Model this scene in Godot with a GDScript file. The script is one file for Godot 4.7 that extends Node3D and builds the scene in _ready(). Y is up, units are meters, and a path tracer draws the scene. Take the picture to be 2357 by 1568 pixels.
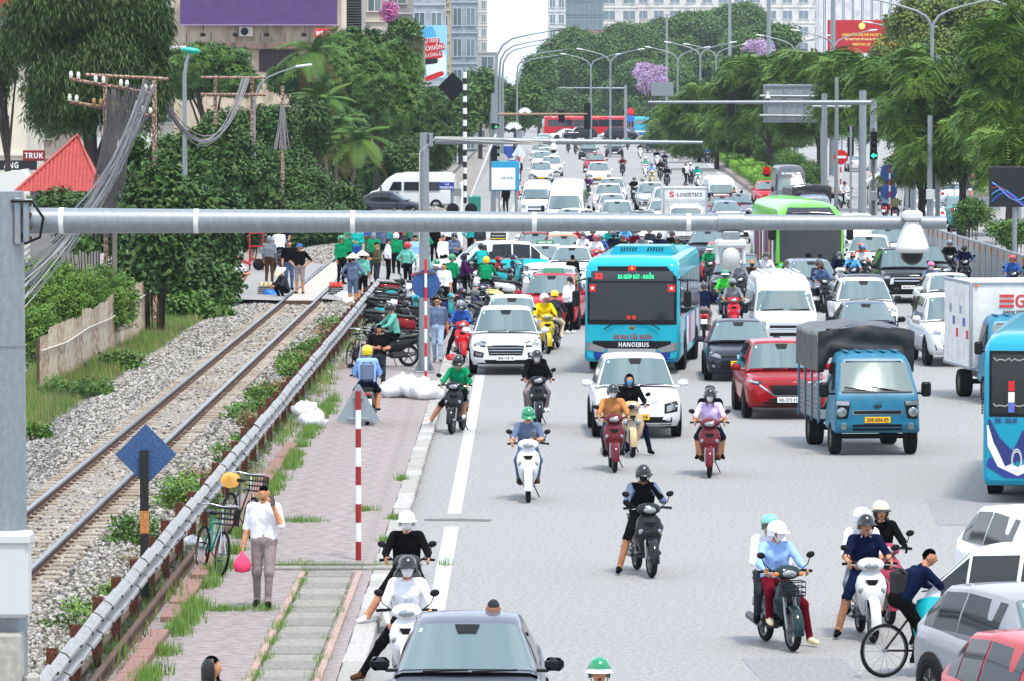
extends Node3D
# Busy city street seen from a footbridge: rail line on one side,heavy traffic on the other.
# Pixel helpers use a 2357 x 1568 view of the photograph; a pixel only gives a direction,the distance comes
# from the ground plane (P) or from a stated distance in metres (Q).
const FO:=11000.0
const CX:=1178.5
const CY:=784.0
const EYE:=7.4
const TILT:=0.05304
var rng:=RandomNumberGenerator.new()
var mats:={}
var names:={}
var protos:={}
var bodies:={}

func ray(px: float,py: float) -> Vector3:
	var f:=Vector3(0,-sin(TILT),-cos(TILT))
	var u:=Vector3(0,cos(TILT),-sin(TILT))
	return f*FO + Vector3.RIGHT*(px - CX) - u*(py - CY)

func P(px: float,py: float,h:=0.0) -> Vector3:
	var r:=ray(px,py)
	return Vector3(0,EYE,0) + r*((h - EYE)/r.y)

func Q(px: float,py: float,depth: float) -> Vector3:
	var r:=ray(px,py)
	return Vector3(0,EYE,0) + r*(depth/-r.z)

class MB:
	var v:=PackedVector3Array()
	var n:=PackedVector3Array()
	var c:=PackedColorArray()
	var ix:=PackedInt32Array()
	var col:=Color.WHITE
	func tri(p: Vector3,q: Vector3,r: Vector3) -> void:
		var k:=v.size()
		var nn:=(r - p).cross(q - p).normalized()
		v.append(p); v.append(q); v.append(r)
		for i in 3:
			n.append(nn); c.append(col); ix.append(k + i)
	func quad(p: Vector3,q: Vector3,r: Vector3,s: Vector3) -> void:
		var k:=v.size()
		var nn:=(r - p).cross(q - s).normalized()
		if nn.length_squared() < 0.5: nn=(r - p).cross(q - p).normalized()
		v.append(p); v.append(q); v.append(r); v.append(s)
		for i in 4:
			n.append(nn); c.append(col)
		for i in [0,1,2,0,2,3]: ix.append(k + i)
	func surf(rows: Array,wrap:=false) -> void:
		var k:=v.size()
		var w: int=rows[0].size()
		var h:=rows.size()
		for row in rows:
			for p: Vector3 in row:
				v.append(p); n.append(Vector3.ZERO); c.append(col)
		var lim:=w if wrap else w - 1
		for j in h - 1:
			for i in lim:
				var a:=k + j*w + i
				var b:=k + j*w + (i + 1) % w
				var d:=a + w
				var e:=b + w
				var m1:=(v[e] - v[a]).cross(v[b] - v[d])
				n[a] += m1; n[b] += m1; n[d] += m1; n[e] += m1
				ix.append(a); ix.append(b); ix.append(e)
				ix.append(a); ix.append(e); ix.append(d)
		for i in range(k,v.size()):
			n[i]=n[i].normalized() if n[i].length_squared() > 1e-14 else Vector3.UP
	func cap(row: Array,up: Vector3) -> void:
		var k:=v.size()
		var m:=Vector3.ZERO
		for p: Vector3 in row: m += p
		m /= row.size()
		v.append(m); n.append(up); c.append(col)
		for p: Vector3 in row:
			v.append(p); n.append(up); c.append(col)
		var s:=row.size()
		for i in s:
			var a:=k + 1 + i
			var b:=k + 1 + (i + 1) % s
			if (v[b] - v[k]).cross(v[a] - v[k]).dot(up) > 0.0:
				ix.append(k); ix.append(a); ix.append(b)
			else:
				ix.append(k); ix.append(b); ix.append(a)
	func box(ce: Vector3,sz: Vector3,ch:=0.0,bs:=Basis.IDENTITY) -> void:
		var h:=sz*0.5
		if ch <= 0.0:
			var p:=[]
			for i in 8:
				p.append(ce + bs*Vector3(h.x if i & 1 else -h.x,h.y if i & 2 else -h.y,h.z if i & 4 else -h.z))
			quad(p[0],p[2],p[3],p[1]); quad(p[4],p[5],p[7],p[6])
			quad(p[0],p[4],p[6],p[2]); quad(p[1],p[3],p[7],p[5])
			quad(p[2],p[6],p[7],p[3]); quad(p[0],p[1],p[5],p[4])
			return
		ch=minf(ch,minf(h.x,minf(h.y,h.z))*0.95)
		var rows:=[]
		for e in [[h.y,ch],[h.y - ch,0.0],[-h.y + ch,0.0],[-h.y,ch]]:
			var row:=PackedVector3Array()
			var x: float=h.x - e[1]
			var z: float=h.z - e[1]
			for q: Vector2 in [Vector2(x,z - ch),Vector2(x - ch,z),Vector2(-x + ch,z),Vector2(-x,z - ch),Vector2(-x,-z + ch),Vector2(-x + ch,-z),Vector2(x - ch,-z),Vector2(x,-z + ch)]:
				row.append(ce + bs*Vector3(q.x,e[0],q.y))
			rows.append(row)
		for j in 3:
			for i in 8:
				var i2:=(i + 1) % 8
				quad(rows[j][i],rows[j][i2],rows[j + 1][i2],rows[j + 1][i])
		cap(Array(rows[0]),bs*Vector3.UP)
		cap(Array(rows[3]),bs*Vector3.DOWN)
	func tube(pts: Array,rad: Variant,sides:=8,capped:=true) -> void:
		var rows:=[]
		var up:=Vector3.UP
		var m:=pts.size()
		for i in m:
			var a: Vector3=pts[maxi(i - 1,0)]
			var b: Vector3=pts[mini(i + 1,m - 1)]
			var t:=(b - a).normalized()
			if absf(t.dot(up)) > 0.95: up=Vector3.RIGHT if absf(t.x) < 0.9 else Vector3.BACK
			var s:=t.cross(up).normalized()
			up=s.cross(t).normalized()
			var r: float=rad[i] if rad is Array else rad
			var row:=PackedVector3Array()
			for k in sides:
				var an:=TAU*k/sides
				row.append(pts[i] + (s*cos(an) + up*sin(an))*r)
			rows.append(row)
		surf(rows,true)
		if capped:
			cap(Array(rows[0]),(pts[0] - pts[1]).normalized())
			cap(Array(rows[m - 1]),(pts[m - 1] - pts[m - 2]).normalized())
	func lathe(prof: Array,xf:=Transform3D.IDENTITY,sides:=16,arc:=TAU,from:=0.0) -> void:
		var rows:=[]
		for q: Vector2 in prof:
			var row:=PackedVector3Array()
			for k in (sides if arc >= TAU - 0.001 else sides + 1):
				var an:=from + arc*k/sides
				row.append(xf*Vector3(q.x*cos(an),q.y,q.x*sin(an)))
			rows.append(row)
		surf(rows,arc >= TAU - 0.001)
	func ell(ce: Vector3,r: Vector3,bs:=Basis.IDENTITY,nu:=12,nv:=8) -> void:
		var rows:=[]
		for j in nv + 1:
			var la:=PI*(j/float(nv) - 0.5)
			var row:=PackedVector3Array()
			for i in nu:
				var lo:=TAU*i/nu
				row.append(ce + bs*Vector3(r.x*cos(la)*cos(lo),r.y*sin(la),r.z*cos(la)*sin(lo)))
			rows.append(row)
		surf(rows,true)
	func prism(poly: Array,depth: float,xf:=Transform3D.IDENTITY) -> void:
		var f:=[]
		var b:=[]
		for q: Vector2 in poly:
			f.append(xf*Vector3(q.x,q.y,depth*0.5))
			b.append(xf*Vector3(q.x,q.y,-depth*0.5))
		var s:=poly.size()
		for i in s:
			quad(f[i],f[(i + 1) % s],b[(i + 1) % s],b[i])
		cap(f,xf.basis.z.normalized())
		cap(b,-xf.basis.z.normalized())
	func add(o: MB,xf: Transform3D) -> void:
		var k:=v.size()
		for i in o.v.size():
			v.append(xf*o.v[i]); n.append((xf.basis*o.n[i]).normalized()); c.append(o.c[i])
		for i in o.ix: ix.append(k + i)
	func mesh() -> ArrayMesh:
		var a:=[]
		a.resize(Mesh.ARRAY_MAX)
		a[Mesh.ARRAY_VERTEX]=v
		a[Mesh.ARRAY_NORMAL]=n
		a[Mesh.ARRAY_COLOR]=c
		a[Mesh.ARRAY_INDEX]=ix
		var am:=ArrayMesh.new()
		am.add_surface_from_arrays(Mesh.PRIMITIVE_TRIANGLES,a)
		return am

func mat(col: Color,rough:=0.6,metal:=0.0,spec:=0.5,coat:=0.0) -> StandardMaterial3D:
	var key:="%s %.2f %.2f %.2f %.2f" % [col.to_html(),rough,metal,spec,coat]
	if not mats.has(key):
		var m:=StandardMaterial3D.new()
		m.albedo_color=col
		m.roughness=rough
		m.metallic=metal
		m.metallic_specular=spec
		if coat > 0.0:
			m.clearcoat_enabled=true
			m.clearcoat=coat
			m.clearcoat_roughness=0.06
		mats[key]=m
	return mats[key]

func paint(col: Color) -> StandardMaterial3D:
	return mat(col,0.4,0.0,0.15,0.6)

func vmat(rough:=0.8,two:=false,back:=Color.BLACK) -> StandardMaterial3D:
	var key:="v%.2f%s%s" % [rough,two,back]
	if not mats.has(key):
		var m:=StandardMaterial3D.new()
		m.vertex_color_use_as_albedo=true
		m.roughness=rough
		m.metallic_specular=0.3
		if two: m.cull_mode=BaseMaterial3D.CULL_DISABLED
		if back != Color.BLACK:
			m.backlight_enabled=true
			m.backlight=back
		mats[key]=m
	return mats[key]

func glow(col: Color,e:=1.5) -> StandardMaterial3D:
	var key:="g%s%.1f" % [col.to_html(),e]
	if not mats.has(key):
		var m:=StandardMaterial3D.new()
		m.albedo_color=col
		m.emission_enabled=true
		m.emission=col
		m.emission_energy_multiplier=e
		mats[key]=m
	return mats[key]

# a triplanar noise material: cols is a list of [offset,colour],scale in repeats per metre
func noisy(key: String,cols: Array,scale: Vector3,freq:=0.02,rough:=0.85,oct:=5,metal:=0.0,bump:=0.0) -> StandardMaterial3D:
	if mats.has(key): return mats[key]
	var g:=Gradient.new()
	g.offsets=PackedFloat32Array(cols.map(func(q): return q[0]))
	g.colors=PackedColorArray(cols.map(func(q): return q[1]))
	var no:=FastNoiseLite.new()
	no.seed=key.hash() % 1000
	no.noise_type=FastNoiseLite.TYPE_SIMPLEX_SMOOTH
	no.frequency=freq
	no.fractal_octaves=oct
	no.fractal_gain=0.62
	var t:=NoiseTexture2D.new()
	t.width=512
	t.height=512
	t.seamless=true
	t.noise=no
	t.color_ramp=g
	var m:=StandardMaterial3D.new()
	m.albedo_texture=t
	m.uv1_triplanar=true
	m.uv1_world_triplanar=true
	m.uv1_scale=scale
	m.roughness=rough
	m.metallic=metal
	if bump > 0.0:
		var t2:=NoiseTexture2D.new()
		t2.width=512
		t2.height=512
		t2.seamless=true
		t2.noise=no
		t2.as_normal_map=true
		t2.bump_strength=bump
		m.normal_enabled=true
		m.normal_texture=t2
	mats[key]=m
	return m

func numbered(called: String) -> String:
	names[called]=names.get(called,0) + 1
	return called if names[called] == 1 else "%s_%03d" % [called,names[called] - 1]

func tag(o: Node3D,label: String,cat:="",group:="",kind:="") -> Node3D:
	if label: o.set_meta("label",label)
	if cat: o.set_meta("category",cat)
	if group: o.set_meta("group",group)
	if kind: o.set_meta("kind",kind)
	return o

func thing(called: String,label: String,cat: String,at:=Vector3.ZERO,yaw:=0.0,group:="") -> Node3D:
	var o:=Node3D.new()
	o.name=numbered(called)
	add_child(o)
	o.position=at
	o.rotation.y=deg_to_rad(yaw)
	return tag(o,label,cat,group)

func part(parent: Node3D,called: String,mb: MB,m: Material) -> MeshInstance3D:
	var o:=MeshInstance3D.new()
	o.name=called
	o.mesh=mb.mesh()
	o.material_override=m
	parent.add_child(o,true)
	return o

func inst(parent: Node3D,called: String,mesh: Mesh,m: Material,xf: Transform3D) -> MeshInstance3D:
	var o:=MeshInstance3D.new()
	o.name=called
	o.mesh=mesh
	o.material_override=m
	o.transform=xf
	parent.add_child(o,true)
	return o

func one(called: String,mb: MB,m: Material,label: String,cat: String,at:=Vector3.ZERO,yaw:=0.0,group:="") -> MeshInstance3D:
	var o:=part(self,numbered(called),mb,m)
	o.position=at
	o.rotation.y=deg_to_rad(yaw)
	tag(o,label,cat,group)
	return o

func struct(called: String,mb: MB,m: Material) -> MeshInstance3D:
	var o:=part(self,numbered(called),mb,m)
	o.set_meta("kind","structure")
	return o

func copy(proto: Node3D,called: String,label: String,cat: String,at: Vector3,yaw: float,group:="") -> Node3D:
	var o: Node3D=proto.duplicate()
	o.name=numbered(called)
	add_child(o)
	o.position=at
	o.rotation.y=deg_to_rad(yaw)
	return tag(o,label,cat,group)

func recolor(o: Node,m: Material,which: Array) -> void:
	for ch in o.get_children():
		for w in which:
			if ch is MeshInstance3D and String(ch.name).begins_with(w): ch.material_override=m
		if ch.get_child_count(): recolor(ch,m,which)

var fonts:={}
# lettering fitted into a width x height rectangle centred on 'at' (local to parent),facing +z turned by yaw degrees
func text(parent: Node3D,s: String,at: Vector3,w: float,h: float,m: Material,yaw:=0.0,roll:=0.0,bold:=true,pitch:=0.0) -> MeshInstance3D:
	var key:="b" if bold else "r"
	if not fonts.has(key):
		var f:=SystemFont.new()
		f.font_names=PackedStringArray(["Droid Sans"])
		f.font_weight=700 if bold else 400
		fonts[key]=f
	var plain:=""
	var marks:=[]
	for ch in s:
		var e: Array=VIET.get(ch,[ch,""])
		for q in e[1]: marks.append([plain.length(),q])
		plain += e[0]
	var t:=TextMesh.new()
	t.text=plain
	t.font=fonts[key]
	t.font_size=48
	t.pixel_size=0.01
	t.depth=0.02
	t.curve_step=4.0
	var bb:=t.get_aabb()
	var o:=MeshInstance3D.new()
	o.name="lettering"
	o.mesh=t
	o.material_override=m
	var k:=Vector3(w/maxf(bb.size.x,0.01),h/maxf(bb.size.y,0.01),0.2)
	var bs:=Basis.from_euler(Vector3(deg_to_rad(pitch),deg_to_rad(yaw),deg_to_rad(roll)))*Basis.from_scale(k)
	o.transform=Transform3D(bs,at - bs*(bb.position + bb.size*0.5))
	parent.add_child(o,true)
	if marks:
		var mb:=MB.new()
		var fo: Font=fonts[key]
		for q in marks:
			var x0:=bb.position.x + fo.get_string_size(plain.substr(0,q[0]),HORIZONTAL_ALIGNMENT_LEFT,-1,48).x*0.01
			var cw:=fo.get_string_size(plain.substr(q[0],1),HORIZONTAL_ALIGNMENT_LEFT,-1,48).x*0.01
			var top:=bb.end.y + 0.04
			match q[1]:
				".": mb.box(Vector3(x0 + cw/2,bb.position.y - 0.06,0),Vector3(0.06,0.06,0.02))
				"h": mb.box(Vector3(x0 + cw - 0.02,bb.end.y - 0.06,0),Vector3(0.06,0.12,0.02),0.0,Basis.from_euler(Vector3(0,0,-0.5)))
				"g": mb.box(Vector3(x0 + cw/2,top,0),Vector3(0.15,0.045,0.02),0.0,Basis.from_euler(Vector3(0,0,-0.6)))
				"a": mb.box(Vector3(x0 + cw/2,top,0),Vector3(0.15,0.045,0.02),0.0,Basis.from_euler(Vector3(0,0,0.6)))
				_:
					for s2 in [-1.0,1.0]: mb.box(Vector3(x0 + cw/2 + s2*0.035,top,0),Vector3(0.08,0.045,0.02),0.0,Basis.from_euler(Vector3(0,0,s2*0.7)))
		inst(parent,"lettering",mb.mesh(),m,o.transform)
	return o

# letters the font lacks: base letter and marks (g grave,a acute,t tilde or hook,h horn,. dot below)
const VIET:={"Ầ": ["Â","g"],"Ấ": ["Â","a"],"Ậ": ["Â","."],"Ư": ["U","h"],"Ơ": ["O","h"],"Ổ": ["Ô","t"],"Ồ": ["Ô","g"],"Ố": ["Ô","a"],"Ộ": ["Ô","."],"Ệ": ["Ê","."],"Ề": ["Ê","g"],"Ể": ["Ê","t"],"Ạ": ["A","."],"Ă": ["A","t"],"Ặ": ["A","t."],"Ự": ["U","h."],"Ợ": ["O","h."],"Ừ": ["U","hg"],"Ử": ["U","ht"],"Ứ": ["U","ha"],"Ủ": ["U","t"],"Đ": ["D",""],"Ỳ": ["Y","g"],"Ỗ": ["Ô","t"],"Ẻ": ["E","t"]}
const WHITE:=Color(0.86,0.86,0.87)
const BLACK:=Color(0.07,0.07,0.08)
const RED:=Color(0.75,0.08,0.1)
const STEEL:=Color(0.62,0.65,0.68)
const TEAL:=Color(0.1,0.72,0.76)
const SKIN:=Color(0.78,0.56,0.43)
var RUBBER: StandardMaterial3D
var DARK: StandardMaterial3D
var CHROME: StandardMaterial3D
var GLASS: StandardMaterial3D
var TINT: StandardMaterial3D
var LAMP: StandardMaterial3D
var GALV: StandardMaterial3D
var AMBER: StandardMaterial3D
var REDLAMP: StandardMaterial3D

# ---------------------------------------------------------------- people
# regions: 0 skin,1 shirt,2 upper sleeve,3 forearm,4 hand,5 trousers,6 shin,7 foot,8 hair,9 eye,10 lip,11 shirt print
# 'a' joints lie on +x,'b' joints on -x; the figure faces +z
func pose(kind: String) -> Dictionary:
	var j:={
		pel=Vector3(0,0.93,0),chest=Vector3(0,1.25,0),neck=Vector3(0,1.42,-0.01),head=Vector3(0,1.57,0.015),
		sa=Vector3(0.175,1.375,0),sb=Vector3(-0.175,1.375,0),ea=Vector3(0.225,1.1,-0.03),eb=Vector3(-0.225,1.1,-0.03),
		wa=Vector3(0.235,0.86,0.05),wb=Vector3(-0.235,0.86,0.05),ha=Vector3(0.085,0.92,0),hb=Vector3(-0.085,0.92,0),
		ka=Vector3(0.1,0.49,0.03),kb=Vector3(-0.1,0.49,0.03),aa=Vector3(0.105,0.075,-0.03),ab=Vector3(-0.105,0.075,-0.03),
		ta=Vector3(0.125,0.042,0.12),tb=Vector3(-0.125,0.042,0.12),look=Vector3(0,0,1),cell=0.024}
	var o:={}
	match kind:
		"stand": pass
		"stand_look": o={look=Vector3(0.6,-0.3,0.8),ka=Vector3(0.13,0.49,0.05),aa=Vector3(0.17,0.075,0.02),ta=Vector3(0.22,0.042,0.15)}
		"stand_hold": o={ea=Vector3(0.25,1.1,0.0),wa=Vector3(0.14,1.1,0.24),eb=Vector3(-0.25,1.1,0.0),wb=Vector3(-0.08,1.12,0.25),look=Vector3(0,-0.45,0.9)}
		"stand_hip": o={ea=Vector3(0.36,1.13,-0.08),wa=Vector3(0.2,0.97,0.04),eb=Vector3(-0.36,1.13,-0.08),wb=Vector3(-0.2,0.97,0.04)}
		"stand_reach": o={ea=Vector3(0.3,1.16,0.16),wa=Vector3(0.24,1.12,0.42),eb=Vector3(-0.3,1.1,0.1),wb=Vector3(-0.2,1.08,0.35),look=Vector3(0.1,-0.5,0.9)}
		"walk": o={ka=Vector3(0.09,0.5,0.14),aa=Vector3(0.09,0.1,0.16),ta=Vector3(0.1,0.1,0.33),kb=Vector3(-0.09,0.49,-0.02),ab=Vector3(-0.09,0.12,-0.24),tb=Vector3(-0.1,0.045,-0.11),wa=Vector3(0.25,0.87,-0.1),ea=Vector3(0.23,1.1,-0.09),wb=Vector3(-0.25,0.88,0.17),eb=Vector3(-0.23,1.1,0.02)}
		"walk_phone": o={ka=Vector3(0.08,0.5,0.11),aa=Vector3(0.06,0.09,0.1),ta=Vector3(0.09,0.06,0.27),kb=Vector3(-0.1,0.49,0.0),ab=Vector3(-0.11,0.09,-0.13),tb=Vector3(-0.13,0.045,0.01),ea=Vector3(0.25,1.14,0.12),wa=Vector3(0.14,1.42,0.17),wb=Vector3(-0.28,0.83,0.03),eb=Vector3(-0.24,1.1,-0.04),look=Vector3(-0.12,-0.3,1),cell=0.017,fine=true}
		"squat": o={pel=Vector3(0,0.32,-0.1),chest=Vector3(0,0.6,0.0),neck=Vector3(0,0.76,0.05),head=Vector3(0,0.9,0.1),sa=Vector3(0.17,0.72,0.03),sb=Vector3(-0.17,0.72,0.03),ea=Vector3(0.24,0.5,0.18),eb=Vector3(-0.24,0.5,0.18),wa=Vector3(0.12,0.46,0.38),wb=Vector3(-0.12,0.46,0.38),ha=Vector3(0.09,0.32,-0.08),hb=Vector3(-0.09,0.32,-0.08),ka=Vector3(0.19,0.48,0.26),kb=Vector3(-0.19,0.48,0.26),aa=Vector3(0.14,0.08,0.06),ab=Vector3(-0.14,0.08,0.06),ta=Vector3(0.16,0.04,0.22),tb=Vector3(-0.16,0.04,0.22),look=Vector3(0,-0.6,0.8)}
		"cycle": o={pel=Vector3(0,0.98,-0.3),chest=Vector3(0,1.24,-0.1),neck=Vector3(0,1.36,0.03),head=Vector3(0,1.49,0.12),sa=Vector3(0.175,1.31,0.0),sb=Vector3(-0.175,1.31,0.0),ea=Vector3(0.25,1.13,0.18),eb=Vector3(-0.25,1.13,0.18),wa=Vector3(0.27,1.02,0.4),wb=Vector3(-0.27,1.02,0.4),ha=Vector3(0.085,0.96,-0.29),hb=Vector3(-0.085,0.96,-0.29),ka=Vector3(0.12,0.74,0.1),kb=Vector3(-0.12,0.58,-0.04),aa=Vector3(0.13,0.4,-0.04),ab=Vector3(-0.13,0.2,-0.16),ta=Vector3(0.14,0.35,0.1),tb=Vector3(-0.14,0.15,-0.02),look=Vector3(-0.5,-0.25,1),cell=0.018,fine=true}
		_:
			o={pel=Vector3(0,0.86,-0.24),chest=Vector3(0,1.18,-0.17),neck=Vector3(0,1.355,-0.13),head=Vector3(0,1.5,-0.08),sa=Vector3(0.175,1.31,-0.15),sb=Vector3(-0.175,1.31,-0.15),ea=Vector3(0.285,1.1,0.05),eb=Vector3(-0.285,1.1,0.05),wa=Vector3(0.29,1.035,0.27),wb=Vector3(-0.29,1.035,0.27),ha=Vector3(0.09,0.86,-0.22),hb=Vector3(-0.09,0.86,-0.22),ka=Vector3(0.19,0.72,0.19),kb=Vector3(-0.19,0.72,0.19),aa=Vector3(0.16,0.37,0.1),ab=Vector3(-0.16,0.37,0.1),ta=Vector3(0.18,0.335,0.26),tb=Vector3(-0.18,0.335,0.26)}
			if "down" in kind: o.look=Vector3(0.1,-0.6,0.9)
			if "aside" in kind: o.look=Vector3(0.75,-0.1,0.7)
			if "foota" in kind: o.merge({ka=Vector3(0.29,0.56,0.16),aa=Vector3(0.4,0.1,0.1),ta=Vector3(0.45,0.06,0.25)},true)
			if "footb" in kind: o.merge({kb=Vector3(-0.29,0.56,0.16),ab=Vector3(-0.4,0.1,0.1),tb=Vector3(-0.45,0.06,0.25)},true)
			if "kerbb" in kind: o.merge({kb=Vector3(-0.32,0.6,0.2),ab=Vector3(-0.55,0.24,0.2),tb=Vector3(-0.66,0.2,0.3)},true)
			if "phonea" in kind: o.merge({ea=Vector3(0.26,1.08,0.0),wa=Vector3(0.12,1.09,0.2),look=Vector3(0.1,-0.4,0.9)},true)
			if "facea" in kind: o.merge({ea=Vector3(0.27,1.12,0.1),wa=Vector3(0.08,1.37,0.08),look=Vector3(0.0,-0.15,1)},true)
			if "lapb" in kind: o.merge({eb=Vector3(-0.29,1.05,-0.02),wb=Vector3(-0.23,0.85,0.13)},true)
			if "pillion" in kind:
				for k in o: if o[k] is Vector3 and k != "look": o[k] += Vector3(0,0.06,-0.34)
				o.merge({ea=Vector3(0.25,1.08,-0.36),eb=Vector3(-0.25,1.08,-0.36),wa=Vector3(0.16,0.98,-0.14),wb=Vector3(-0.16,0.98,-0.14),ka=Vector3(0.24,0.72,-0.12),kb=Vector3(-0.24,0.72,-0.12),aa=Vector3(0.22,0.36,-0.28),ab=Vector3(-0.22,0.36,-0.28),ta=Vector3(0.26,0.32,-0.14),tb=Vector3(-0.26,0.32,-0.14)},true)
			if "near" in kind:
				o.cell=0.018
				o.fine=true
	j.merge(o,true)
	return j

func body_of(kind: String) -> Dictionary:
	if bodies.has(kind): return bodies[kind]
	var j:=pose(kind)
	var bones:=[]
	var side: Vector3=(j.sa - j.sb).normalized()*0.07
	for s in [-1.0,1.0]:
		bones.append([j.pel + side*s + (j.chest - j.pel)*0.2,j.chest + side*s*1.1,0.112,0.12,1])
	bones.append([j.sa*0.9 + j.sb*0.1,j.sb*0.9 + j.sa*0.1,0.072,0.072,1])
	bones.append([j.chest,j.neck,0.12,0.06,1])
	bones.append([j.neck,j.head,0.054,0.05,0])
	bones.append([j.pel + side*0.8,j.pel - side*0.8,0.118,0.118,5])
	for q in [["sa","ea","wa","ha","ka","aa","ta"],["sb","eb","wb","hb","kb","ab","tb"]]:
		bones.append([j[q[0]],j[q[1]],0.066,0.052,2])
		bones.append([j[q[1]],j[q[2]],0.044,0.031,3])
		bones.append([j[q[3]],j[q[4]],0.096,0.068,5])
		bones.append([j[q[4]],j[q[5]],0.062,0.046,6])
		bones.append([j[q[5]] - Vector3(0,0.02,0),j[q[6]],0.045,0.036,7])
	var lo:=Vector3(9,9,9)
	var hi:=-lo
	for b in bones:
		for e in 2:
			lo=lo.min(b[e] - Vector3.ONE*0.2)
			hi=hi.max(b[e] + Vector3.ONE*0.2)
	var cs: float=j.cell
	var nx:=int((hi.x - lo.x)/cs) + 2
	var ny:=int((hi.y - lo.y)/cs) + 2
	var nz:=int((hi.z - lo.z)/cs) + 2
	var fld:=PackedFloat32Array()
	fld.resize(nx*ny*nz)
	fld.fill(1.0)
	var reg:=PackedByteArray()
	reg.resize(nx*ny*nz)
	var best:=PackedFloat32Array()
	best.resize(nx*ny*nz)
	best.fill(1.0)
	for b in bones:
		var p: Vector3=b[0]
		var pq: Vector3=b[1] - p
		var il:=1.0/maxf(pq.length_squared(),1e-6)
		var ra: float=b[2]
		var dr: float=b[3] - ra
		var mx:=maxf(b[2],b[3]) + cs*2.5
		var l0: Vector3=(b[0].min(b[1]) - Vector3.ONE*mx - lo)/cs
		var h0: Vector3=(b[0].max(b[1]) + Vector3.ONE*mx - lo)/cs
		for z in range(maxi(0,int(l0.z)),mini(nz,int(h0.z) + 2)):
			for y in range(maxi(0,int(l0.y)),mini(ny,int(h0.y) + 2)):
				var id:=(z*ny + y)*nx + maxi(0,int(l0.x))
				for x in range(maxi(0,int(l0.x)),mini(nx,int(h0.x) + 2)):
					var w:=lo + Vector3(x,y,z)*cs - p
					var t:=clampf(w.dot(pq)*il,0.0,1.0)
					var d:=(w - pq*t).length() - ra - dr*t
					if d < best[id]:
						best[id]=d
						reg[id]=b[4]
					var f0:=fld[id]
					var hh:=maxf(0.035 - absf(f0 - d),0.0)/0.035
					fld[id]=minf(f0,d) - hh*hh*0.00875
					id += 1
	var vs:=PackedVector3Array()
	var rg:=PackedByteArray()
	var ix:=PackedInt32Array()
	var cell:={}
	var off:=[0,1,nx,nx + 1,nx*ny,nx*ny + 1,nx*ny + nx,nx*ny + nx + 1]
	for z in nz - 1:
		for y in ny - 1:
			var id:=(z*ny + y)*nx
			for x in nx - 1:
				if absf(fld[id]) < cs*2.2:
					var neg:=0
					for o in off: if fld[id + o] < 0.0: neg += 1
					if neg > 0 and neg < 8:
						var sum:=Vector3.ZERO
						var cnt:=0
						var bd:=9.0
						var br:=0
						for k in 8:
							var fa:=fld[id + off[k]]
							if absf(best[id + off[k]]) < bd:
								bd=absf(best[id + off[k]])
								br=reg[id + off[k]]
							for e in [1,2,4]:
								if not (k & e):
									var fb:=fld[id + off[k | e]]
									if (fa < 0.0) != (fb < 0.0):
										var t:=fa/(fa - fb)
										sum += Vector3((k & 1) + (t if e == 1 else 0.0),((k >> 1) & 1) + (t if e == 2 else 0.0),((k >> 2) & 1) + (t if e == 4 else 0.0))
										cnt += 1
						cell[id]=vs.size()
						vs.append(lo + (Vector3(x,y,z) + sum/cnt)*cs)
						rg.append(br)
				id += 1
	for id: int in cell:
		var f:=fld[id]
		for e in [[1,nx,nx*ny],[nx,nx*ny,1],[nx*ny,1,nx]]:
			if (f < 0.0) != (fld[id + e[0]] < 0.0):
				var a: int=cell.get(id,-1)
				var b: int=cell.get(id - e[1],-1)
				var c: int=cell.get(id - e[1] - e[2],-1)
				var d: int=cell.get(id - e[2],-1)
				if a < 0 or b < 0 or c < 0 or d < 0: continue
				if f < 0.0:
					for q in [a,c,b,a,d,c]: ix.append(q)
				else:
					for q in [a,b,c,a,c,d]: ix.append(q)
	# head and hands as finer surfaces of the same mesh
	var mb:=MB.new()
	var fz: Vector3=(j.look as Vector3).normalized()
	var fx:=Vector3.UP.cross(fz).normalized()
	var hb:=Basis(fx,fz.cross(fx),fz)
	j.hb=hb
	var fine: bool=j.get("fine",false)
	var nu:=28 if fine else 16
	var nv:=22 if fine else 14
	var rows:=[]
	var hr:=[]
	for r in nv + 1:
		var la:=PI*(r/float(nv) - 0.5)
		var row:=PackedVector3Array()
		for i in nu:
			var lon:=TAU*i/nu
			var u:=Vector3(cos(la)*sin(lon),sin(la),cos(la)*cos(lon))
			var q:=u*Vector3(0.076,0.115,0.094)
			if u.y < 0.0: q.x *= 1.0 + u.y*0.22
			if u.y < -0.1 and u.z < 0.2: q.z *= 0.82
			var nose:=exp(-(u.x*u.x/0.012 + (u.y + 0.14)*(u.y + 0.14)/0.03)) if u.z > 0.0 else 0.0
			q.z += nose*0.022
			if u.z > 0.5: q.z -= exp(-((absf(u.x) - 0.36) ** 2/0.02 + (u.y - 0.08) ** 2/0.015))*0.008
			row.append(j.head + hb*q)
			var g:=0
			if (u.y > 0.42 - maxf(0.0,-u.z)*1.1 and u.z < 0.75) or (u.y > 0.62): g=8
			elif u.z > 0.6 and absf(absf(u.x) - 0.36) < 0.12 and absf(u.y - 0.06) < 0.06: g=9
			elif u.z > 0.6 and absf(u.x) < 0.22 and absf(u.y + 0.47) < 0.08: g=10
			hr.append(g)
		rows.append(row)
	mb.surf(rows,true)
	for s in [-1.0,1.0]:
		var k0:=mb.v.size()
		mb.ell(j.head + hb*Vector3(0.077*s,-0.005,-0.008),Vector3(0.012,0.03,0.018),hb,6,5)
		for i in mb.v.size() - k0: hr.append(0)
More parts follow.
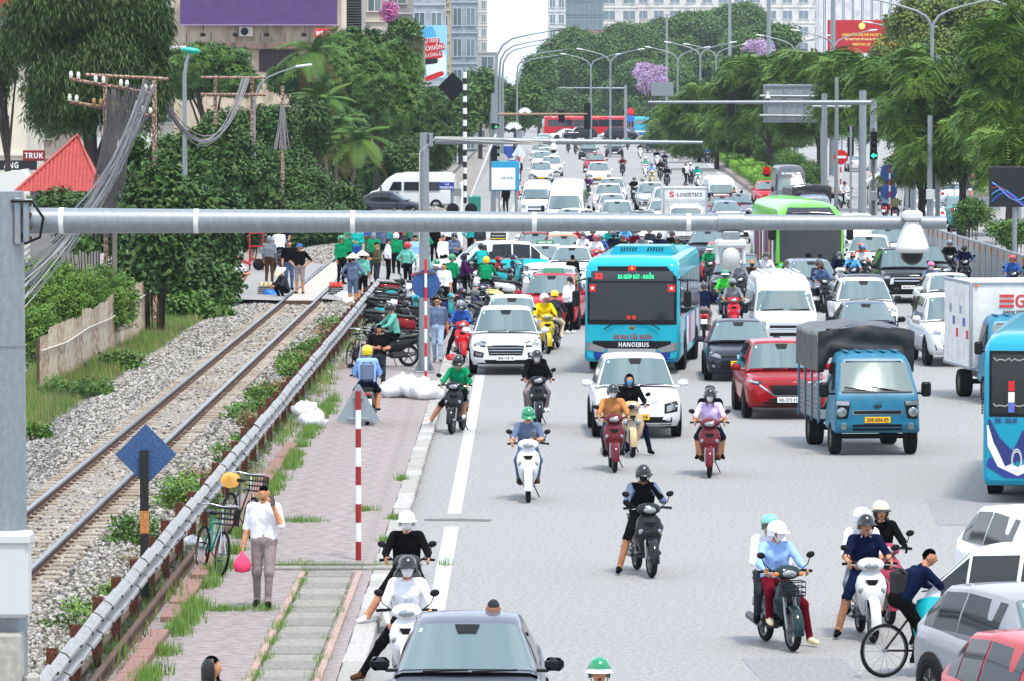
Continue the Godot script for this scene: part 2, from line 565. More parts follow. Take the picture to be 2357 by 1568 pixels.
	for q in [["ea","wa",1.0],["eb","wb",-1.0]]:
		var k1:=mb.v.size()
		var w: Vector3=j[q[1]]
		var dir: Vector3=(w - j[q[0]]).normalized()
		var inx:=Vector3(-q[2],0,0)
		var nrm:=inx.slide(dir).normalized()
		var acr: Vector3=dir.cross(nrm).normalized()*q[2]
		mb.ell(w + dir*0.045,Vector3(0.04,0.05,0.017),Basis(acr,dir,nrm),8,6)
		for fi in 4:
			var o2: Vector3=acr*(fi - 1.5)*0.02
			var len2: float=[0.06,0.075,0.07,0.055][fi]
			var p0: Vector3=w + dir*0.082 + o2
			mb.tube([p0,p0 + dir*len2*0.45 + nrm*0.01,p0 + dir*len2*0.75 + nrm*0.035],[0.0095,0.009,0.007],5)
		mb.tube([w + dir*0.025 + acr*q[2]*0.03,w + dir*0.06 + acr*q[2]*0.052 + nrm*0.012,w + dir*0.085 + acr*q[2]*0.045 + nrm*0.03],[0.012,0.0105,0.008],5)
		for i in mb.v.size() - k1: hr.append(4)
	var nm:=PackedVector3Array()
	nm.resize(vs.size())
	for i in range(0,ix.size(),3):
		var m:=(vs[ix[i + 2]] - vs[ix[i]]).cross(vs[ix[i + 1]] - vs[ix[i]])
		for k in 3: nm[ix[i + k]] += m
	for i in nm.size(): nm[i]=nm[i].normalized()
	var k2:=vs.size()
	vs.append_array(mb.v)
	nm.append_array(mb.n)
	for i in mb.ix: ix.append(i + k2)
	for g in hr: rg.append(g)
	bodies[kind]={v=vs,n=nm,ix=ix,r=rg,j=j}
	return bodies[kind]

var COLS:={
	black=Color(0.05,0.05,0.06),navy=Color(0.08,0.1,0.2),white=Color(0.88,0.88,0.9),grey=Color(0.45,0.47,0.5),dgrey=Color(0.2,0.21,0.23),blue=Color(0.2,0.34,0.62),
	lblue=Color(0.55,0.68,0.88),sky=Color(0.35,0.62,0.82),green=Color(0.07,0.5,0.33),lime=Color(0.25,0.72,0.25),teal=Color(0.12,0.62,0.6),mint=Color(0.4,0.68,0.62),red=Color(0.72,0.08,0.1),
	maroon=Color(0.36,0.05,0.12),yellow=Color(0.92,0.76,0.05),orange=Color(0.85,0.35,0.08),tan=Color(0.7,0.48,0.28),brown=Color(0.3,0.2,0.15),olive=Color(0.32,0.32,0.22),purple=Color(0.26,0.1,0.3),
	lilac=Color(0.8,0.72,0.86),khaki=Color(0.55,0.5,0.5),denim=Color(0.28,0.36,0.5),pale=Color(0.6,0.68,0.78),pink=Color(0.85,0.35,0.55),cream=Color(0.88,0.82,0.68),slate=Color(0.36,0.42,0.52),skin=SKIN}

# look: "top sleeves bottoms legs shoes" colour words ('skin' for bare),then key:value words (helm:,mask:,hat:,cap:,hood:,hair:)
func person(label: String,kind: String,at: Vector3,yaw: float,look: String,group:="",size:=1.0) -> Node3D:
	var b:=body_of(kind)
	var w:=look.split(" ")
	var skin: Color=SKIN.darkened(rng.randf_range(-0.05,0.12))
	var hair:=Color(0.045,0.04,0.04)
	var opt:={}
	for i in range(5,w.size()):
		var kv:=w[i].split(":")
		opt[kv[0]]=kv[1] if kv.size() > 1 else "1"
	var pick:=func(s: String) -> Color: return skin if s == "skin" else COLS[s]
	if opt.has("hair"): hair=COLS[opt.hair]
	var top: Color=pick.call(w[0])
	var rc:=[skin,top,pick.call(opt.get("upper",w[0])),pick.call(w[1]),pick.call(opt.get("glove","skin")),pick.call(w[2]),pick.call(w[3]),pick.call(w[4]),hair,Color(0.03,0.025,0.025),Color(0.5,0.25,0.22),top]
	for i in rc.size(): rc[i]=rc[i].srgb_to_linear()
	var ca:=PackedColorArray()
	ca.resize(b.r.size())
	for i in b.r.size(): ca[i]=rc[b.r[i]]
	var a:=[]
	a.resize(Mesh.ARRAY_MAX)
	a[Mesh.ARRAY_VERTEX]=b.v
	a[Mesh.ARRAY_NORMAL]=b.n
	a[Mesh.ARRAY_COLOR]=ca
	a[Mesh.ARRAY_INDEX]=b.ix
	var am:=ArrayMesh.new()
	am.add_surface_from_arrays(Mesh.PRIMITIVE_TRIANGLES,a)
	var t:=thing("person",label,"person",at,yaw,group)
	if size != 1.0: t.scale=Vector3.ONE*size
	inst(t,"body",am,cloth(),Transform3D.IDENTITY)
	var hx:=Transform3D(b.j.hb,b.j.head)
	if opt.has("helm"):
		inst(t,"helmet",gear("helmet"),mat(COLS[opt.helm],0.25,0.0,0.5,0.5),hx)
		inst(t,"visor",gear("visor"),mat(COLS[opt.get("brim","black")],0.3),hx)
	if opt.has("mask"): inst(t,"face_mask",gear("mask"),mat(COLS[opt.mask],0.9),hx)
	if opt.has("hat"): inst(t,"conical_hat",gear("cone"),mat(COLS[opt.hat],0.8),hx)
	if opt.has("cap"): inst(t,"cap",gear("cap"),mat(COLS[opt.cap],0.8),hx)
	if opt.has("hood"): inst(t,"hood",gear("hood"),mat(COLS[opt.hood],0.9),hx)
	if opt.has("long"): inst(t,"hair",gear("longhair"),mat(Color(0.045,0.04,0.04),0.5),hx)
	if opt.has("shades"): inst(t,"glasses",gear("shades"),mat(BLACK,0.2),hx)
	if opt.has("pack"):
		var bk:=MB.new()
		bk.box(b.j.chest + Vector3(0,-0.08,-0.2),Vector3(0.3,0.42,0.17),0.06)
		part(t,"backpack",bk,mat(COLS[opt.pack],0.8))
	if opt.has("collar"):
		var cl:=MB.new()
		cl.tube([b.j.neck + Vector3(0.05,-0.01,0.045),b.j.neck + Vector3(0.075,0.01,-0.01),b.j.neck + Vector3(0,0.02,-0.06),b.j.neck + Vector3(-0.075,0.01,-0.01),b.j.neck + Vector3(-0.05,-0.01,0.045)],0.02,5)
		part(t,"collar",cl,mat(COLS[opt.collar],0.85))
	if opt.has("phone"):
		var ph:=MB.new()
		ph.box(b.j.wa + Vector3(-0.01,0.07,0.03),Vector3(0.075,0.15,0.012),0.004,Basis.from_euler(Vector3(-0.5,0.2,0.2)))
		part(t,"phone",ph,mat(BLACK,0.2))
	return t

# cloth and skin take their colour from the vertices; soft folds come from a normal map
func cloth() -> StandardMaterial3D:
	if not mats.has("cloth"):
		var no:=FastNoiseLite.new()
		no.frequency=0.012
		no.fractal_octaves=3
		var tx:=NoiseTexture2D.new()
		tx.width=512
		tx.height=512
		tx.seamless=true
		tx.as_normal_map=true
		tx.bump_strength=9.0
		tx.noise=no
		var m: StandardMaterial3D=vmat(0.85).duplicate()
		m.normal_enabled=true
		m.normal_texture=tx
		m.metallic_specular=0.12
		m.uv1_triplanar=true
		m.uv1_scale=Vector3(1.6,0.9,1.6)
		mats["cloth"]=m
	return mats["cloth"]

func gear(k: String) -> Mesh:
	if protos.has("gear_" + k): return protos["gear_" + k]
	var m:=MB.new()
	match k:
		"helmet":
			m.lathe([Vector2(0.0,0.16),Vector2(0.05,0.152),Vector2(0.093,0.125),Vector2(0.117,0.085),Vector2(0.126,0.04),Vector2(0.123,0.0),Vector2(0.112,0.0),Vector2(0.112,0.03)],Transform3D(Basis.from_scale(Vector3(0.93,1,1.08)),Vector3(0,0.005,-0.012)),18)
			m.lathe([Vector2(0.123,0.0),Vector2(0.118,-0.05),Vector2(0.105,-0.06),Vector2(0.108,0.0)],Transform3D(Basis.from_scale(Vector3(0.93,1,1.08)),Vector3(0,0.005,-0.012)),12,PI*1.1,PI*0.95)
			for s in [-1.0,1.0]: m.tube([Vector3(0.1*s,0.0,0.0),Vector3(0.075*s,-0.09,0.03),Vector3(0.02*s,-0.125,0.05)],0.007,4)
		"visor":
			m.lathe([Vector2(0.12,0.045),Vector2(0.145,0.035),Vector2(0.175,0.012),Vector2(0.173,0.006),Vector2(0.12,0.032)],Transform3D(Basis.from_scale(Vector3(0.9,1,1.08)),Vector3(0,0.005,-0.012)),10,PI*0.7,PI*0.15)
		"mask":
			var rows:=[]
			for r in 6:
				var la:=-0.95 + r*0.2
				var row:=PackedVector3Array()
				for i in 11:
					var lo:=-1.25 + i*0.25
					var u:=Vector3(cos(la)*sin(lo),sin(la),cos(la)*cos(lo))
					var q:=u*Vector3(0.078,0.122,0.1)
					q.x *= 1.0 + minf(u.y,0.0)*0.16
					q.z += exp(-(u.x*u.x/0.05 + (u.y + 0.2) ** 2/0.1))*0.02
					row.append(q)
				rows.append(row)
			m.surf(rows)
		"cone":
			m.lathe([Vector2(0.0,0.2),Vector2(0.03,0.19),Vector2(0.14,0.105),Vector2(0.235,0.03),Vector2(0.23,0.025),Vector2(0.1,0.11)],Transform3D.IDENTITY,20)
		"cap":
			m.lathe([Vector2(0.0,0.135),Vector2(0.06,0.125),Vector2(0.095,0.09),Vector2(0.103,0.03),Vector2(0.098,0.025)],Transform3D(Basis.from_scale(Vector3(0.9,1,1.05)),Vector3(0,0,-0.006)),14)
			m.lathe([Vector2(0.098,0.035),Vector2(0.165,0.02),Vector2(0.163,0.014)],Transform3D(Basis.from_scale(Vector3(0.8,1,1.1)),Vector3(0,0,-0.006)),8,PI*0.6,PI*0.2)
		"hood":
			var rows:=[]
			for r in 8:
				var la:=-1.2 + r*0.39
				var row:=PackedVector3Array()
				for i in 13:
					var lo:=0.95 + i*(TAU - 1.9)/12.0
					var u:=Vector3(cos(la)*sin(lo),sin(la),cos(la)*cos(lo))
					row.append(u*Vector3(0.105,0.142,0.12) + Vector3(0,0,-0.005))
				rows.append(row)
			m.surf(rows)
			m.tube([Vector3(0.07,-0.12,0.05),Vector3(0.1,-0.1,-0.02),Vector3(0,-0.09,-0.09),Vector3(-0.1,-0.1,-0.02),Vector3(-0.07,-0.12,0.05)],0.03,6)
		"longhair":
			var rows:=[]
			for r in 7:
				var la:=-1.1 + r*0.4
				var row:=PackedVector3Array()
				for i in 13:
					var lo:=1.0 + i*(TAU - 2.0)/12.0
					var u:=Vector3(cos(la)*sin(lo),sin(la),cos(la)*cos(lo))
					row.append(u*Vector3(0.092,0.13,0.108) + Vector3(0,-0.02 if u.y > 0.0 else -0.09,0))
				rows.append(row)
			m.surf(rows)
		"shades":
			for s in [-1.0,1.0]: m.box(Vector3(0.034*s,0.008,0.09),Vector3(0.05,0.034,0.014),0.006)
			m.box(Vector3(0,0.012,0.098),Vector3(0.03,0.008,0.008))
	protos["gear_" + k]=m.mesh()
	return protos["gear_" + k]

# ---------------------------------------------------------------- vehicles
func front_z(mb: MB,x: float,y: float,dir:=1.0) -> float:
	var z:=-99.0
	for i in range(0,mb.ix.size(),3):
		var p:=mb.v[mb.ix[i]]
		var q:=mb.v[mb.ix[i + 1]]
		var r:=mb.v[mb.ix[i + 2]]
		var d:=(q.y - r.y)*(p.x - r.x) + (r.x - q.x)*(p.y - r.y)
		if absf(d) < 1e-9: continue
		var a:=((q.y - r.y)*(x - r.x) + (r.x - q.x)*(y - r.y))/d
		var b:=((r.y - p.y)*(x - r.x) + (p.x - r.x)*(y - r.y))/d
		if a >= -0.001 and b >= -0.001 and a + b <= 1.002:
			z=maxf(z,(a*p.z + b*q.z + (1.0 - a - b)*r.z)*dir)
	return z

# a patch laid on the front (dir 1) or rear (dir -1) of a body; corners in x,y,clockwise from top-left
func patch(body: MB,co: Array,up:=0.006,nx:=6,ny:=3,dir:=1.0) -> MB:
	var m:=MB.new()
	var rows:=[]
	var last:=0.0
	for j in ny + 1:
		var row:=PackedVector3Array()
		for i in nx + 1:
			var t:=i/float(nx)
			var q: Vector2=(co[0] as Vector2).lerp(co[1],t).lerp((co[3] as Vector2).lerp(co[2],t),j/float(ny))
			var z:=front_z(body,q.x,q.y,dir)
			if z < -50.0: z=last
			last=z
			row.append(Vector3(q.x,q.y,(z + up)*dir))
		rows.append(row)
	m.surf(rows)
	return m

func mirrored(co: Array) -> Array:
	return [Vector2(-co[1].x,co[1].y),Vector2(-co[0].x,co[0].y),Vector2(-co[3].x,co[3].y),Vector2(-co[2].x,co[2].y)]

func wheel_meshes(r: float,w: float) -> Array:
	var key:="wheel%.2f_%.2f" % [r,w]
	if not protos.has(key):
		var rot:=Transform3D(Basis.from_euler(Vector3(0,0,PI/2)),Vector3.ZERO)
		var t:=MB.new()
		t.lathe([Vector2(r*0.62,-w/2),Vector2(r*0.93,-w/2),Vector2(r,-w*0.36),Vector2(r,w*0.36),Vector2(r*0.93,w/2),Vector2(r*0.62,w/2)],rot,24)
		var h:=MB.new()
		h.lathe([Vector2(0.0,w*0.4),Vector2(r*0.16,w*0.4),Vector2(r*0.2,w*0.3)],rot,12)
		h.lathe([Vector2(r*0.53,w*0.35),Vector2(r*0.64,w*0.47),Vector2(r*0.64,-w*0.47)],rot,24)
		for k in 5:
			h.box(Basis.from_euler(Vector3(TAU*k/5,0,0))*Vector3(-w*0.36,r*0.36,0),Vector3(w*0.12,r*0.42,r*0.17),0.01,Basis.from_euler(Vector3(TAU*k/5,0,0)))
		var d:=MB.new()
		d.lathe([Vector2(0.0,w*0.2),Vector2(r*0.6,w*0.2)],rot,16)
		protos[key]=[t.mesh(),h.mesh(),d.mesh()]
	return protos[key]

func add_wheel(root: Node3D,at: Vector3,r: float,w: float,rim: Material) -> void:
	var ms:=wheel_meshes(r,w)
	var bs:=Basis.IDENTITY if at.x < 0.0 else Basis.from_euler(Vector3(0,PI,0))
	var t:=inst(root,"wheel",ms[0],RUBBER,Transform3D(bs,at))
	inst(t,"rim",ms[1],rim,Transform3D.IDENTITY)
	inst(t,"brake_disc",ms[2],DARK,Transform3D.IDENTITY)

# styles: nose stations [distance from nose,bottom,top,half width share]
const CARS:={
	"suv": {L=4.45,W=1.85,H=1.66,wr=0.345,cowl=1.12,rf=1.78,rr=3.85,belt=1.0,wb=2.67,fo=0.88,clad=true,roofw=0.64,
		st=[[0.0,0.42,0.62,0.70],[0.04,0.34,0.80,0.84],[0.13,0.28,0.90,0.93],[0.3,0.26,0.95,0.98],[0.7,0.25,1.0,1.0],[1.2,0.25,1.03,1.0],[2.6,0.25,1.02,1.0],[3.7,0.27,1.06,0.99],[4.2,0.3,1.06,0.95],[4.38,0.36,1.0,0.9],[4.45,0.45,0.85,0.82]]},
	"sedan": {L=4.45,W=1.74,H=1.46,wr=0.315,cowl=1.2,rf=1.95,rr=3.25,belt=0.9,wb=2.6,fo=0.85,clad=false,roofw=0.62,
		st=[[0.0,0.36,0.52,0.70],[0.05,0.28,0.66,0.85],[0.15,0.22,0.74,0.93],[0.35,0.2,0.80,0.98],[0.8,0.2,0.86,1.0],[1.3,0.2,0.92,1.0],[2.6,0.2,0.92,1.0],[3.6,0.22,0.98,0.98],[4.15,0.24,0.98,0.94],[4.38,0.3,0.92,0.88],[4.45,0.4,0.75,0.8]]},
	"hatch": {L=3.9,W=1.7,H=1.5,wr=0.305,cowl=0.98,rf=1.62,rr=3.45,belt=0.92,wb=2.48,fo=0.75,clad=false,roofw=0.63,
		st=[[0.0,0.36,0.55,0.70],[0.05,0.28,0.70,0.85],[0.15,0.22,0.8,0.93],[0.3,0.2,0.86,0.98],[0.7,0.2,0.92,1.0],[1.1,0.2,0.95,1.0],[2.5,0.2,0.95,1.0],[3.3,0.22,1.0,0.98],[3.7,0.26,1.0,0.94],[3.85,0.32,0.9,0.88],[3.9,0.42,0.75,0.82]]},
	"big": {L=4.8,W=1.88,H=1.83,wr=0.38,cowl=1.3,rf=1.9,rr=4.3,belt=1.12,wb=2.75,fo=0.92,clad=true,roofw=0.68,
		st=[[0.0,0.5,0.74,0.74],[0.04,0.4,0.92,0.86],[0.12,0.34,1.02,0.93],[0.3,0.32,1.07,0.98],[0.8,0.3,1.12,1.0],[1.35,0.3,1.15,1.0],[2.8,0.3,1.13,1.0],[4.0,0.32,1.16,0.99],[4.6,0.36,1.15,0.95],[4.74,0.42,1.05,0.9],[4.8,0.5,0.9,0.84]]},
}

func half_ring(z: float,yb: float,yt: float,w: float) -> Array:
	return [Vector3(0,yt + 0.02,z),Vector3(w*0.5,yt + 0.014,z),Vector3(w*0.82,yt - 0.01,z),Vector3(w*0.94,yt - 0.06,z),Vector3(w*0.995,lerpf(yb,yt,0.72),z),Vector3(w,lerpf(yb,yt,0.5),z),Vector3(w*0.985,lerpf(yb,yt,0.22),z),Vector3(w*0.92,yb,z),Vector3(w*0.5,yb - 0.01,z)]

func full(h: Array) -> Array:
	var r:=h.duplicate()
	for i in range(h.size() - 1,0,-1): r.append(h[i]*Vector3(-1,1,1))
	return r

func car_proto(type: String,face: String) -> Node3D:
	var key:="car_%s_%s" % [type,face]
	if protos.has(key): return protos[key]
	var S: Dictionary=CARS[type]
	var hw: float=S.W/2
	var z0: float=S.L/2
	var body:=MB.new()
	var rows:=[]
	for s in S.st: rows.append(full(half_ring(z0 - s[0],s[1],s[2],hw*s[3])))
	body.surf(rows,true)
	body.cap(rows[0],Vector3.BACK)
	body.cap(rows[rows.size() - 1],Vector3.FORWARD)
	# cabin
	var gr:=[]
	var be: float=S.belt
	var wt: float=S.W*S.roofw/2.0*1.08
	for g in [[S.cowl,be + 0.06,0.93,0.9],[S.rf,S.H - 0.035,0.95,0.0],[S.rf + 0.35,S.H,0.96,0.0],[lerpf(S.rf,S.rr,0.6),S.H + 0.005,0.96,0.0],[S.rr - 0.15,S.H - 0.04,0.95,0.0],[minf(S.rr + (0.75 if type == "sedan" else 0.42),S.L - 0.12),be + 0.08,0.88,0.86]]:
		var top: float=hw*g[3] if g[3] > 0.0 else wt
		var wb2: float=hw*g[2]
		var yt: float=g[1]
		var z: float=z0 - g[0]
		var bow:=0.12 if g[0] == S.cowl else (0.06 if g[0] == S.rf else 0.0)
		gr.append(full([Vector3(0,yt + 0.012,z + bow),Vector3(top*0.55,yt + 0.006,z + bow*0.7),Vector3(top*0.9,yt - 0.012,z),Vector3(top,yt - 0.05,z - bow*0.4),Vector3(lerpf(top,wb2,0.5),lerpf(yt - 0.03,be - 0.1,0.45),z - bow),Vector3(wb2,be - 0.1,z - bow*1.2),Vector3(wb2*0.5,be - 0.12,z - bow)]))
	body.surf(gr,true)
	var root:=Node3D.new()
	part(root,"body",body,paint(WHITE))
	var at:=func(r: Array,i: int) -> Vector3: return r[i] if i >= 0 else r[r.size() + i]
	# windscreen,rear screen
	var n: int=gr[0].size()
	for q in [["windscreen",0,1,0.05,0.96],["rear_screen",4,5,0.1,0.85]]:
		var g:=MB.new()
		var pr:=[]
		for j in 5:
			var t: float=lerpf(q[3],q[4],j/4.0)
			var row:=PackedVector3Array()
			for i in [-3,-2,-1,0,1,2,3]:
				var a: Vector3=gr[q[1]][i if i >= 0 else n + i]
				var b: Vector3=gr[q[2]][i if i >= 0 else n + i]
				var p:=a.lerp(b,t)
				if absi(i) == 3: p=p.lerp(gr[q[1]][signi(i)*2 if i > 0 else n - 2].lerp(gr[q[2]][2 if i > 0 else n - 2],t),0.35)
				row.append(p + Vector3(0,0.008,0.008 if q[1] == 0 else -0.008))
			pr.append(row)
		g.surf(pr)
		part(root,q[0],g,GLASS)
	for s in [1,-1]:
		for q in [[1,2,3,0.06,0.97],[2,3,4,0.03,0.97],[3,4,5,0.03,0.62]]:
			var g:=MB.new()
			var pr:=[]
			var ia:=3 if s > 0 else n - 3
			var ib:=4 if s > 0 else n - 4
			var ic:=5 if s > 0 else n - 5
			for j in 4:
				var t: float=lerpf(q[3],q[4],j/3.0)
				var A: Array=gr[q[0]]
				var B: Array=gr[q[1]] if q[2] != 5 else gr[4]
				if q[2] == 3:
					A=gr[1]; B=gr[3]
				if q[0] == 2:
					A=gr[3]; B=gr[4]
				if q[0] == 3:
					A=gr[4]; B=gr[5]
				var row:=PackedVector3Array()
				for e in [[ia,0.12],[ia,0.6],[ib,0.0],[ib,0.62]]:
					var nxt:=ib if e[0] == ia else ic
					var p: Vector3=(A[e[0]] as Vector3).lerp(A[nxt],e[1]).lerp((B[e[0]] as Vector3).lerp(B[nxt],e[1]),t)
					row.append(p + Vector3(0.007*s,0.002,0))
				pr.append(row)
			g.surf(pr)
			part(root,"side_window",g,TINT)
	# wipers,mirrors,stickers
	for x in [-0.42,0.12]:
		var wp:=MB.new()
		var b0:=Vector3(x,be + 0.07,z0 - S.cowl + 0.15)
		wp.box(b0 + Vector3(0.2,0.02,0.0),Vector3(0.5,0.02,0.02),0.0,Basis.from_euler(Vector3(0,0.06,0.03)))
		part(root,"wiper",wp,DARK)
	for s in [-1.0,1.0]:
		var mi:=MB.new()
		mi.box(Vector3(s*(hw + 0.1),be + 0.1,z0 - S.cowl - 0.4),Vector3(0.22,0.15,0.11),0.045,Basis.from_euler(Vector3(0,-s*0.25,0)))
		mi.box(Vector3(s*(hw - 0.03),be + 0.03,z0 - S.cowl - 0.4),Vector3(0.14,0.04,0.06),0.01)
		part(root,"wing_mirror",mi,paint(WHITE))
	var sk:=MB.new()
	var A0: Vector3=gr[0][n - 2]
	var B0: Vector3=gr[1][n - 2]
	for dx in [0.03,0.12]:
		var ce:=A0.lerp(B0,0.84) + Vector3(dx + 0.02,0.014,0.016)
		var dn:=(B0 - A0).normalized()*0.035
		sk.quad(ce - dn + Vector3(-0.032,0,0),ce - dn + Vector3(0.032,0,0),ce + dn + Vector3(0.032,0,0),ce + dn + Vector3(-0.032,0,0))
	part(root,"sticker",sk,mat(Color(0.65,0.85,0.8),0.7))
	var rv:=MB.new()
	var mc: Vector3=(gr[0][0] as Vector3).lerp(gr[1][0],0.83) + Vector3(0,0.016,0.016)
	var md: Vector3=(gr[1][0] - gr[0][0]).normalized()
	rv.quad(mc - md*0.07 + Vector3(-0.1,0,0),mc - md*0.07 + Vector3(0.1,0,0),mc + md*0.09 + Vector3(0.14,0,0),mc + md*0.09 + Vector3(-0.14,0,0))
	part(root,"mirror_sensor_housing",rv,DARK)
	# wheels
	for s in [-1.0,1.0]:
		for zz in [z0 - S.fo,z0 - S.fo - S.wb]:
			var ar:=MB.new()
			ar.lathe([Vector2(0.0,0.0),Vector2(S.wr + 0.06,0.0)],Transform3D(Basis.from_euler(Vector3(0,0,-s*PI/2)),Vector3(s*(hw + 0.003),S.wr + 0.01,zz)),18)
			part(root,"wheel_arch",ar,DARK)
			add_wheel(root,Vector3(s*(hw - 0.085),S.wr,zz),S.wr,0.21,mat(Color(0.5,0.51,0.53),0.35,0.8))
	# faces: lower bumper,grille,lamps,plate
	var P2:=[]
	var k: float=hw
	match face:
		"wide":  # big hexagonal grille with chrome bars
			P2=[["grille",DARK,[Vector2(-0.5,0.84),Vector2(0.5,0.84),Vector2(0.42,0.52),Vector2(-0.42,0.52)],false],["grille_bar",CHROME,[Vector2(-0.46,0.79),Vector2(0.46,0.79),Vector2(0.45,0.775),Vector2(-0.45,0.775)],false,0.02],["grille_bar",CHROME,[Vector2(-0.46,0.72),Vector2(0.46,0.72),Vector2(0.45,0.705),Vector2(-0.45,0.705)],false,0.02],["grille_bar",CHROME,[Vector2(-0.43,0.65),Vector2(0.43,0.65),Vector2(0.42,0.635),Vector2(-0.42,0.635)],false,0.02],["grille_bar",CHROME,[Vector2(-0.4,0.58),Vector2(0.4,0.58),Vector2(0.4,0.565),Vector2(-0.4,0.565)],false,0.02],
				["headlamp",LAMP,[Vector2(0.52,0.83),Vector2(0.86,0.93),Vector2(0.86,0.79),Vector2(0.56,0.76)],true],["lamp_housing",DARK,[Vector2(0.5,0.86),Vector2(0.88,0.96),Vector2(0.88,0.76),Vector2(0.52,0.72)],true,0.003],["fog_lamp",LAMP,[Vector2(0.6,0.56),Vector2(0.78,0.6),Vector2(0.78,0.52),Vector2(0.62,0.5)],true,0.009],["fog_surround",DARK,[Vector2(0.56,0.59),Vector2(0.82,0.64),Vector2(0.83,0.48),Vector2(0.58,0.46)],true],
				["bumper",DARK,[Vector2(-0.78,0.4),Vector2(0.78,0.4),Vector2(0.72,0.29),Vector2(-0.72,0.29)],false]]
		"thin":  # closed nose,thin light bar,corner lamps
			P2=[["light_bar",CHROME,[Vector2(0.02,0.7),Vector2(0.72,0.9),Vector2(0.72,0.875),Vector2(0.02,0.665)],true],["headlamp",LAMP,[Vector2(0.6,0.7),Vector2(0.8,0.76),Vector2(0.78,0.62),Vector2(0.6,0.58)],true,0.009],["lamp_housing",DARK,[Vector2(0.55,0.74),Vector2(0.85,0.82),Vector2(0.83,0.58),Vector2(0.55,0.54)],true],["bumper",DARK,[Vector2(-0.72,0.47),Vector2(0.72,0.47),Vector2(0.7,0.29),Vector2(-0.7,0.29)],false],["emblem",CHROME,[Vector2(-0.09,0.74),Vector2(0.09,0.74),Vector2(0.015,0.64),Vector2(-0.015,0.64)],false,0.012]]
		"shield":  # shield grille with bright wing line
			P2=[["grille",DARK,[Vector2(-0.48,0.86),Vector2(0.48,0.86),Vector2(0.3,0.55),Vector2(-0.3,0.55)],false],["chrome_wing",CHROME,[Vector2(0.28,0.56),Vector2(0.62,0.8),Vector2(0.64,0.77),Vector2(0.3,0.52)],true,0.012],["chrome_wing",CHROME,[Vector2(-0.32,0.555),Vector2(0.32,0.555),Vector2(0.3,0.525),Vector2(-0.3,0.525)],false,0.012],["lamp_housing",DARK,[Vector2(0.55,0.86),Vector2(0.89,0.93),Vector2(0.88,0.81),Vector2(0.6,0.78)],true],["headlamp",LAMP,[Vector2(0.64,0.85),Vector2(0.87,0.9),Vector2(0.86,0.84),Vector2(0.66,0.81)],true,0.01],["bumper",DARK,[Vector2(-0.78,0.4),Vector2(0.78,0.4),Vector2(0.74,0.28),Vector2(-0.74,0.28)],false],["intake",DARK,[Vector2(-0.45,0.48),Vector2(0.45,0.48),Vector2(0.4,0.41),Vector2(-0.4,0.41)],false]]
		"low":  # small upper bar and big lower intake
			P2=[["grille",DARK,[Vector2(-0.55,0.66),Vector2(0.55,0.66),Vector2(0.5,0.61),Vector2(-0.5,0.61)],false],["intake",DARK,[Vector2(-0.48,0.54),Vector2(0.48,0.54),Vector2(0.58,0.26),Vector2(-0.58,0.26)],false],["headlamp",LAMP,[Vector2(0.5,0.66),Vector2(0.82,0.78),Vector2(0.8,0.66),Vector2(0.52,0.59)],true],["fog_surround",DARK,[Vector2(0.64,0.5),Vector2(0.76,0.54),Vector2(0.76,0.32),Vector2(0.64,0.3)],true],["fog_lamp",LAMP,[Vector2(0.67,0.43),Vector2(0.74,0.44),Vector2(0.74,0.37),Vector2(0.67,0.36)],true,0.01],["emblem",CHROME,[Vector2(-0.08,0.68),Vector2(0.08,0.68),Vector2(0.08,0.59),Vector2(-0.08,0.59)],false,0.012]]
		_:  # "bars": upright bars of chrome
			P2=[["grille",DARK,[Vector2(-0.5,0.95),Vector2(0.5,0.95),Vector2(0.46,0.66),Vector2(-0.46,0.66)],false],["grille_bar",CHROME,[Vector2(-0.48,0.9),Vector2(0.48,0.9),Vector2(0.48,0.87),Vector2(-0.48,0.87)],false,0.02],["grille_bar",CHROME,[Vector2(-0.46,0.8),Vector2(0.46,0.8),Vector2(0.46,0.77),Vector2(-0.46,0.77)],false,0.02],["chrome_wing",CHROME,[Vector2(0.48,0.92),Vector2(0.6,0.86),Vector2(0.62,0.66),Vector2(0.5,0.66)],true,0.012],["headlamp",LAMP,[Vector2(0.6,0.94),Vector2(0.88,0.99),Vector2(0.87,0.86),Vector2(0.62,0.86)],true],["bumper",DARK,[Vector2(-0.78,0.6),Vector2(0.78,0.6),Vector2(0.72,0.38),Vector2(-0.72,0.38)],false]]
	var ky:=1.0 if type in ["suv","big"] or face == "low" else 0.88
	for q in P2:
		var co: Array=q[2].map(func(e: Vector2) -> Vector2: return Vector2(e.x*k/0.925,e.y*ky))
		for c2 in ([co,mirrored(co)] if q[3] else [co]):
			part(root,q[0],patch(body,c2,q[4] if q.size() > 4 else 0.006),q[1])
	for s in [-1.0,1.0]:
		var yl: float=be - 0.02
		var co:=[Vector2(s*hw*0.55,yl),Vector2(s*hw*0.86,yl),Vector2(s*hw*0.86,yl - 0.16),Vector2(s*hw*0.6,yl - 0.14)]
		part(root,"tail_lamp",patch(body,co,0.006,4,2,-1.0),REDLAMP)
	for dir in [1.0,-1.0]:
		var py: float=(0.47 if dir > 0 else 0.72)*ky
		if face == "bars": py=0.57
		if face in ["wide","shield"]: py=0.45
		var z:=front_z(body,0.0,py,dir)
		if dir < 0: z=maxf(z,z0 - 0.02)
		var pl:=MB.new()
		pl.box(Vector3(0,py,(z + 0.018)*dir),Vector3(0.47,0.12,0.012),0.003)
		var po:=part(root,"number_plate",pl,mat(Color(0.92,0.92,0.9),0.5))
		po.set_meta("plate_y",py)
		po.set_meta("plate_z",z + 0.026)
	protos[key]=root
	return root

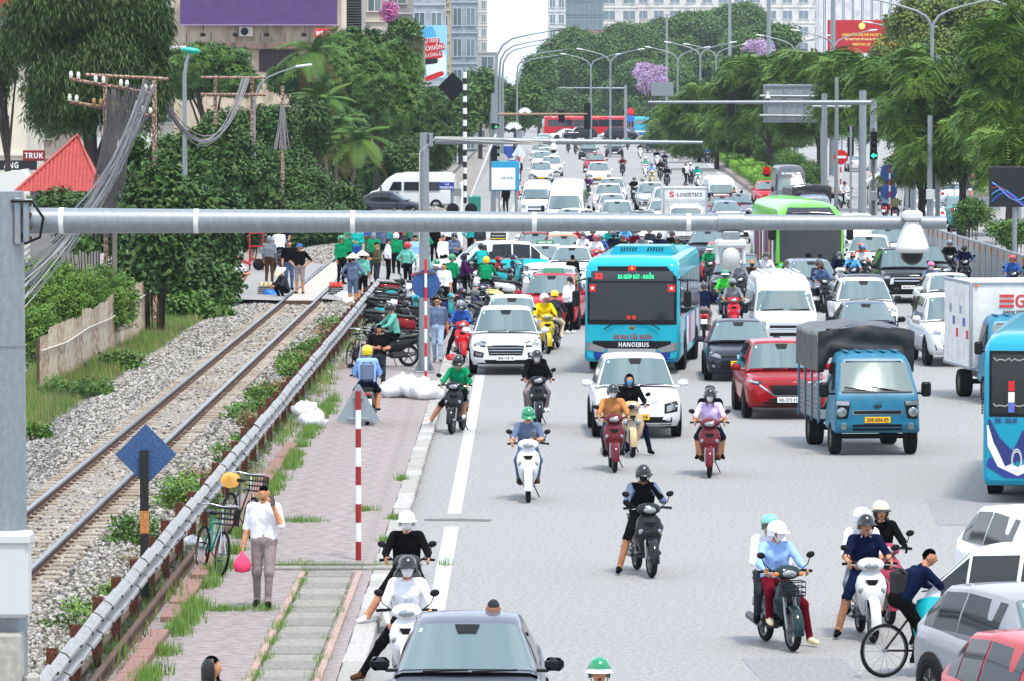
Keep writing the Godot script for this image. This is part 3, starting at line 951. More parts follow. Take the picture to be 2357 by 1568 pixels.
# opts: plate text,py plate colour yellow,cap roof colour,roof: 'rack' or taxi sign text,mir: mirror colour
func car(label: String,type: String,face: String,col: Color,at: Vector3,yaw: float,opts:={}) -> Node3D:
	var o:=copy(car_proto(type,face),{"suv": "suv_car","sedan": "sedan_car","hatch": "hatchback_car","big": "suv_car"}[type],label,"car",at,yaw,opts.get("group",""))
	recolor(o,paint(col),["body"])
	recolor(o,paint(opts.mir) if opts.has("mir") else paint(col),["wing_mirror"])
	var S: Dictionary=CARS[type]
	if opts.get("yellow",false): recolor(o,mat(Color(0.93,0.72,0.05),0.5),["number_plate"])
	if opts.has("plate"):
		var po: Node=o.get_node("number_plate")
		text(o,opts.plate,Vector3(0,po.get_meta("plate_y"),po.get_meta("plate_z")),0.4,0.075,mat(BLACK))
	var hi: float=S.H + 0.02
	if opts.has("sign"):
		var sg:=MB.new()
		sg.prism([Vector2(-0.36,0),Vector2(0.36,0),Vector2(0.3,0.15),Vector2(-0.3,0.15)],0.14,Transform3D(Basis.IDENTITY,Vector3(0,hi - 0.01,-0.15)))
		var so:=part(o,"taxi_sign",sg,mat(opts.signcol,0.4))
		if opts.sign != "": text(so,opts.sign,Vector3(0,hi + 0.065,-0.07),0.52,0.085,mat(WHITE))
	if opts.has("rack"):
		for zz in [0.35,-0.1,-0.55,-1.0]:
			var rk:=MB.new()
			rk.box(Vector3(0,hi + 0.09,zz),Vector3(1.1,0.04,0.07),0.01)
			for s in [-1.0,1.0]: rk.box(Vector3(0.5*s,hi + 0.03,zz),Vector3(0.05,0.12,0.05))
			part(o,"roof_bar",rk,DARK)
		for s in [-1.0,1.0]:
			var rk:=MB.new()
			rk.box(Vector3(0.55*s,hi + 0.12,-0.3),Vector3(0.05,0.06,1.6),0.015)
			part(o,"roof_rail",rk,DARK)
	if opts.has("rear"):  # a second colour wrapped round the rear quarters
		var key:="rear_%s" % type
		if not protos.has(key):
			var m:=MB.new()
			for s in [1.0,-1.0]:
				var rows:=[]
				for st in S.st:
					if st[0] < S.L*0.25: continue
					var h:=half_ring(S.L/2 - st[0],st[1],st[2],S.W/2*st[3] + 0.006)
					rows.append([h[3]*Vector3(s,1,1) + Vector3(0,0.02,0),h[4]*Vector3(s,1,1),h[5]*Vector3(s,1,1),h[6]*Vector3(s,1,1)])
				m.surf(rows)
			protos[key]=m.mesh()
		inst(o,"rear_quarter_wrap",protos[key],paint(opts.rear),Transform3D.IDENTITY)
	return o

# ---- vans,trucks,buses: bodies lofted from side profiles
func boxy(rows2: Array) -> MB:   # rows2: [z,bottom,top,half width bottom,half width top,corner]
	var m:=MB.new()
	var rows:=[]
	for r in rows2:
		var yb: float=r[1]
		var yt: float=r[2]
		var wb: float=r[3]
		var wt: float=r[4]
		var c: float=r[5]
		rows.append(full([Vector3(0,yt + c*0.25,r[0]),Vector3(wt - c*1.6,yt + c*0.12,r[0]),Vector3(wt - c*0.5,yt - c*0.2,r[0]),Vector3(wt,yt - c,r[0]),Vector3(lerpf(wt,wb,0.45),lerpf(yt,yb,0.45),r[0]),Vector3(wb,yb + c*0.8,r[0]),Vector3(wb - c*0.5,yb,r[0])]))
	m.surf(rows,true)
	m.cap(rows[0],Vector3.BACK)
	m.cap(rows[rows.size() - 1],Vector3.FORWARD)
	return m

func van(label: String,kind: String,col: Color,at: Vector3,yaw: float) -> Node3D:
	var key:="van_" + kind
	if not protos.has(key):
		var root:=Node3D.new()
		var H2:=2.2 if kind == "low" else 2.68
		var W:=0.93 if kind == "low" else 1.0
		var rf:=1.45
		var hp:=0.32 if kind == "low" else 0.66
		var body:=boxy([[2.55,0.5,0.75,W*0.8,W*0.78,0.08],[2.5,0.36,0.95,W*0.93,W*0.88,0.1],[2.38,0.32,1.1,W*0.98,W*0.92,0.1],[2.0,0.3,1.22,W,W*0.95,0.1],[rf,0.3,H2 - hp,W,W*0.82,0.16],[rf - 0.5 if kind == "low" else rf - 0.28,0.3,H2 - (0.04 if kind == "low" else 0.16),W,W*0.8,0.2],[0.3,0.3,H2,W,W*0.8,0.2],[-2.3,0.3,H2,W,W*0.8,0.2],[-2.55,0.34,H2 - 0.12,W*0.96,W*0.76,0.2]])
		part(root,"body",body,paint(WHITE))
		var g:=MB.new()
		var rr:=[]
		for j in 5:
			var t:=j/4.0
			var row:=PackedVector3Array()
			for i in 9:
				var x:=lerpf(-1,1,i/8.0)*lerpf(W*0.87,W*0.76,t)
				var y:=lerpf(1.24,H2 - hp - 0.1,t)
				row.append(Vector3(x,y,front_z(body,x,y) + 0.01))
			rr.append(row)
		g.surf(rr)
		part(root,"windscreen",g,GLASS)
		for s in [-1.0,1.0]:
			for q in [[1.3,0.55],[0.4,-0.6],[-0.75,-1.75]]:
				var sw:=MB.new()
				sw.quad(Vector3(s*(W*0.985),1.2,q[0]),Vector3(s*(W*0.985),1.2,q[1]),Vector3(s*(W*0.88),H2 - 0.5,q[1]),Vector3(s*(W*0.88),H2 - 0.5,q[0] - (0.25 if q[0] > 1 else 0.0)))
				part(root,"side_window",sw,TINT)
			var mi:=MB.new()
			mi.box(Vector3(s*(W + 0.16),1.3,1.75),Vector3(0.17,0.28,0.1),0.04)
			mi.box(Vector3(s*(W + 0.03),1.25,1.75),Vector3(0.2,0.04,0.04))
			part(root,"wing_mirror",mi,DARK)
			part(root,"headlamp",patch(body,[Vector2(s*W*0.6,0.96),Vector2(s*W*0.88,0.99),Vector2(s*W*0.9,0.76),Vector2(s*W*0.62,0.74)]),LAMP)
			for zz in [1.65,-1.5]: add_wheel(root,Vector3(s*(W - 0.08),0.34,zz),0.34,0.2,mat(Color(0.5,0.5,0.52),0.4,0.7))
		for q in [[0.92,0.03,CHROME],[0.86,0.07,DARK],[0.78,0.03,CHROME],[0.66,0.09,DARK],[0.44,0.16,DARK]]:
			part(root,"grille_bar",patch(body,[Vector2(-0.5*W,q[0]),Vector2(0.5*W,q[0]),Vector2(0.5*W,q[0] - q[1]),Vector2(-0.5*W,q[0] - q[1])],0.008),q[2])
		for x in [-0.5,0.25]:
			var wp:=MB.new()
			wp.box(Vector3(x + 0.15,1.27,front_z(body,x,1.27) + 0.03),Vector3(0.6,0.025,0.025),0.0,Basis.from_euler(Vector3(0,0,0.05)))
			part(root,"wiper",wp,DARK)
		if kind == "low":
			for x in [-0.5,-0.3,-0.1,0.1,0.3,0.5]:
				var rb:=MB.new()
				rb.box(Vector3(x,H2 + 0.05,-0.8),Vector3(0.05,0.03,2.6),0.01)
				part(root,"roof_rib",rb,paint(WHITE))
		protos[key]=root
	var o:=copy(protos[key],"passenger_van",label,"van",at,yaw)
	recolor(o,paint(col),["body","roof_rib"])
	return o

func truck(label: String,cab: Color,cargo: String,at: Vector3,yaw: float,opts:={}) -> Node3D:
	var t:=thing("cargo_truck",label,"truck",at,yaw)
	var W:=0.87
	# z 0 is the nose,the truck reaches back to -z
	var body:=boxy([[0.0,0.62,0.8,W*0.93,W*0.9,0.06],[-0.03,0.5,1.05,W*0.98,W*0.94,0.07],[-0.08,0.46,1.27,W,W*0.96,0.06],[-0.58,0.46,1.9,W,W*0.86,0.1],[-0.72,0.46,2.0,W,W*0.84,0.12],[-1.25,0.46,2.04,W,W*0.83,0.12],[-1.42,0.46,1.98,W*0.98,W*0.82,0.12]])
	var cm:=noisy("truck" + cab.to_html(),[[0.0,cab.darkened(0.18)],[0.42,cab.darkened(0.06)],[0.6,cab],[1.0,cab.lightened(0.06)]],Vector3(0.5,0.5,0.5),0.012,0.38)
	part(t,"cab",body,cm)
	var fz:=func(x: float,y: float) -> float: return front_z(body,x,y)
	var g:=MB.new()
	var rr:=[]
	for j in 5:
		var row:=PackedVector3Array()
		for i in 9:
			var x:=lerpf(-1,1,i/8.0)*lerpf(W*0.86,W*0.76,j/4.0)
			var y:=lerpf(1.3,1.86,j/4.0)
			row.append(Vector3(x,y,fz.call(x,y) + 0.012))
		rr.append(row)
	g.surf(rr)
	part(t,"windscreen",g,GLASS)
	for q in [[1.28,1.305],[1.86,1.885]]:
		part(t,"windscreen_seal",patch(body,[Vector2(-W*0.82,q[1]),Vector2(W*0.82,q[1]),Vector2(W*0.84,q[0]),Vector2(-W*0.84,q[0])],0.016,8,1),DARK)
	for s in [-1.0,1.0]:
		part(t,"lamp_housing",patch(body,[Vector2(s*0.54,1.1),Vector2(s*0.84,1.13),Vector2(s*0.85,0.74),Vector2(s*0.6,0.76)]),DARK)
		part(t,"indicator",patch(body,[Vector2(s*0.56,1.1),Vector2(s*0.83,1.12),Vector2(s*0.83,1.03),Vector2(s*0.57,1.02)],0.014,4,2),LAMP)
		var hl:=MB.new()
		hl.ell(Vector3(s*0.72,0.88,fz.call(s*0.72,0.88)),Vector3(0.1,0.1,0.03),Basis.IDENTITY,14,8)
		part(t,"headlamp",hl,LAMP)
		var fg:=MB.new()
		fg.box(Vector3(s*0.68,0.6,fz.call(s*0.68,0.62) + 0.005),Vector3(0.11,0.13,0.02),0.008)
		part(t,"fog_lamp",fg,LAMP)
		var mi:=MB.new()
		mi.box(Vector3(s*(W + 0.17),1.32,-0.32),Vector3(0.2,0.3,0.1),0.04)
		mi.box(Vector3(s*(W + 0.04),1.24,-0.34),Vector3(0.2,0.04,0.04))
		part(t,"wing_mirror",mi,DARK)
		var sw:=MB.new()
		sw.quad(Vector3(s*(W + 0.004),1.28,-0.5),Vector3(s*(W + 0.004),1.28,-1.25),Vector3(s*(W*0.875),1.84,-1.2),Vector3(s*(W*0.88),1.84,-0.72))
		part(t,"side_window",sw,TINT)
		add_wheel(t,Vector3(s*(W - 0.1),0.33,-0.62),0.33,0.2,mat(Color(0.4,0.38,0.35),0.7,0.3))
		add_wheel(t,Vector3(s*(W - 0.1),0.33,-3.3),0.33,0.3,mat(Color(0.4,0.38,0.35),0.7,0.3))
	for q in [[0.6,0.03],[0.54,0.05],[0.48,0.02]]:
		pass
	part(t,"lower_grille",patch(body,[Vector2(-0.5,0.64),Vector2(0.5,0.64),Vector2(0.5,0.51),Vector2(-0.5,0.51)]),DARK)
	part(t,"grille_bar",patch(body,[Vector2(-0.5,0.585),Vector2(0.5,0.585),Vector2(0.5,0.565),Vector2(-0.5,0.565)],0.014),cm)
	part(t,"upper_grille_frame",patch(body,[Vector2(-0.52,0.925),Vector2(0.52,0.925),Vector2(0.5,0.83),Vector2(-0.5,0.83)]),CHROME)
	part(t,"upper_grille",patch(body,[Vector2(-0.49,0.91),Vector2(0.49,0.91),Vector2(0.47,0.85),Vector2(-0.47,0.85)],0.012),DARK)
	var em:=MB.new()
	em.ell(Vector3(0,1.0,fz.call(0,1.0)),Vector3(0.09,0.042,0.02),Basis.IDENTITY,14,6)
	var eo:=part(t,"emblem",em,DARK)
	if opts.has("badge"): text(eo,opts.badge,Vector3(0,1.0,fz.call(0,1.0) + 0.022),0.13,0.042,CHROME)
	if opts.has("plate"):
		var pl:=MB.new()
		pl.box(Vector3(0,0.73,fz.call(0,0.73) + 0.02),Vector3(0.52,0.12,0.012),0.003)
		var po:=part(t,"number_plate",pl,mat(Color(0.93,0.7,0.05),0.5))
		text(po,opts.plate,Vector3(0,0.73,fz.call(0,0.73) + 0.028),0.44,0.075,mat(BLACK))
	for x in [-0.35,0.2]:
		var wp:=MB.new()
		wp.box(Vector3(x,1.335,fz.call(x,1.33) + 0.03),Vector3(0.62,0.028,0.02),0.0,Basis.from_euler(Vector3(0,0,-0.16)))
		part(t,"wiper",wp,DARK)
	var ch:=MB.new()
	for s in [-0.4,0.4]: ch.box(Vector3(s,0.52,-2.6),Vector3(0.1,0.14,4.2))
	ch.box(Vector3(0,0.36,-0.62),Vector3(1.3,0.1,0.1),0.03)
	ch.box(Vector3(0,0.36,-3.3),Vector3(1.3,0.12,0.12),0.03)
	part(t,"chassis",ch,DARK)
	for i in 5:
		var rb:=MB.new()
		rb.box(Vector3(lerpf(-0.5,0.5,i/4.0),2.065,-1.05),Vector3(0.09,0.03,0.55),0.012)
		part(t,"roof_rib",rb,cm)
	if cargo == "tarp":
		for s in [-1.0,1.0]:
			for k in 7:
				var sl:=MB.new()
				sl.box(Vector3(s*0.93,0.66 + k*0.1,-2.95),Vector3(0.03,0.085,2.8),0.008)
				part(t,"side_slat",sl,mat(Color(0.45,0.44,0.42),0.5,0.5))
			for zz in [-1.6,-2.5,-3.4,-4.3]:
				var st:=MB.new()
				st.box(Vector3(s*0.955,1.2,zz),Vector3(0.04,1.3,0.06),0.008)
				part(t,"stake",st,cm)
		var fl:=MB.new()
		fl.box(Vector3(0,0.62,-2.95),Vector3(1.86,0.06,2.85),0.01)
		part(t,"cargo_floor",fl,DARK)
		var tp:=MB.new()
		var nz:=FastNoiseLite.new()
		nz.seed=4
		nz.frequency=1.6
		var rows:=[]
		for j in 15:
			var z:=-1.5 - j*0.2107
			var row:=PackedVector3Array()
			for i in 25:
				var u:=i/24.0
				var p:=Vector3.ZERO
				if u < 0.3: p=Vector3(-0.99,lerpf(1.62,2.42,u/0.3),z)
				elif u <= 0.7: p=Vector3(lerpf(-0.95,0.95,(u - 0.3)/0.4),2.46 + 0.1*(1.0 - absf(u - 0.5)/0.2),z)
				else: p=Vector3(0.99,lerpf(2.42,1.62,(u - 0.7)/0.3),z)
				var w:=nz.get_noise_3d(p.x*1.5,p.y*0.8,p.z)*0.055 + sin(z*7.0 + p.x*2.0)*0.008
				p += Vector3(w if absf(p.x) > 0.97 else 0.0,w*0.9 if p.y > 2.3 else 0.0,0)
				row.append(p)
			rows.append(row)
		tp.surf(rows)
		var fr:=[]
		for j in 9:
			var row:=PackedVector3Array()
			for i in 17:
				var u:=i/16.0
				var x:=lerpf(-0.99,0.99,u)
				var yt:=2.43 + 0.13*(1.0 - absf(u - 0.5)*2.0)
				var y:=lerpf(yt,1.6 if absf(x) > 0.86 else 1.9,j/8.0)
				row.append(Vector3(x,y,-1.47 + nz.get_noise_2d(x*1.3,y*2.2)*0.06 + 0.03*sin(y*16.0 + x*3.0)*(j/8.0)))
			fr.append(row)
		tp.surf(fr)
		part(t,"tarpaulin",tp,mat(Color(0.075,0.075,0.08),0.4,0.0,0.6))
	else:
		var bx:=MB.new()
		bx.box(Vector3(0,1.78,-3.05),Vector3(2.02,2.02,3.1),0.03)
		var bo:=part(t,"cargo_box",bx,noisy("boxwhite",[[0.0,Color(0.72,0.72,0.7)],[0.5,Color(0.8,0.81,0.81)],[1.0,Color(0.86,0.86,0.86)]],Vector3(0.3,0.3,0.3),0.01,0.5))
		for s in [-1.0,1.0]:
			for y in [2.785,0.78]:
				var rl:=MB.new()
				rl.box(Vector3(s*0.995,y,-3.05),Vector3(0.07,0.08,3.14),0.012)
				part(t,"corner_rail",rl,mat(STEEL,0.4,0.6))
			var rl2:=MB.new()
			rl2.box(Vector3(s*0.985,1.78,-1.495),Vector3(0.08,2.03,0.07),0.012)
			part(t,"corner_rail",rl2,mat(STEEL,0.4,0.6))
		for y in [2.79,0.78]:
			var rl3:=MB.new()
			rl3.box(Vector3(0,y,-1.492),Vector3(2.0,0.06,0.06),0.012)
			part(t,"corner_rail",rl3,mat(STEEL,0.4,0.6))
		if cargo == "logistics":
			text(bo,"LOGISTICS",Vector3(0.2,2.48,-1.492),1.15,0.17,mat(Color(0.12,0.13,0.3)))
			text(bo,"S",Vector3(-0.62,2.49,-1.492),0.22,0.26,mat(RED))
			var bd:=MB.new()
			for k in 5: bd.box(Vector3(0,2.25 - k*0.07,-1.495),Vector3(1.85,0.02,0.012))
			part(t,"front_ribs",bd,mat(STEEL,0.5,0.4))
		if cargo == "express":
			text(bo,"G",Vector3(0.2,2.36,-1.49),0.24,0.3,mat(Color(0.75,0.2,0.18)))
			text(bo,"B",Vector3(0.48,2.36,-1.49),0.26,0.3,mat(Color(0.08,0.1,0.16)))
			for k in 3:
				var st:=MB.new()
				st.box(Vector3(-0.13,2.48 - k*0.12,-1.486),Vector3(0.34,0.07,0.012))
				part(bo,"logo_stripe",st,mat(Color(0.75,0.2,0.18),0.5))
			text(bo,"GIADAP EXPRESS.COM",Vector3(0.2,2.1,-1.492),0.84,0.075,mat(Color(0.08,0.1,0.16)))
			for k in 6:
				var ad:=MB.new()
				ad.box(Vector3(-1.0125,1.55 + (k % 3)*0.28,-1.8 - k*0.4),Vector3(0.004,0.2,0.28))
				part(bo,"side_print",ad,mat([RED,Color(0.2,0.3,0.6),Color(0.5,0.55,0.6)][k % 3],0.5))
			var lp:=MB.new()
			lp.box(Vector3(-0.85,2.72,-1.47),Vector3(0.07,0.05,0.04),0.01)
			part(bo,"marker_lamp",lp,AMBER)
	return t

func bus(label: String,kind: String,col: Color,at: Vector3,yaw: float,L:=9.4) -> Node3D:
	var t:=thing("city_bus",label,"bus",at,yaw)
	var W:=1.24
	var H2:=3.0
	var body: MB
	if kind == "green":
		body=boxy([[0.0,0.5,1.2,W*0.9,W*0.9,0.12],[-0.06,0.36,2.4,W*0.97,W*0.95,0.2],[-0.2,0.3,2.85,W,W*0.96,0.26],[-0.6,0.3,3.08,W,W*0.95,0.34],[-1.6,0.3,3.2,W,W*0.93,0.36],[-L + 0.3,0.3,3.2,W,W*0.93,0.36],[-L,0.4,2.9,W*0.95,W*0.9,0.3]])
	else:
		body=boxy([[0.0,0.42,1.3,W*0.93,W*0.92,0.1],[-0.04,0.34,2.5,W*0.97,W*0.96,0.12],[-0.1,0.32,2.78,W*0.99,W*0.97,0.14],[-0.28,0.3,2.94,W,W*0.97,0.16],[-0.7,0.3,H2,W,W*0.97,0.18],[-L + 0.3,0.3,H2,W,W*0.97,0.18],[-L,0.4,H2 - 0.2,W*0.97,W*0.93,0.16]])
	part(t,"body",body,paint(col))
	var fz:=func(x: float,y: float) -> float: return front_z(body,x,y)
	var rail:=func(called: String,m: Material,x0: float,x1: float,y0: float,y1: float,up:=0.01) -> MeshInstance3D:
		return part(t,called,patch(body,[Vector2(x0,y1),Vector2(x1,y1),Vector2(x1,y0),Vector2(x0,y0)],up,8,5),m)
	for s in [-1.0,1.0]:
		add_wheel(t,Vector3(s*(W - 0.12),0.47,-2.3),0.47,0.28,mat(Color(0.35,0.35,0.36),0.6,0.4))
		add_wheel(t,Vector3(s*(W - 0.12),0.47,-L + 2.6),0.47,0.34,mat(Color(0.35,0.35,0.36),0.6,0.4))
		for zz in [-2.3,-L + 2.6]:
			var ar:=MB.new()
			ar.lathe([Vector2(0.0,0.0),Vector2(0.56,0.0)],Transform3D(Basis.from_euler(Vector3(0,0,-s*PI/2)),Vector3(s*(W + 0.004),0.5,zz)),18)
			part(t,"wheel_arch",ar,DARK)
		var nwin:=6
		for i in nwin:
			var sw:=MB.new()
			var za:=-0.5 - i*(L - 1.0)/nwin
			var zb:=za - (L - 1.0)/nwin + 0.08
			sw.quad(Vector3(s*(W + 0.002),1.45,za),Vector3(s*(W + 0.002),1.45,zb),Vector3(s*(W*0.985 + 0.004),2.5,zb),Vector3(s*(W*0.985 + 0.004),2.5,za))
			part(t,"side_window",sw,TINT)
	if kind == "city":
		# dark cab interior behind real glass: driver,wheel,poles,dash
		rail.call("windscreen_surround",DARK,-W*0.93,W*0.93,1.28,2.78)
		rail.call("windscreen",mat(Color(0.08,0.1,0.11),0.04,0.0,0.5),-W*0.88,W*0.87,1.4,2.36,0.02)
		rail.call("destination_display",mat(Color(0.18,0.2,0.21),0.3),-W*0.85,W*0.85,2.4,2.66,0.02)
		text(t,"32",Vector3(-0.86,2.53,fz.call(0.85,2.5) + 0.035),0.2,0.15,glow(Color(1.0,0.15,0.15),0.7))
		text(t,"BX.GIÁP BÁT - NHỔN",Vector3(0.1,2.53,fz.call(0.0,2.5) + 0.035),0.92,0.14,glow(Color(0.2,0.9,0.6),0.6))
		# flags
		for q in [[0.0,2.73,0.2,0.14],[-1.02,2.22,0.16,0.18],[1.02,2.22,0.2,0.18],[-0.08,1.47,0.09,0.1],[0.06,1.47,0.09,0.1]]:
			var fl:=MB.new()
			var z: float=fz.call(q[0],q[1]) + 0.04
			fl.box(Vector3(q[0],q[1],z),Vector3(q[2],q[3],0.01))
			var fo:=part(t,"flag",fl,mat(Color(0.8,0.1,0.08),0.6))
			if q[2] > 0.12:
				var st:=MB.new()
				var poly:=[]
				for k in 10: poly.append(Vector2(sin(TAU*k/10),cos(TAU*k/10))*q[3]*(0.34 if k % 2 == 0 else 0.14))
				st.prism(poly,0.006,Transform3D(Basis.IDENTITY,Vector3(q[0],q[1],z + 0.009)))
				part(fo,"star",st,mat(Color(0.95,0.8,0.2),0.6) if q[1] > 2.5 else mat(WHITE,0.6))
		# light belt under the windscreen,black brand band,chrome,blue bumper
		rail.call("brand_band",DARK,-W*0.95,W*0.95,0.66,0.86)
		rail.call("bright_strip",CHROME,-W*0.5,W*0.5,0.57,0.66,0.014)
		rail.call("blue_bumper",paint(Color(0.08,0.22,0.55)),-W*0.97,W*0.97,0.36,0.57,0.012)
		text(t,"XN BUS CẦU BƯƠU",Vector3(0.02,0.975,fz.call(0,1.0) + 0.015),1.0,0.15,mat(Color(0.6,0.08,0.1)))
		text(t,"HANOIBUS",Vector3(0.05,0.765,fz.call(0,0.77) + 0.02),0.78,0.115,mat(WHITE))
		var em:=MB.new()
		em.ell(Vector3(0.0,1.2,fz.call(0,1.2)),Vector3(0.075,0.05,0.02),Basis.IDENTITY,12,6)
		part(t,"emblem",em,mat(Color(0.5,0.3,0.15),0.4))
		var pl:=MB.new()
		pl.box(Vector3(0.05,0.48,fz.call(0,0.5) + 0.02),Vector3(0.33,0.17,0.012),0.003)
		var po:=part(t,"number_plate",pl,mat(Color(0.93,0.7,0.05),0.5))
		text(po,"29F",Vector3(0.05,0.52,fz.call(0,0.5) + 0.028),0.14,0.055,mat(BLACK))
		text(po,"052 68",Vector3(0.05,0.445,fz.call(0,0.5) + 0.028),0.26,0.055,mat(BLACK))
		for s in [-1.0,1.0]:
			part(t,"headlamp",patch(body,[Vector2(s*0.66,0.66),Vector2(s*1.18,0.84),Vector2(s*1.18,0.62),Vector2(s*0.74,0.56)],0.02),LAMP)
			var mi:=MB.new()
			mi.box(Vector3(s*(W + 0.2),1.95,0.08),Vector3(0.2,0.42,0.12),0.04)
			mi.tube([Vector3(s*(W - 0.05),2.45,-0.05),Vector3(s*(W + 0.2),2.4,0.1),Vector3(s*(W + 0.2),2.1,0.1)],0.025,6)
			part(t,"wing_mirror",mi,DARK)
			var wp:=MB.new()
			wp.tube([Vector3(s*0.72,1.16,fz.call(0.7,1.16) + 0.05),Vector3(s*0.45,1.33,fz.call(0.4,1.35) + 0.05),Vector3(s*0.08,1.4,fz.call(0.1,1.42) + 0.05)],0.014,5)
			part(t,"wiper",wp,DARK)
		# things seen behind the windscreen,set into it: driver,dash plant,mirror
		var ac:=MB.new()
		ac.prism([Vector2(-0.85,0),Vector2(0.85,0),Vector2(0.72,0.2),Vector2(-0.72,0.2)],1.8,Transform3D(Basis.IDENTITY,Vector3(0.1,H2 + 0.03,-3.2)))
		var ao:=part(t,"roof_air_conditioner",ac,paint(col))
		for q in [-0.35,0.35]:
			for k in 6:
				var sl:=MB.new()
				sl.box(Vector3(0.1 + q + (k - 2.5)*0.075,H2 + 0.15,-2.295),Vector3(0.03,0.11,0.012),0.0,Basis.from_euler(Vector3(0,0,-0.35)))
				part(ao,"vent",sl,DARK)
		for i in 11:
			var rb:=MB.new()
			rb.box(Vector3(0,H2 + 0.045,-4.5 - i*0.42),Vector3(1.9,0.02,0.05))
			part(t,"roof_seam",rb,mat(Color(0.55,0.72,0.74),0.5))
		# adverts on the flank
		for i in 6:
			var ad:=MB.new()
			ad.box(Vector3(W + 0.008,1.0,-3.2 - i*0.9),Vector3(0.006,0.75,0.86))
			part(t,"side_advert",ad,mat([Color(0.75,0.8,0.86),Color(0.65,0.28,0.3),Color(0.55,0.62,0.78),Color(0.72,0.7,0.72),Color(0.5,0.3,0.35),Color(0.7,0.78,0.85)][i],0.5))
	elif kind == "green":
		var gl:=rail.call("windscreen",mat(Color(0.08,0.1,0.11),0.04,0.0,0.5),-W*0.9,W*0.9,1.1,2.45,0.012)
		var hd:=patch(body,[Vector2(-W*0.62,3.06),Vector2(W*0.62,3.06),Vector2(W*0.86,2.48),Vector2(-W*0.86,2.48)],0.05,14,12)
		part(t,"head_panel",hd,mat(Color(0.1,0.1,0.13),0.15))
		rail.call("black_face",DARK,-W*0.93,W*0.93,0.55,1.08,0.01)
		rail.call("light_strip",glow(Color(0.3,0.75,0.9),0.6),-W*0.9,W*0.9,0.98,1.0,0.02)
		for s in [-1.0,1.0]:
			for x in [0.92,1.05]:
				var hl:=MB.new()
				hl.ell(Vector3(s*x,0.75,fz.call(s*x*0.95,0.75) + 0.01),Vector3(0.06,0.06,0.03))
				part(t,"headlamp",hl,LAMP)
			var mi:=MB.new()
			mi.box(Vector3(s*(W + 0.17),2.2,0.1),Vector3(0.26,0.62,0.16),0.06)
			mi.tube([Vector3(s*(W - 0.1),2.6,-0.1),Vector3(s*(W + 0.17),2.6,0.1)],0.03,6)
			part(t,"wing_mirror",mi,DARK)
		for s in [-1.0,1.0]:
			for i in 14:
				var ad:=MB.new()
				ad.box(Vector3(s*(W + 0.012),1.55 + 0.1*sin(i*2.1),-0.7 - i*0.6),Vector3(0.008,1.7,0.42))
				part(t,"side_advert",ad,mat([Color(0.35,0.3,0.5),Color(0.85,0.85,0.85),Color(0.12,0.12,0.16),Color(0.75,0.55,0.4),Color(0.5,0.15,0.2),Color(0.2,0.25,0.4)][i % 6],0.5))
		var wp:=MB.new()
		wp.tube([Vector3(-0.1,1.04,fz.call(0,1.05) + 0.05),Vector3(0.3,1.25,fz.call(0.3,1.25) + 0.05),Vector3(0.75,1.12,fz.call(0.7,1.15) + 0.05)],0.015,5)
		wp.tube([Vector3(-0.7,1.04,fz.call(-0.7,1.05) + 0.05),Vector3(-0.35,1.25,fz.call(-0.3,1.25) + 0.05),Vector3(0.1,1.15,fz.call(0.1,1.15) + 0.05)],0.015,5)
		part(t,"wiper",wp,DARK)
	elif kind == "rear":
		rail.call("rear_window",GLASS,-W*0.86,W*0.86,1.95,2.62)
		rail.call("lower_panel",paint(Color(0.1,0.3,0.6)),-W*0.93,W*0.93,0.42,0.75)
		rail.call("route_panel",mat(Color(0.9,0.9,0.88),0.5),-W*0.8,W*0.8,0.8,1.0)
		for s in [-1.0,1.0]: rail.call("tail_lamp",REDLAMP,minf(s*W*0.84,s*W*0.92),maxf(s*W*0.84,s*W*0.92),0.9,1.5)
	elif kind == "corner":
		rail.call("window_surround",DARK,-W*0.9,W*0.9,1.55,2.72)
		rail.call("front_window",mat(Color(0.08,0.09,0.09),0.04,0.0,0.5),-W*0.86,W*0.86,1.6,2.66,0.02)
		# lace curtain behind the glass,wavy hem
		for q in [[2.6,0.06],[1.78,0.05]]:
			var cu:=MB.new()
			var pts:=[]
			for i in 40:
				var x:=lerpf(-W*0.84,W*0.84,i/39.0)
				pts.append(Vector3(x,q[0] + absf(sin(i*1.3))*-q[1],fz.call(x,q[0]) + 0.03))
			cu.tube(pts,0.012,4)
			part(t,"curtain_hem",cu,mat(Color(0.6,0.58,0.55),0.9))
		var swoosh:=func(nm: String,m: Material,pts: Array,wd: Array,up: float) -> void:
			var mb:=MB.new()
			var rows:=[]
			for i in pts.size():
				var a: Vector2=pts[maxi(i - 1,0)]
				var b: Vector2=pts[mini(i + 1,pts.size() - 1)]
				var d:=(b - a).normalized()
				var row:=PackedVector3Array()
				for e in [-0.5,0.0,0.5]:
					var q2: Vector2=pts[i] + Vector2(-d.y,d.x)*wd[i]*e
					q2.y=maxf(q2.y,0.46)
					q2.x=clampf(q2.x,-W*0.93,W*0.93)
					row.append(Vector3(q2.x,q2.y,fz.call(q2.x,q2.y) + up))
				rows.append(row)
			mb.surf(rows)
			part(t,nm,mb,m)
		swoosh.call("white_swoosh",mat(WHITE,0.4),[Vector2(-1.15,1.4),Vector2(-1.08,1.05),Vector2(-0.9,0.72),Vector2(-0.6,0.58),Vector2(-0.3,0.72),Vector2(-0.12,1.05)],[0.04,0.12,0.16,0.16,0.14,0.05],0.014)
		swoosh.call("blue_swoosh",mat(Color(0.12,0.16,0.42),0.4),[Vector2(-1.12,1.5),Vector2(-0.98,1.15),Vector2(-0.75,0.8),Vector2(-0.55,0.9),Vector2(-0.5,1.3)],[0.05,0.12,0.3,0.28,0.05],0.018)
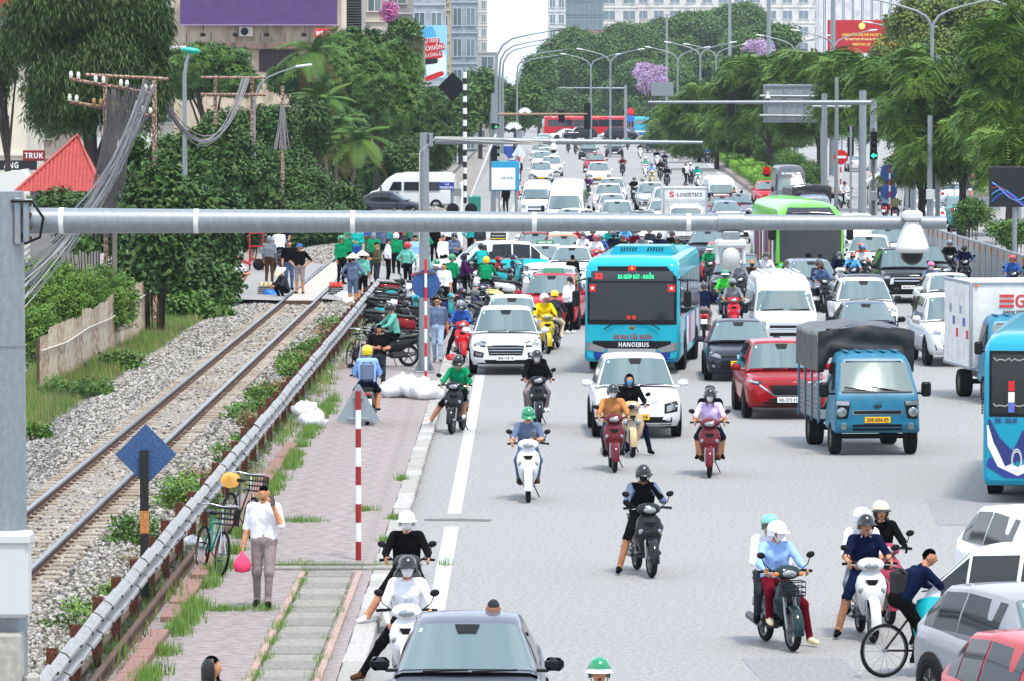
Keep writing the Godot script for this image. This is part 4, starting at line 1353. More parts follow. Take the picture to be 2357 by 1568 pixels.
		swoosh.call("blue_swoosh",mat(Color(0.12,0.2,0.5),0.4),[Vector2(-1.15,0.75),Vector2(-0.8,0.52),Vector2(-0.2,0.5),Vector2(0.6,0.5)],[0.2,0.24,0.22,0.2],0.01)
		var em:=MB.new()
		for q in [0.16,0.13]: em.lathe([Vector2(q - 0.015,0.0),Vector2(q,0.0)],Transform3D(Basis.from_euler(Vector3(PI/2,0,0))*Basis.from_scale(Vector3(0.6,1,1.3)),Vector3(-0.62,0.78,fz.call(-0.62,0.78) + 0.024)),20)
		part(t,"emblem",em,mat(WHITE,0.4))
		text(t,"29B - 204.09",Vector3(-0.82,1.48,fz.call(-0.8,1.48) + 0.012),0.4,0.09,mat(Color(0.12,0.16,0.42)))
		for q in [[2.1,RED],[1.9,Color(0.9,0.9,0.9)],[1.72,Color(0.3,0.4,0.7)]]:
			var st:=MB.new()
			st.box(Vector3(-0.72,q[0],fz.call(-0.72,q[0]) + 0.035),Vector3(0.11,0.18,0.006))
			part(t,"notice",st,mat(q[1],0.5))
		for i in 8:
			var vt:=MB.new()
			vt.box(Vector3(-W - 0.01,1.6 + i*0.05,-0.3),Vector3(0.02,0.025,0.3))
			part(t,"vent",vt,DARK)
		var lp:=MB.new()
		lp.ell(Vector3(-0.35,0.5,fz.call(-0.35,0.5)),Vector3(0.035,0.035,0.02))
		part(t,"marker_lamp",lp,AMBER)
	elif kind == "coach":
		rail.call("windscreen",GLASS,-W*0.9,W*0.9,1.2,2.6)
	return t

# ---------------------------------------------------------------- motorbikes
func stack(m: MB,rings: Array,sides:=14,x0:=0.0) -> void:   # rings: [y,half width,z front,z back]
	var rows:=[]
	for r in rings:
		var row:=PackedVector3Array()
		for k in sides:
			var an:=TAU*k/sides
			var cx:=cos(an)
			var sz:=sin(an)
			cx=signf(cx)*pow(absf(cx),0.75)
			sz=signf(sz)*pow(absf(sz),0.75)
			row.append(Vector3(x0 + r[1]*cx,r[0],(r[2] + r[3])/2 + (r[2] - r[3])/2*sz))
		rows.append(row)
	m.surf(rows,true)
	m.cap(Array(rows[0]),Vector3.DOWN)
	m.cap(Array(rows[rows.size() - 1]),Vector3.UP)

func along(m: MB,rings: Array,sides:=12) -> void:   # rings: [z,half width,y bottom,y top]
	var rows:=[]
	for r in rings:
		var row:=PackedVector3Array()
		for k in sides:
			var an:=TAU*k/sides
			var cx:=signf(cos(an))*pow(absf(cos(an)),0.7)
			var sy:=signf(sin(an))*pow(absf(sin(an)),0.7)
			row.append(Vector3(r[1]*cx,(r[2] + r[3])/2 + (r[3] - r[2])/2*sy,r[0]))
		rows.append(row)
	m.surf(rows,true)
	m.cap(Array(rows[0]),Vector3.BACK)
	m.cap(Array(rows[rows.size() - 1]),Vector3.FORWARD)

func bike_wheel() -> Array:
	if not protos.has("bikewheel"):
		var rot:=Transform3D(Basis.from_euler(Vector3(0,0,PI/2)),Vector3.ZERO)
		var t:=MB.new()
		t.lathe([Vector2(0.215,-0.035),Vector2(0.26,-0.046),Vector2(0.283,-0.02),Vector2(0.287,0.0),Vector2(0.283,0.02),Vector2(0.26,0.046),Vector2(0.215,0.035)],rot,26)
		var h:=MB.new()
		h.lathe([Vector2(0.2,-0.03),Vector2(0.222,-0.036),Vector2(0.222,0.036),Vector2(0.2,0.03),Vector2(0.2,-0.03)],rot,22)
		h.lathe([Vector2(0.0,-0.06),Vector2(0.05,-0.06),Vector2(0.05,0.06),Vector2(0.0,0.06)],rot,10)
		for k in 5:
			var bs:=Basis.from_euler(Vector3(TAU*k/5,0,0))
			h.box(bs*Vector3(0,0.125,0),Vector3(0.03,0.16,0.035),0.008,bs)
		protos["bikewheel"]=[t.mesh(),h.mesh()]
	return protos["bikewheel"]

func moto_proto(kind: String) -> Node3D:
	var key:="moto_" + kind
	if protos.has(key): return protos[key]
	var r:=Node3D.new()
	var pt:=paint(WHITE)
	var bw:=bike_wheel()
	for z in [0.62,-0.6]:
		var w:=inst(r,"wheel",bw[0],RUBBER,Transform3D(Basis.IDENTITY,Vector3(0,0.287,z)))
		inst(w,"rim",bw[1],mat(Color(0.45,0.45,0.47),0.4,0.7),Transform3D.IDENTITY)
	for s in [-1.0,1.0]:
		var f:=MB.new()
		f.tube([Vector3(0.075*s,0.287,0.62),Vector3(0.075*s,0.5,0.53),Vector3(0.06*s,0.75,0.42)],[0.022,0.026,0.03],8)
		part(r,"fork",f,mat(Color(0.55,0.55,0.57),0.35,0.8))
	var fe:=MB.new()
	var rows:=[]
	for k in 9:
		var an:=deg_to_rad(-10.0 + k*17.0)
		var row:=PackedVector3Array()
		for e in [[-0.07,0.29],[-0.062,0.315],[0.0,0.33],[0.062,0.315],[0.07,0.29]]:
			row.append(Vector3(e[0],0.287 + sin(an)*e[1],0.62 + cos(an)*e[1]))
		rows.append(row)
	fe.surf(rows)
	part(r,"front_fender",fe,pt)
	var sh:=MB.new()
	match kind:
		"cub": stack(sh,[[0.38,0.06,0.36,0.22],[0.5,0.16,0.44,0.24],[0.65,0.19,0.45,0.28],[0.8,0.14,0.42,0.28],[0.9,0.08,0.38,0.28]])
		"vespa": stack(sh,[[0.3,0.14,0.4,0.24],[0.45,0.22,0.47,0.26],[0.65,0.26,0.47,0.3],[0.82,0.22,0.42,0.3],[0.94,0.1,0.38,0.3]])
		_: stack(sh,[[0.34,0.11,0.4,0.22],[0.45,0.16,0.48,0.24],[0.6,0.19,0.55,0.26],[0.74,0.215,0.53,0.28],[0.86,0.18,0.46,0.3],[0.95,0.1,0.41,0.3]])
	part(r,"front_shield",sh,pt)
	var hs:=MB.new()
	stack(hs,[[0.93,0.09,0.42,0.27],[0.975,0.17,0.48,0.25],[1.03,0.19,0.47,0.25],[1.08,0.15,0.43,0.28],[1.11,0.07,0.39,0.31]])
	part(r,"handlebar_cowl",hs,pt)
	var hl:=MB.new()
	hl.ell(Vector3(0,1.005,0.465),Vector3(0.1,0.05,0.035),Basis.IDENTITY,14,8)
	part(r,"headlamp",hl,LAMP)
	for s in [-1.0,1.0]:
		var il:=MB.new()
		if kind == "cub": il.ell(Vector3(0.17*s,1.0,0.43),Vector3(0.045,0.03,0.03),Basis.IDENTITY,8,6)
		else: il.ell(Vector3(0.13*s,0.69,0.49),Vector3(0.05,0.06,0.035),Basis.from_euler(Vector3(0,0,s*0.5)),8,6)
		part(r,"indicator",il,AMBER if kind == "cub" else LAMP)
		var mi:=MB.new()
		mi.ell(Vector3(0.34*s,1.24,0.3),Vector3(0.062,0.045,0.02),Basis.from_euler(Vector3(0,0,s*0.25)),12,6)
		mi.tube([Vector3(0.2*s,1.04,0.32),Vector3(0.3*s,1.12,0.31),Vector3(0.33*s,1.21,0.3)],0.008,5)
		part(r,"mirror",mi,DARK)
		var gr:=MB.new()
		gr.tube([Vector3(0.15*s,1.03,0.34),Vector3(0.24*s,1.035,0.31),Vector3(0.37*s,1.02,0.26)],[0.017,0.019,0.02],8)
		part(r,"grip",gr,RUBBER)
		var lv:=MB.new()
		lv.tube([Vector3(0.2*s,1.02,0.37),Vector3(0.35*s,1.0,0.34)],0.008,5)
		part(r,"brake_lever",lv,CHROME)
	if kind != "cub":
		var em:=MB.new()
		em.prism([Vector2(-0.09,0.05),Vector2(0.09,0.05),Vector2(0.03,-0.05),Vector2(-0.03,-0.05)],0.03,Transform3D(Basis.IDENTITY,Vector3(0,0.78,0.505)))
		part(r,"front_grille",em,DARK)
	else:
		var bk:=MB.new()
		for y in [0.78,0.85,0.92]: bk.tube([Vector3(-0.15,y,0.48),Vector3(0.15,y,0.48),Vector3(0.15,y,0.7),Vector3(-0.15,y,0.7),Vector3(-0.15,y,0.48)],0.008,4)
		for i in 7: bk.tube([Vector3(-0.15 + i*0.05,0.72,0.69),Vector3(-0.15 + i*0.05,0.92,0.7)],0.005,4)
		bk.box(Vector3(0,0.74,0.59),Vector3(0.28,0.02,0.2))
		part(r,"basket",bk,DARK)
	var fl:=MB.new()
	along(fl,[[0.3,0.1,0.3,0.4],[0.2,0.16,0.28,0.36],[-0.02,0.16,0.27,0.35],[-0.15,0.13,0.3,0.42]])
	part(r,"footboard",fl,DARK)
	var rb:=MB.new()
	along(rb,[[0.02,0.06,0.4,0.6],[-0.08,0.12,0.38,0.7],[-0.3,0.15,0.4,0.74],[-0.6,0.15,0.5,0.75],[-0.8,0.1,0.6,0.76],[-0.9,0.05,0.66,0.74]])
	part(r,"rear_panel",rb,pt)
	var se:=MB.new()
	along(se,[[0.06,0.07,0.7,0.76],[-0.06,0.13,0.7,0.79],[-0.35,0.14,0.71,0.8],[-0.45,0.14,0.73,0.83],[-0.75,0.11,0.74,0.84],[-0.84,0.05,0.75,0.81]])
	part(r,"seat",se,mat(Color(0.09,0.085,0.08),0.6))
	var en:=MB.new()
	en.box(Vector3(0.0,0.33,-0.28),Vector3(0.2,0.22,0.42),0.05)
	en.box(Vector3(-0.1,0.3,-0.5),Vector3(0.09,0.14,0.4),0.03)
	part(r,"engine",en,mat(Color(0.25,0.25,0.26),0.5,0.5))
	var ex:=MB.new()
	ex.tube([Vector3(-0.14,0.26,-0.25),Vector3(-0.15,0.27,-0.45),Vector3(-0.155,0.33,-0.85)],[0.03,0.05,0.055],10)
	part(r,"exhaust",ex,mat(Color(0.3,0.3,0.31),0.35,0.7))
	var rf:=MB.new()
	rf.box(Vector3(0,0.5,-0.86),Vector3(0.14,0.24,0.02),0.005,Basis.from_euler(Vector3(0.3,0,0)))
	part(r,"rear_fender",rf,DARK)
	var tl:=MB.new()
	tl.ell(Vector3(0,0.69,-0.89),Vector3(0.08,0.04,0.03),Basis.IDENTITY,10,6)
	part(r,"tail_lamp",tl,REDLAMP)
	var pl:=MB.new()
	pl.box(Vector3(0,0.52,-0.895),Vector3(0.19,0.14,0.008),0.0,Basis.from_euler(Vector3(0.3,0,0)))
	part(r,"number_plate",pl,mat(Color(0.88,0.88,0.86),0.5))
	var gb:=MB.new()
	gb.tube([Vector3(-0.12,0.78,-0.68),Vector3(-0.1,0.83,-0.88),Vector3(0.1,0.83,-0.88),Vector3(0.12,0.78,-0.68)],0.013,6)
	part(r,"grab_rail",gb,DARK)
	var ks:=MB.new()
	ks.tube([Vector3(0.1,0.25,-0.15),Vector3(0.2,0.03,-0.2)],0.012,5)
	part(r,"side_stand",ks,DARK)
	protos[key]=r
	return r

# a scooter whose front wheel touches the road at pixel px,py; riders: [label,pose,look]
func moto(label: String,kind: String,col: Color,px: float,py: float,yaw: float,riders:=[],group:="",h:=0.0) -> Node3D:
	var c:=P(px,py,h)
	var d:=Vector3(sin(deg_to_rad(yaw)),0,cos(deg_to_rad(yaw)))
	return moto_at(label,kind,col,c - d*0.62,yaw,riders,group)

func moto_at(label: String,kind: String,col: Color,at: Vector3,yaw: float,riders:=[],group:="") -> Node3D:
	var o:=copy(moto_proto(kind),"motor_scooter",label,"motorbike",at,yaw,group)
	recolor(o,paint(col),["front_fender","front_shield","handlebar_cowl","rear_panel"])
	for q in riders:
		person(q[0],q[1],at,yaw,q[2],q[3] if q.size() > 3 else "")
	return o

# ---------------------------------------------------------------- plants
func clump(kind: String) -> Mesh:
	if protos.has("clump_" + kind): return protos["clump_" + kind]
	var m:=MB.new()
	var r:=RandomNumberGenerator.new()
	r.seed=kind.hash()
	var leaf:=func(p: Vector3,d: Vector3,nrm: Vector3,l: float,w: float) -> void:
		var s:=d.cross(nrm).normalized()*w*0.5
		var up:=s.cross(d).normalized()
		var mid:=p + d*l*0.45
		m.quad(p,mid + s + up*w*0.18,p + d*l - up*l*0.12,mid)
		m.quad(p,mid,p + d*l - up*l*0.12,mid - s + up*w*0.18)
	match kind:
		"broad":
			for i in 20:
				var a:=r.randf()*TAU
				var e:=r.randf_range(-0.3,0.9)
				var d:=Vector3(cos(a)*cos(e),sin(e)*0.6 - 0.15,sin(a)*cos(e)).normalized()
				leaf.call(Vector3(r.randf_range(-0.2,0.2),r.randf_range(-0.15,0.15),r.randf_range(-0.2,0.2)),d,Vector3(r.randf_range(-0.4,0.4),1,r.randf_range(-0.4,0.4)).normalized(),r.randf_range(0.14,0.22),r.randf_range(0.08,0.12))
		"small":
			for i in 30:
				var a:=r.randf()*TAU
				var e:=r.randf_range(-0.2,1.2)
				var d:=Vector3(cos(a)*cos(e),sin(e),sin(a)*cos(e))
				leaf.call(Vector3(r.randf_range(-0.16,0.16),r.randf_range(-0.12,0.12),r.randf_range(-0.16,0.16)),d,Vector3(r.randf_range(-0.6,0.6),1,r.randf_range(-0.6,0.6)).normalized(),r.randf_range(0.07,0.11),r.randf_range(0.035,0.05))
		"drop":
			for i in 26:
				var a:=r.randf()*TAU
				var d:=Vector3(cos(a)*0.5,-0.75 + r.randf()*0.5,sin(a)*0.5).normalized()
				leaf.call(Vector3(r.randf_range(-0.25,0.25),r.randf_range(-0.2,0.3),r.randf_range(-0.25,0.25)),d,Vector3(cos(a),0.8,sin(a)).normalized(),r.randf_range(0.2,0.34),r.randf_range(0.03,0.045))
		"rosette":   # whorls of long leaves
			for w in 4:
				var c:=Vector3(r.randf_range(-0.25,0.25),r.randf_range(-0.15,0.2),r.randf_range(-0.25,0.25))
				for i in 9:
					var a:=TAU*i/9.0 + r.randf()*0.4
					leaf.call(c,Vector3(cos(a),r.randf_range(-0.5,0.25),sin(a)).normalized(),Vector3.UP,r.randf_range(0.2,0.28),0.06)
		"feather":   # flat sprays of fine leaflets
			for f in 5:
				var a:=TAU*f/5.0 + r.randf()*0.8
				var d:=Vector3(cos(a),r.randf_range(-0.25,0.1),sin(a)).normalized()
				var s:=d.cross(Vector3.UP).normalized()
				var p0:=Vector3(0,r.randf_range(-0.05,0.08),0)
				for i in 7:
					var q:=p0 + d*(0.1 + i*0.075) + Vector3(0,-0.004*i*i,0)
					var l:=0.17 - absf(i - 3)*0.022
					for t in [-1.0,1.0]:
						var e: Vector3=(s*t + d*0.35).normalized()
						m.quad(q,q + e*l*0.5 + d*0.03 + Vector3(0,0.012,0),q + e*l + Vector3(0,-0.02,0),q + e*l*0.5 - d*0.025)
		"far":
			for i in 18:
				var a:=r.randf()*TAU
				var e:=r.randf_range(-0.3,0.9)
				var d:=Vector3(cos(a)*cos(e),sin(e)*0.6 - 0.1,sin(a)*cos(e)).normalized()
				leaf.call(Vector3(r.randf_range(-0.5,0.5),r.randf_range(-0.35,0.35),r.randf_range(-0.5,0.5)),d,Vector3(r.randf_range(-0.5,0.5),1,r.randf_range(-0.5,0.5)).normalized(),r.randf_range(0.3,0.5),r.randf_range(0.16,0.26))
		"blossom":
			for i in 16:
				var c:=Vector3(r.randf_range(-0.3,0.3),r.randf_range(-0.2,0.25),r.randf_range(-0.3,0.3))
				leaf.call(c,Vector3(r.randf_range(-1,1),r.randf_range(-0.3,1),r.randf_range(-1,1)).normalized(),Vector3.UP,0.14,0.12)
		"grass":
			for i in 16:
				var a:=r.randf()*TAU
				var p:=Vector3(r.randf_range(-0.12,0.12),0,r.randf_range(-0.12,0.12))
				var h:=r.randf_range(0.1,0.22)
				var s:=Vector3(cos(a),0,sin(a))*0.008
				var b:=Vector3(sin(a),0,-cos(a))*r.randf_range(0.02,0.1)
				m.tri(p - s,p + s,p + Vector3(0,h,0) + b)
		"stone":
			for q in 1:
				var rows:=[]
				for j in 4:
					var la:=PI*(j/3.0 - 0.5)
					var row:=PackedVector3Array()
					for i in 5:
						var lo:=TAU*i/5.0
						row.append(Vector3(cos(la)*cos(lo),sin(la)*0.65,cos(la)*sin(lo))*r.randf_range(0.75,1.2))
					rows.append(row)
				for j in 3:
					for i in 5: m.quad(rows[j][i],rows[j][(i + 1) % 5],rows[j + 1][(i + 1) % 5],rows[j + 1][i])
	protos["clump_" + kind]=m.mesh()
	return protos["clump_" + kind]

func scatter(parent: Node3D,called: String,mesh: Mesh,xs: Array,cs: Array,m: Material) -> MultiMeshInstance3D:
	var mm:=MultiMesh.new()
	mm.transform_format=MultiMesh.TRANSFORM_3D
	mm.use_colors=true
	mm.mesh=mesh
	mm.instance_count=xs.size()
	for i in xs.size():
		mm.set_instance_transform(i,xs[i])
		mm.set_instance_color(i,cs[i])
	var o:=MultiMeshInstance3D.new()
	o.name=called
	o.multimesh=mm
	o.material_override=m
	if parent != self: o.set_meta("kind","stuff")
	parent.add_child(o,true)
	return o

# one leaf colour for each kind of plant; single clumps differ a little by chance
const LEAF:={dark=Color(0.05,0.11,0.024),mid=Color(0.075,0.16,0.03),light=Color(0.115,0.225,0.038),feath=Color(0.1,0.195,0.032),willow=Color(0.06,0.115,0.028),avenue=Color(0.075,0.155,0.034),hedge=Color(0.17,0.34,0.045),lilac=Color(0.48,0.35,0.55),pink=Color(0.5,0.14,0.36),olive=Color(0.11,0.165,0.035),gold=Color(0.45,0.37,0.06),grass=Color(0.13,0.24,0.05),dry=Color(0.24,0.2,0.1)}

func leaf_colour(tone: String) -> Color:
	var c: Color=LEAF[tone]
	var warm:=rng.randf_range(-0.12,0.2)
	return Color(c.r*(1.0 + warm),c.g,c.b*(1.0 - warm*0.5))*rng.randf_range(0.85,1.18)

# lobes: [centre,radii]; clumps spread through each lobe's outer shell
func crown(parent: Node3D,lobes: Array,kind: String,tone: String,dens: float,size:=1.0,called:="crown") -> void:
	var xs:=[]
	var cs:=[]
	for q in lobes:
		var c: Vector3=q[0]
		var r: Vector3=q[1]
		var area:=4.0*PI*pow((pow(r.x*r.y,1.6) + pow(r.x*r.z,1.6) + pow(r.y*r.z,1.6))/3.0,1.0/1.6)
		for i in int(area*dens):
			var y:=rng.randf_range(-0.85,1.0)
			var a:=rng.randf()*TAU
			var k:=sqrt(maxf(0.0,1.0 - y*y))
			var u:=Vector3(k*cos(a),y,k*sin(a))
			var p:=c + u*r*(1.0 - 0.45*pow(rng.randf(),2.0) + rng.randf_range(-0.04,0.1))
			var out:=(u/r).normalized()
			var b:=Basis(Quaternion(Vector3.UP,(out + Vector3.UP*(1.6 if kind == "feather" else 0.7)).normalized()))*Basis.from_euler(Vector3(rng.randf_range(-0.4,0.4),rng.randf()*TAU,rng.randf_range(-0.4,0.4)))
			if kind == "drop": b=Basis.from_euler(Vector3(rng.randf_range(-0.3,0.3),rng.randf()*TAU,rng.randf_range(-0.3,0.3)))
			xs.append(Transform3D(b.scaled(Vector3.ONE*size*rng.randf_range(0.75,1.3)),p))
			cs.append(leaf_colour(tone))
	scatter(parent,called,clump(kind),xs,cs,vmat(0.42,true,Color(0.05,0.07,0.02)))

# lobes made by chance inside a crown ellipsoid
func lobes_in(c: Vector3,r: Vector3,n: int,s:=0.45) -> Array:
	var l:=[]
	for i in n:
		var u:=Vector3(rng.randf_range(-1,1),rng.randf_range(-0.9,1),rng.randf_range(-1,1)).limit_length(1.0)
		var k:=rng.randf_range(0.75,1.25)*s
		l.append([c + u*r*(1.0 - s*0.55),Vector3(r.x*k,r.y*k*0.85,r.z*k)])
	return l

func tree(label: String,base: Vector3,c: Vector3,r: Vector3,kind: String,tone: String,n: int,dens: float,size:=1.0,trunk:=0.18,group:="",s:=0.45,bark:=Color(0.2,0.17,0.14),called:="leafy_tree") -> Node3D:
	var t:=thing(called,label,"tree",base,0,group)
	var lo:=lobes_in(c,r,n,s)
	var tr:=MB.new()
	var top:=Vector3(c.x*0.6,c.y*0.75,c.z*0.6)
	tr.tube([Vector3(0,-0.1,0),Vector3(0.05,c.y*0.3,0.05),top],[trunk*1.25,trunk,trunk*0.6],10)
	part(t,"trunk",tr,noisy("bark" + bark.to_html(),[[0.0,bark.darkened(0.45)],[0.5,bark],[1.0,bark.lightened(0.2)]],Vector3(1.5,0.3,1.5),0.03))
	for i in mini(n,7):
		var b:=MB.new()
		var e: Vector3=lo[i][0]
		var st:=Vector3(0.05,c.y*rng.randf_range(0.35,0.6),0.05)
		b.tube([st,st.lerp(e,0.5) + Vector3(0,0.2,0),e],[trunk*0.5,trunk*0.32,trunk*0.12],6)
		part(t,"branch",b,noisy("bark" + bark.to_html(),[],Vector3.ONE))
	crown(t,lo,kind,tone,dens,size)
	return t

func shrub(label: String,base: Vector3,lobes: Array,kind: String,tone: String,dens: float,size:=1.0,group:="",called:="shrub") -> Node3D:
	var t:=thing(called,label,"shrub",base,0,group)
	var st:=MB.new()
	for q in lobes:
		var e: Vector3=q[0]
		st.tube([Vector3(e.x*0.6,-0.05,e.z*0.6),e],[0.022,0.012],5)
	part(t,"stem",st,mat(Color(0.2,0.16,0.12),0.9))
	crown(t,lobes,kind,tone,dens,size,"foliage")
	return t

func palm(label: String,base: Vector3,top: Vector3,spread: float,group: String) -> void:
	var t:=thing("palm_tree",label,"palm",base,0,group)
	var tr:=MB.new()
	tr.tube([Vector3.ZERO,top*0.4 + Vector3(0.1,0,0),top],[0.11,0.085,0.07],8)
	part(t,"trunk",tr,mat(Color(0.42,0.38,0.33),0.9))
	for i in 21:
		var f:=MB.new()
		var a:=TAU*i/9.0 + rng.randf()*0.3
		var el:=rng.randf_range(-0.1,1.15)
		var d:=Vector3(cos(a),0,sin(a))
		var s:=d.cross(Vector3.UP)
		var dry:=i == 6 or i == 17
		f.col=Color(0.25,0.16,0.05) if dry else leaf_colour("mid")
		if dry: el=-0.6
		var pts:=[]
		for k in 9:
			var u:=k/8.0
			pts.append(top + d*spread*u*cos(el*(1.0 - u*0.5)) + Vector3(0,spread*(sin(el)*u - 0.75*u*u*maxf(0.3,cos(el))),0))
		for k in range(1,9):
			var dr: Vector3=(pts[k] - pts[k - 1]).normalized()
			for sub in 3:
				var p: Vector3=pts[k - 1].lerp(pts[k],sub/3.0)
				var l:=spread*0.34*sin(PI*(0.15 + 0.8*(k + sub/3.0)/9.0))
				for q in [-1.0,1.0]:
					var e: Vector3=(s*q + dr*0.7 + Vector3(0,0.2,0)).normalized()
					f.quad(p - dr*0.02,p + dr*0.02,p + e*l*0.5 + dr*0.045 + Vector3(0,-l*0.06,0),p + e*l*0.5 - dr*0.02 + Vector3(0,-l*0.06,0))
					f.tri(p + e*l*0.5 - dr*0.02 + Vector3(0,-l*0.06,0),p + e*l*0.5 + dr*0.045 + Vector3(0,-l*0.06,0),p + e*l + Vector3(0,-l*0.35,0))
		f.tube(pts,[0.02,0.018,0.016,0.014,0.012,0.01,0.008,0.006,0.004],4)
		part(t,"frond",f,vmat(0.6,true,Color(0.1,0.14,0.04)))

# ---------------------------------------------------------------- street furniture
func striped(parent: Node3D,r: float,h: float,n: int,a: Color,b: Color,y0:=0.0,called:="post_band") -> void:
	for i in n:
		var m:=MB.new()
		m.tube([Vector3(0,y0 + h*i/n,0),Vector3(0,y0 + h*(i + 1)/n,0)],r,10)
		part(parent,called,m,mat(b if i % 2 == 0 else a,0.5))

func disc(r: float,th: float,at: Vector3,sides:=28) -> MB:
	var m:=MB.new()
	m.lathe([Vector2(0,-th/2),Vector2(r,-th/2),Vector2(r,th/2),Vector2(0,th/2)],Transform3D(Basis.from_euler(Vector3(PI/2,0,0)),at),sides)
	return m

# curved street lamp; arms is a list of [reach,rise]
func lamp(label: String,at: Vector3,h: float,arms: Array,yaw:=0.0,r:=0.09,group:="",head:=Color(0.75,0.76,0.77),joint:=1.6) -> Node3D:
	var t:=thing("street_lamp",label,"street lamp",at,yaw,group)
	var p:=MB.new()
	p.tube([Vector3.ZERO,Vector3(0,0.5,0),Vector3(0,h - joint,0)],[r*1.35,r*1.15,r*0.75],10)
	p.box(Vector3(0,0.02,0),Vector3(0.45,0.06,0.45),0.01)
	part(t,"pole",p,GALV)
	for a in arms:
		var q:=MB.new()
		var rx: float=a[0]
		var ry: float=a[1]
		var pts:=[Vector3(0,h - joint - 0.05,0),Vector3(rx*0.02,h - joint*0.55,0),Vector3(rx*0.12,h - joint*0.22,0),Vector3(rx*0.3,h,0),Vector3(rx*0.6,h + ry*0.5,0),Vector3(rx,h + ry,0)]
		q.tube(pts,[r*0.7,r*0.65,r*0.6,r*0.5,r*0.4,r*0.34],8)
		var ao:=part(t,"arm",q,GALV)
		var hd:=MB.new()
		hd.box(Vector3(rx + signf(rx)*0.3,h + ry + 0.04,0),Vector3(0.75,0.12,0.3),0.05,Basis.from_euler(Vector3(0,0,0.12*signf(rx))))
		part(ao,"lamp_head",hd,mat(head,0.5))
	return t

func camera_dome(parent: Node3D,at: Vector3,k:=1.0) -> void:
	var m:=MB.new()
	m.box(at + Vector3(0,0.02,0)*k,Vector3(0.2,0.1,0.2)*k,0.02)
	m.lathe([Vector2(0.06,-0.04)*k,Vector2(0.1,-0.1)*k,Vector2(0.17,-0.3)*k,Vector2(0.165,-0.36)*k,Vector2(0.0,-0.36)*k],Transform3D(Basis.IDENTITY,at),18)
	part(parent,"camera_housing",m,mat(Color(0.78,0.78,0.77),0.4))
	var d:=MB.new()
	d.ell(at + Vector3(0,-0.37,0)*k,Vector3(0.12,0.12,0.12)*k,Basis.IDENTITY,16,10)
	part(parent,"camera_dome",d,mat(Color(0.05,0.05,0.05),0.12))

func signal_head(parent: Node3D,at: Vector3,n: int,lit:=-1,col:=Color(0.1,0.9,0.5),yaw:=0.0,k:=1.0) -> void:
	var b:=Basis.from_euler(Vector3(0,deg_to_rad(yaw),0))
	var m:=MB.new()
	m.box(at,Vector3(0.36,0.36*n,0.18)*k,0.03*k,b)
	var o:=part(parent,"signal_head",m,DARK)
	for i in n:
		var c:=at + Vector3(0,((n - 1)/2.0 - i)*0.35,0)*k
		var v:=MB.new()
		v.lathe([Vector2(0.14,0.0)*k,Vector2(0.14,0.2)*k],Transform3D(b*Basis.from_euler(Vector3(PI/2,0,0)),c + b*Vector3(0,0,0.08*k)),10,PI,PI)
		part(o,"visor",v,DARK)
		part(o,"lens",disc(0.12*k,0.03,c + b*Vector3(0,0,0.09*k),16) if yaw == 0.0 else disc(0.1*k,0.02,c + b*Vector3(0,0,0.09*k),12),glow(col,1.2) if i == lit else mat(Color(0.08,0.08,0.08),0.3))

# ---------------------------------------------------------------- buildings
func building(label: String,at: Vector3,sz: Vector3,col: Color,cols: int,rows: int,win:=Vector2(0.6,0.55),yaw:=0.0,y0:=0.0,glass: Material=null,trim:=true) -> Node3D:
	var t:=thing("city_building",label,"building",at,yaw)
	var m:=MB.new()
	m.box(Vector3(0,sz.y/2,-sz.z/2),sz)
	part(t,"wall",m,noisy("wall" + col.to_html(),[[0.0,col.darkened(0.22)],[0.4,col.darkened(0.05)],[0.7,col],[1.0,col.lightened(0.1)]],Vector3(0.08,0.05,0.08),0.012,0.85))
	var cw:=sz.x/maxi(cols,1)
	var ch:=(sz.y - y0)/maxi(rows,1)
	var key:="win%.2f_%.2f" % [cw*win.x,ch*win.y]
	if not protos.has(key):
		var w:=cw*win.x
		var h:=ch*win.y
		var f:=MB.new()
		f.box(Vector3(0,h/2 + 0.04,0),Vector3(w + 0.16,0.08,0.14)); f.box(Vector3(0,-h/2 - 0.04,0.03),Vector3(w + 0.3,0.08,0.2))
		for s in [-1.0,0.0,1.0]: f.box(Vector3(s*(w/2 + 0.02),0,0),Vector3(0.07,h,0.12))
		var g:=MB.new()
		g.box(Vector3.ZERO,Vector3(w,h,0.05))
		protos[key]=[f.mesh(),g.mesh()]
	for i in cols:
		for k in rows:
			var p:=Vector3(-sz.x/2 + (i + 0.5)*cw,y0 + (k + 0.5)*ch,0.02)
			var wf:=inst(t,"window",protos[key][0],mat(col.lightened(0.25) if trim else Color(0.25,0.25,0.27),0.6),Transform3D(Basis.IDENTITY,p))
			inst(wf,"pane",protos[key][1],glass if glass else GLASS,Transform3D.IDENTITY)
	if trim:
		for k in rows + 1:
			var s:=MB.new()
			s.box(Vector3(0,y0 + k*ch - 0.06,0.06),Vector3(sz.x + 0.1,0.16,0.14))
			part(t,"ledge",s,mat(col.lightened(0.12),0.8))
	return t

func panel(called: String,label: String,cat: String,at: Vector3,w: float,h: float,col: Color,yaw:=0.0,posts:=[],floor_y:=0.0) -> Node3D:
	var t:=thing(called,label,cat,at,yaw)
	var m:=MB.new()
	m.box(Vector3(0,0,0),Vector3(w,h,0.12),0.02)
	part(t,"board",m,mat(col,0.45))
	for x in posts:
		var p:=MB.new()
		p.tube([Vector3(x,floor_y - at.y,-0.12),Vector3(x,h*0.3,-0.12)],0.09,8)
		part(t,"post",p,GALV)
	return t

func bez(m: MB,a: Vector3,c: Vector3,b: Vector3,r: float) -> void:
	var pts:=[]
	for i in 15:
		var u:=i/14.0
		pts.append(a.lerp(c,u).lerp(c.lerp(b,u),u))
	m.tube(pts,r,4,false)

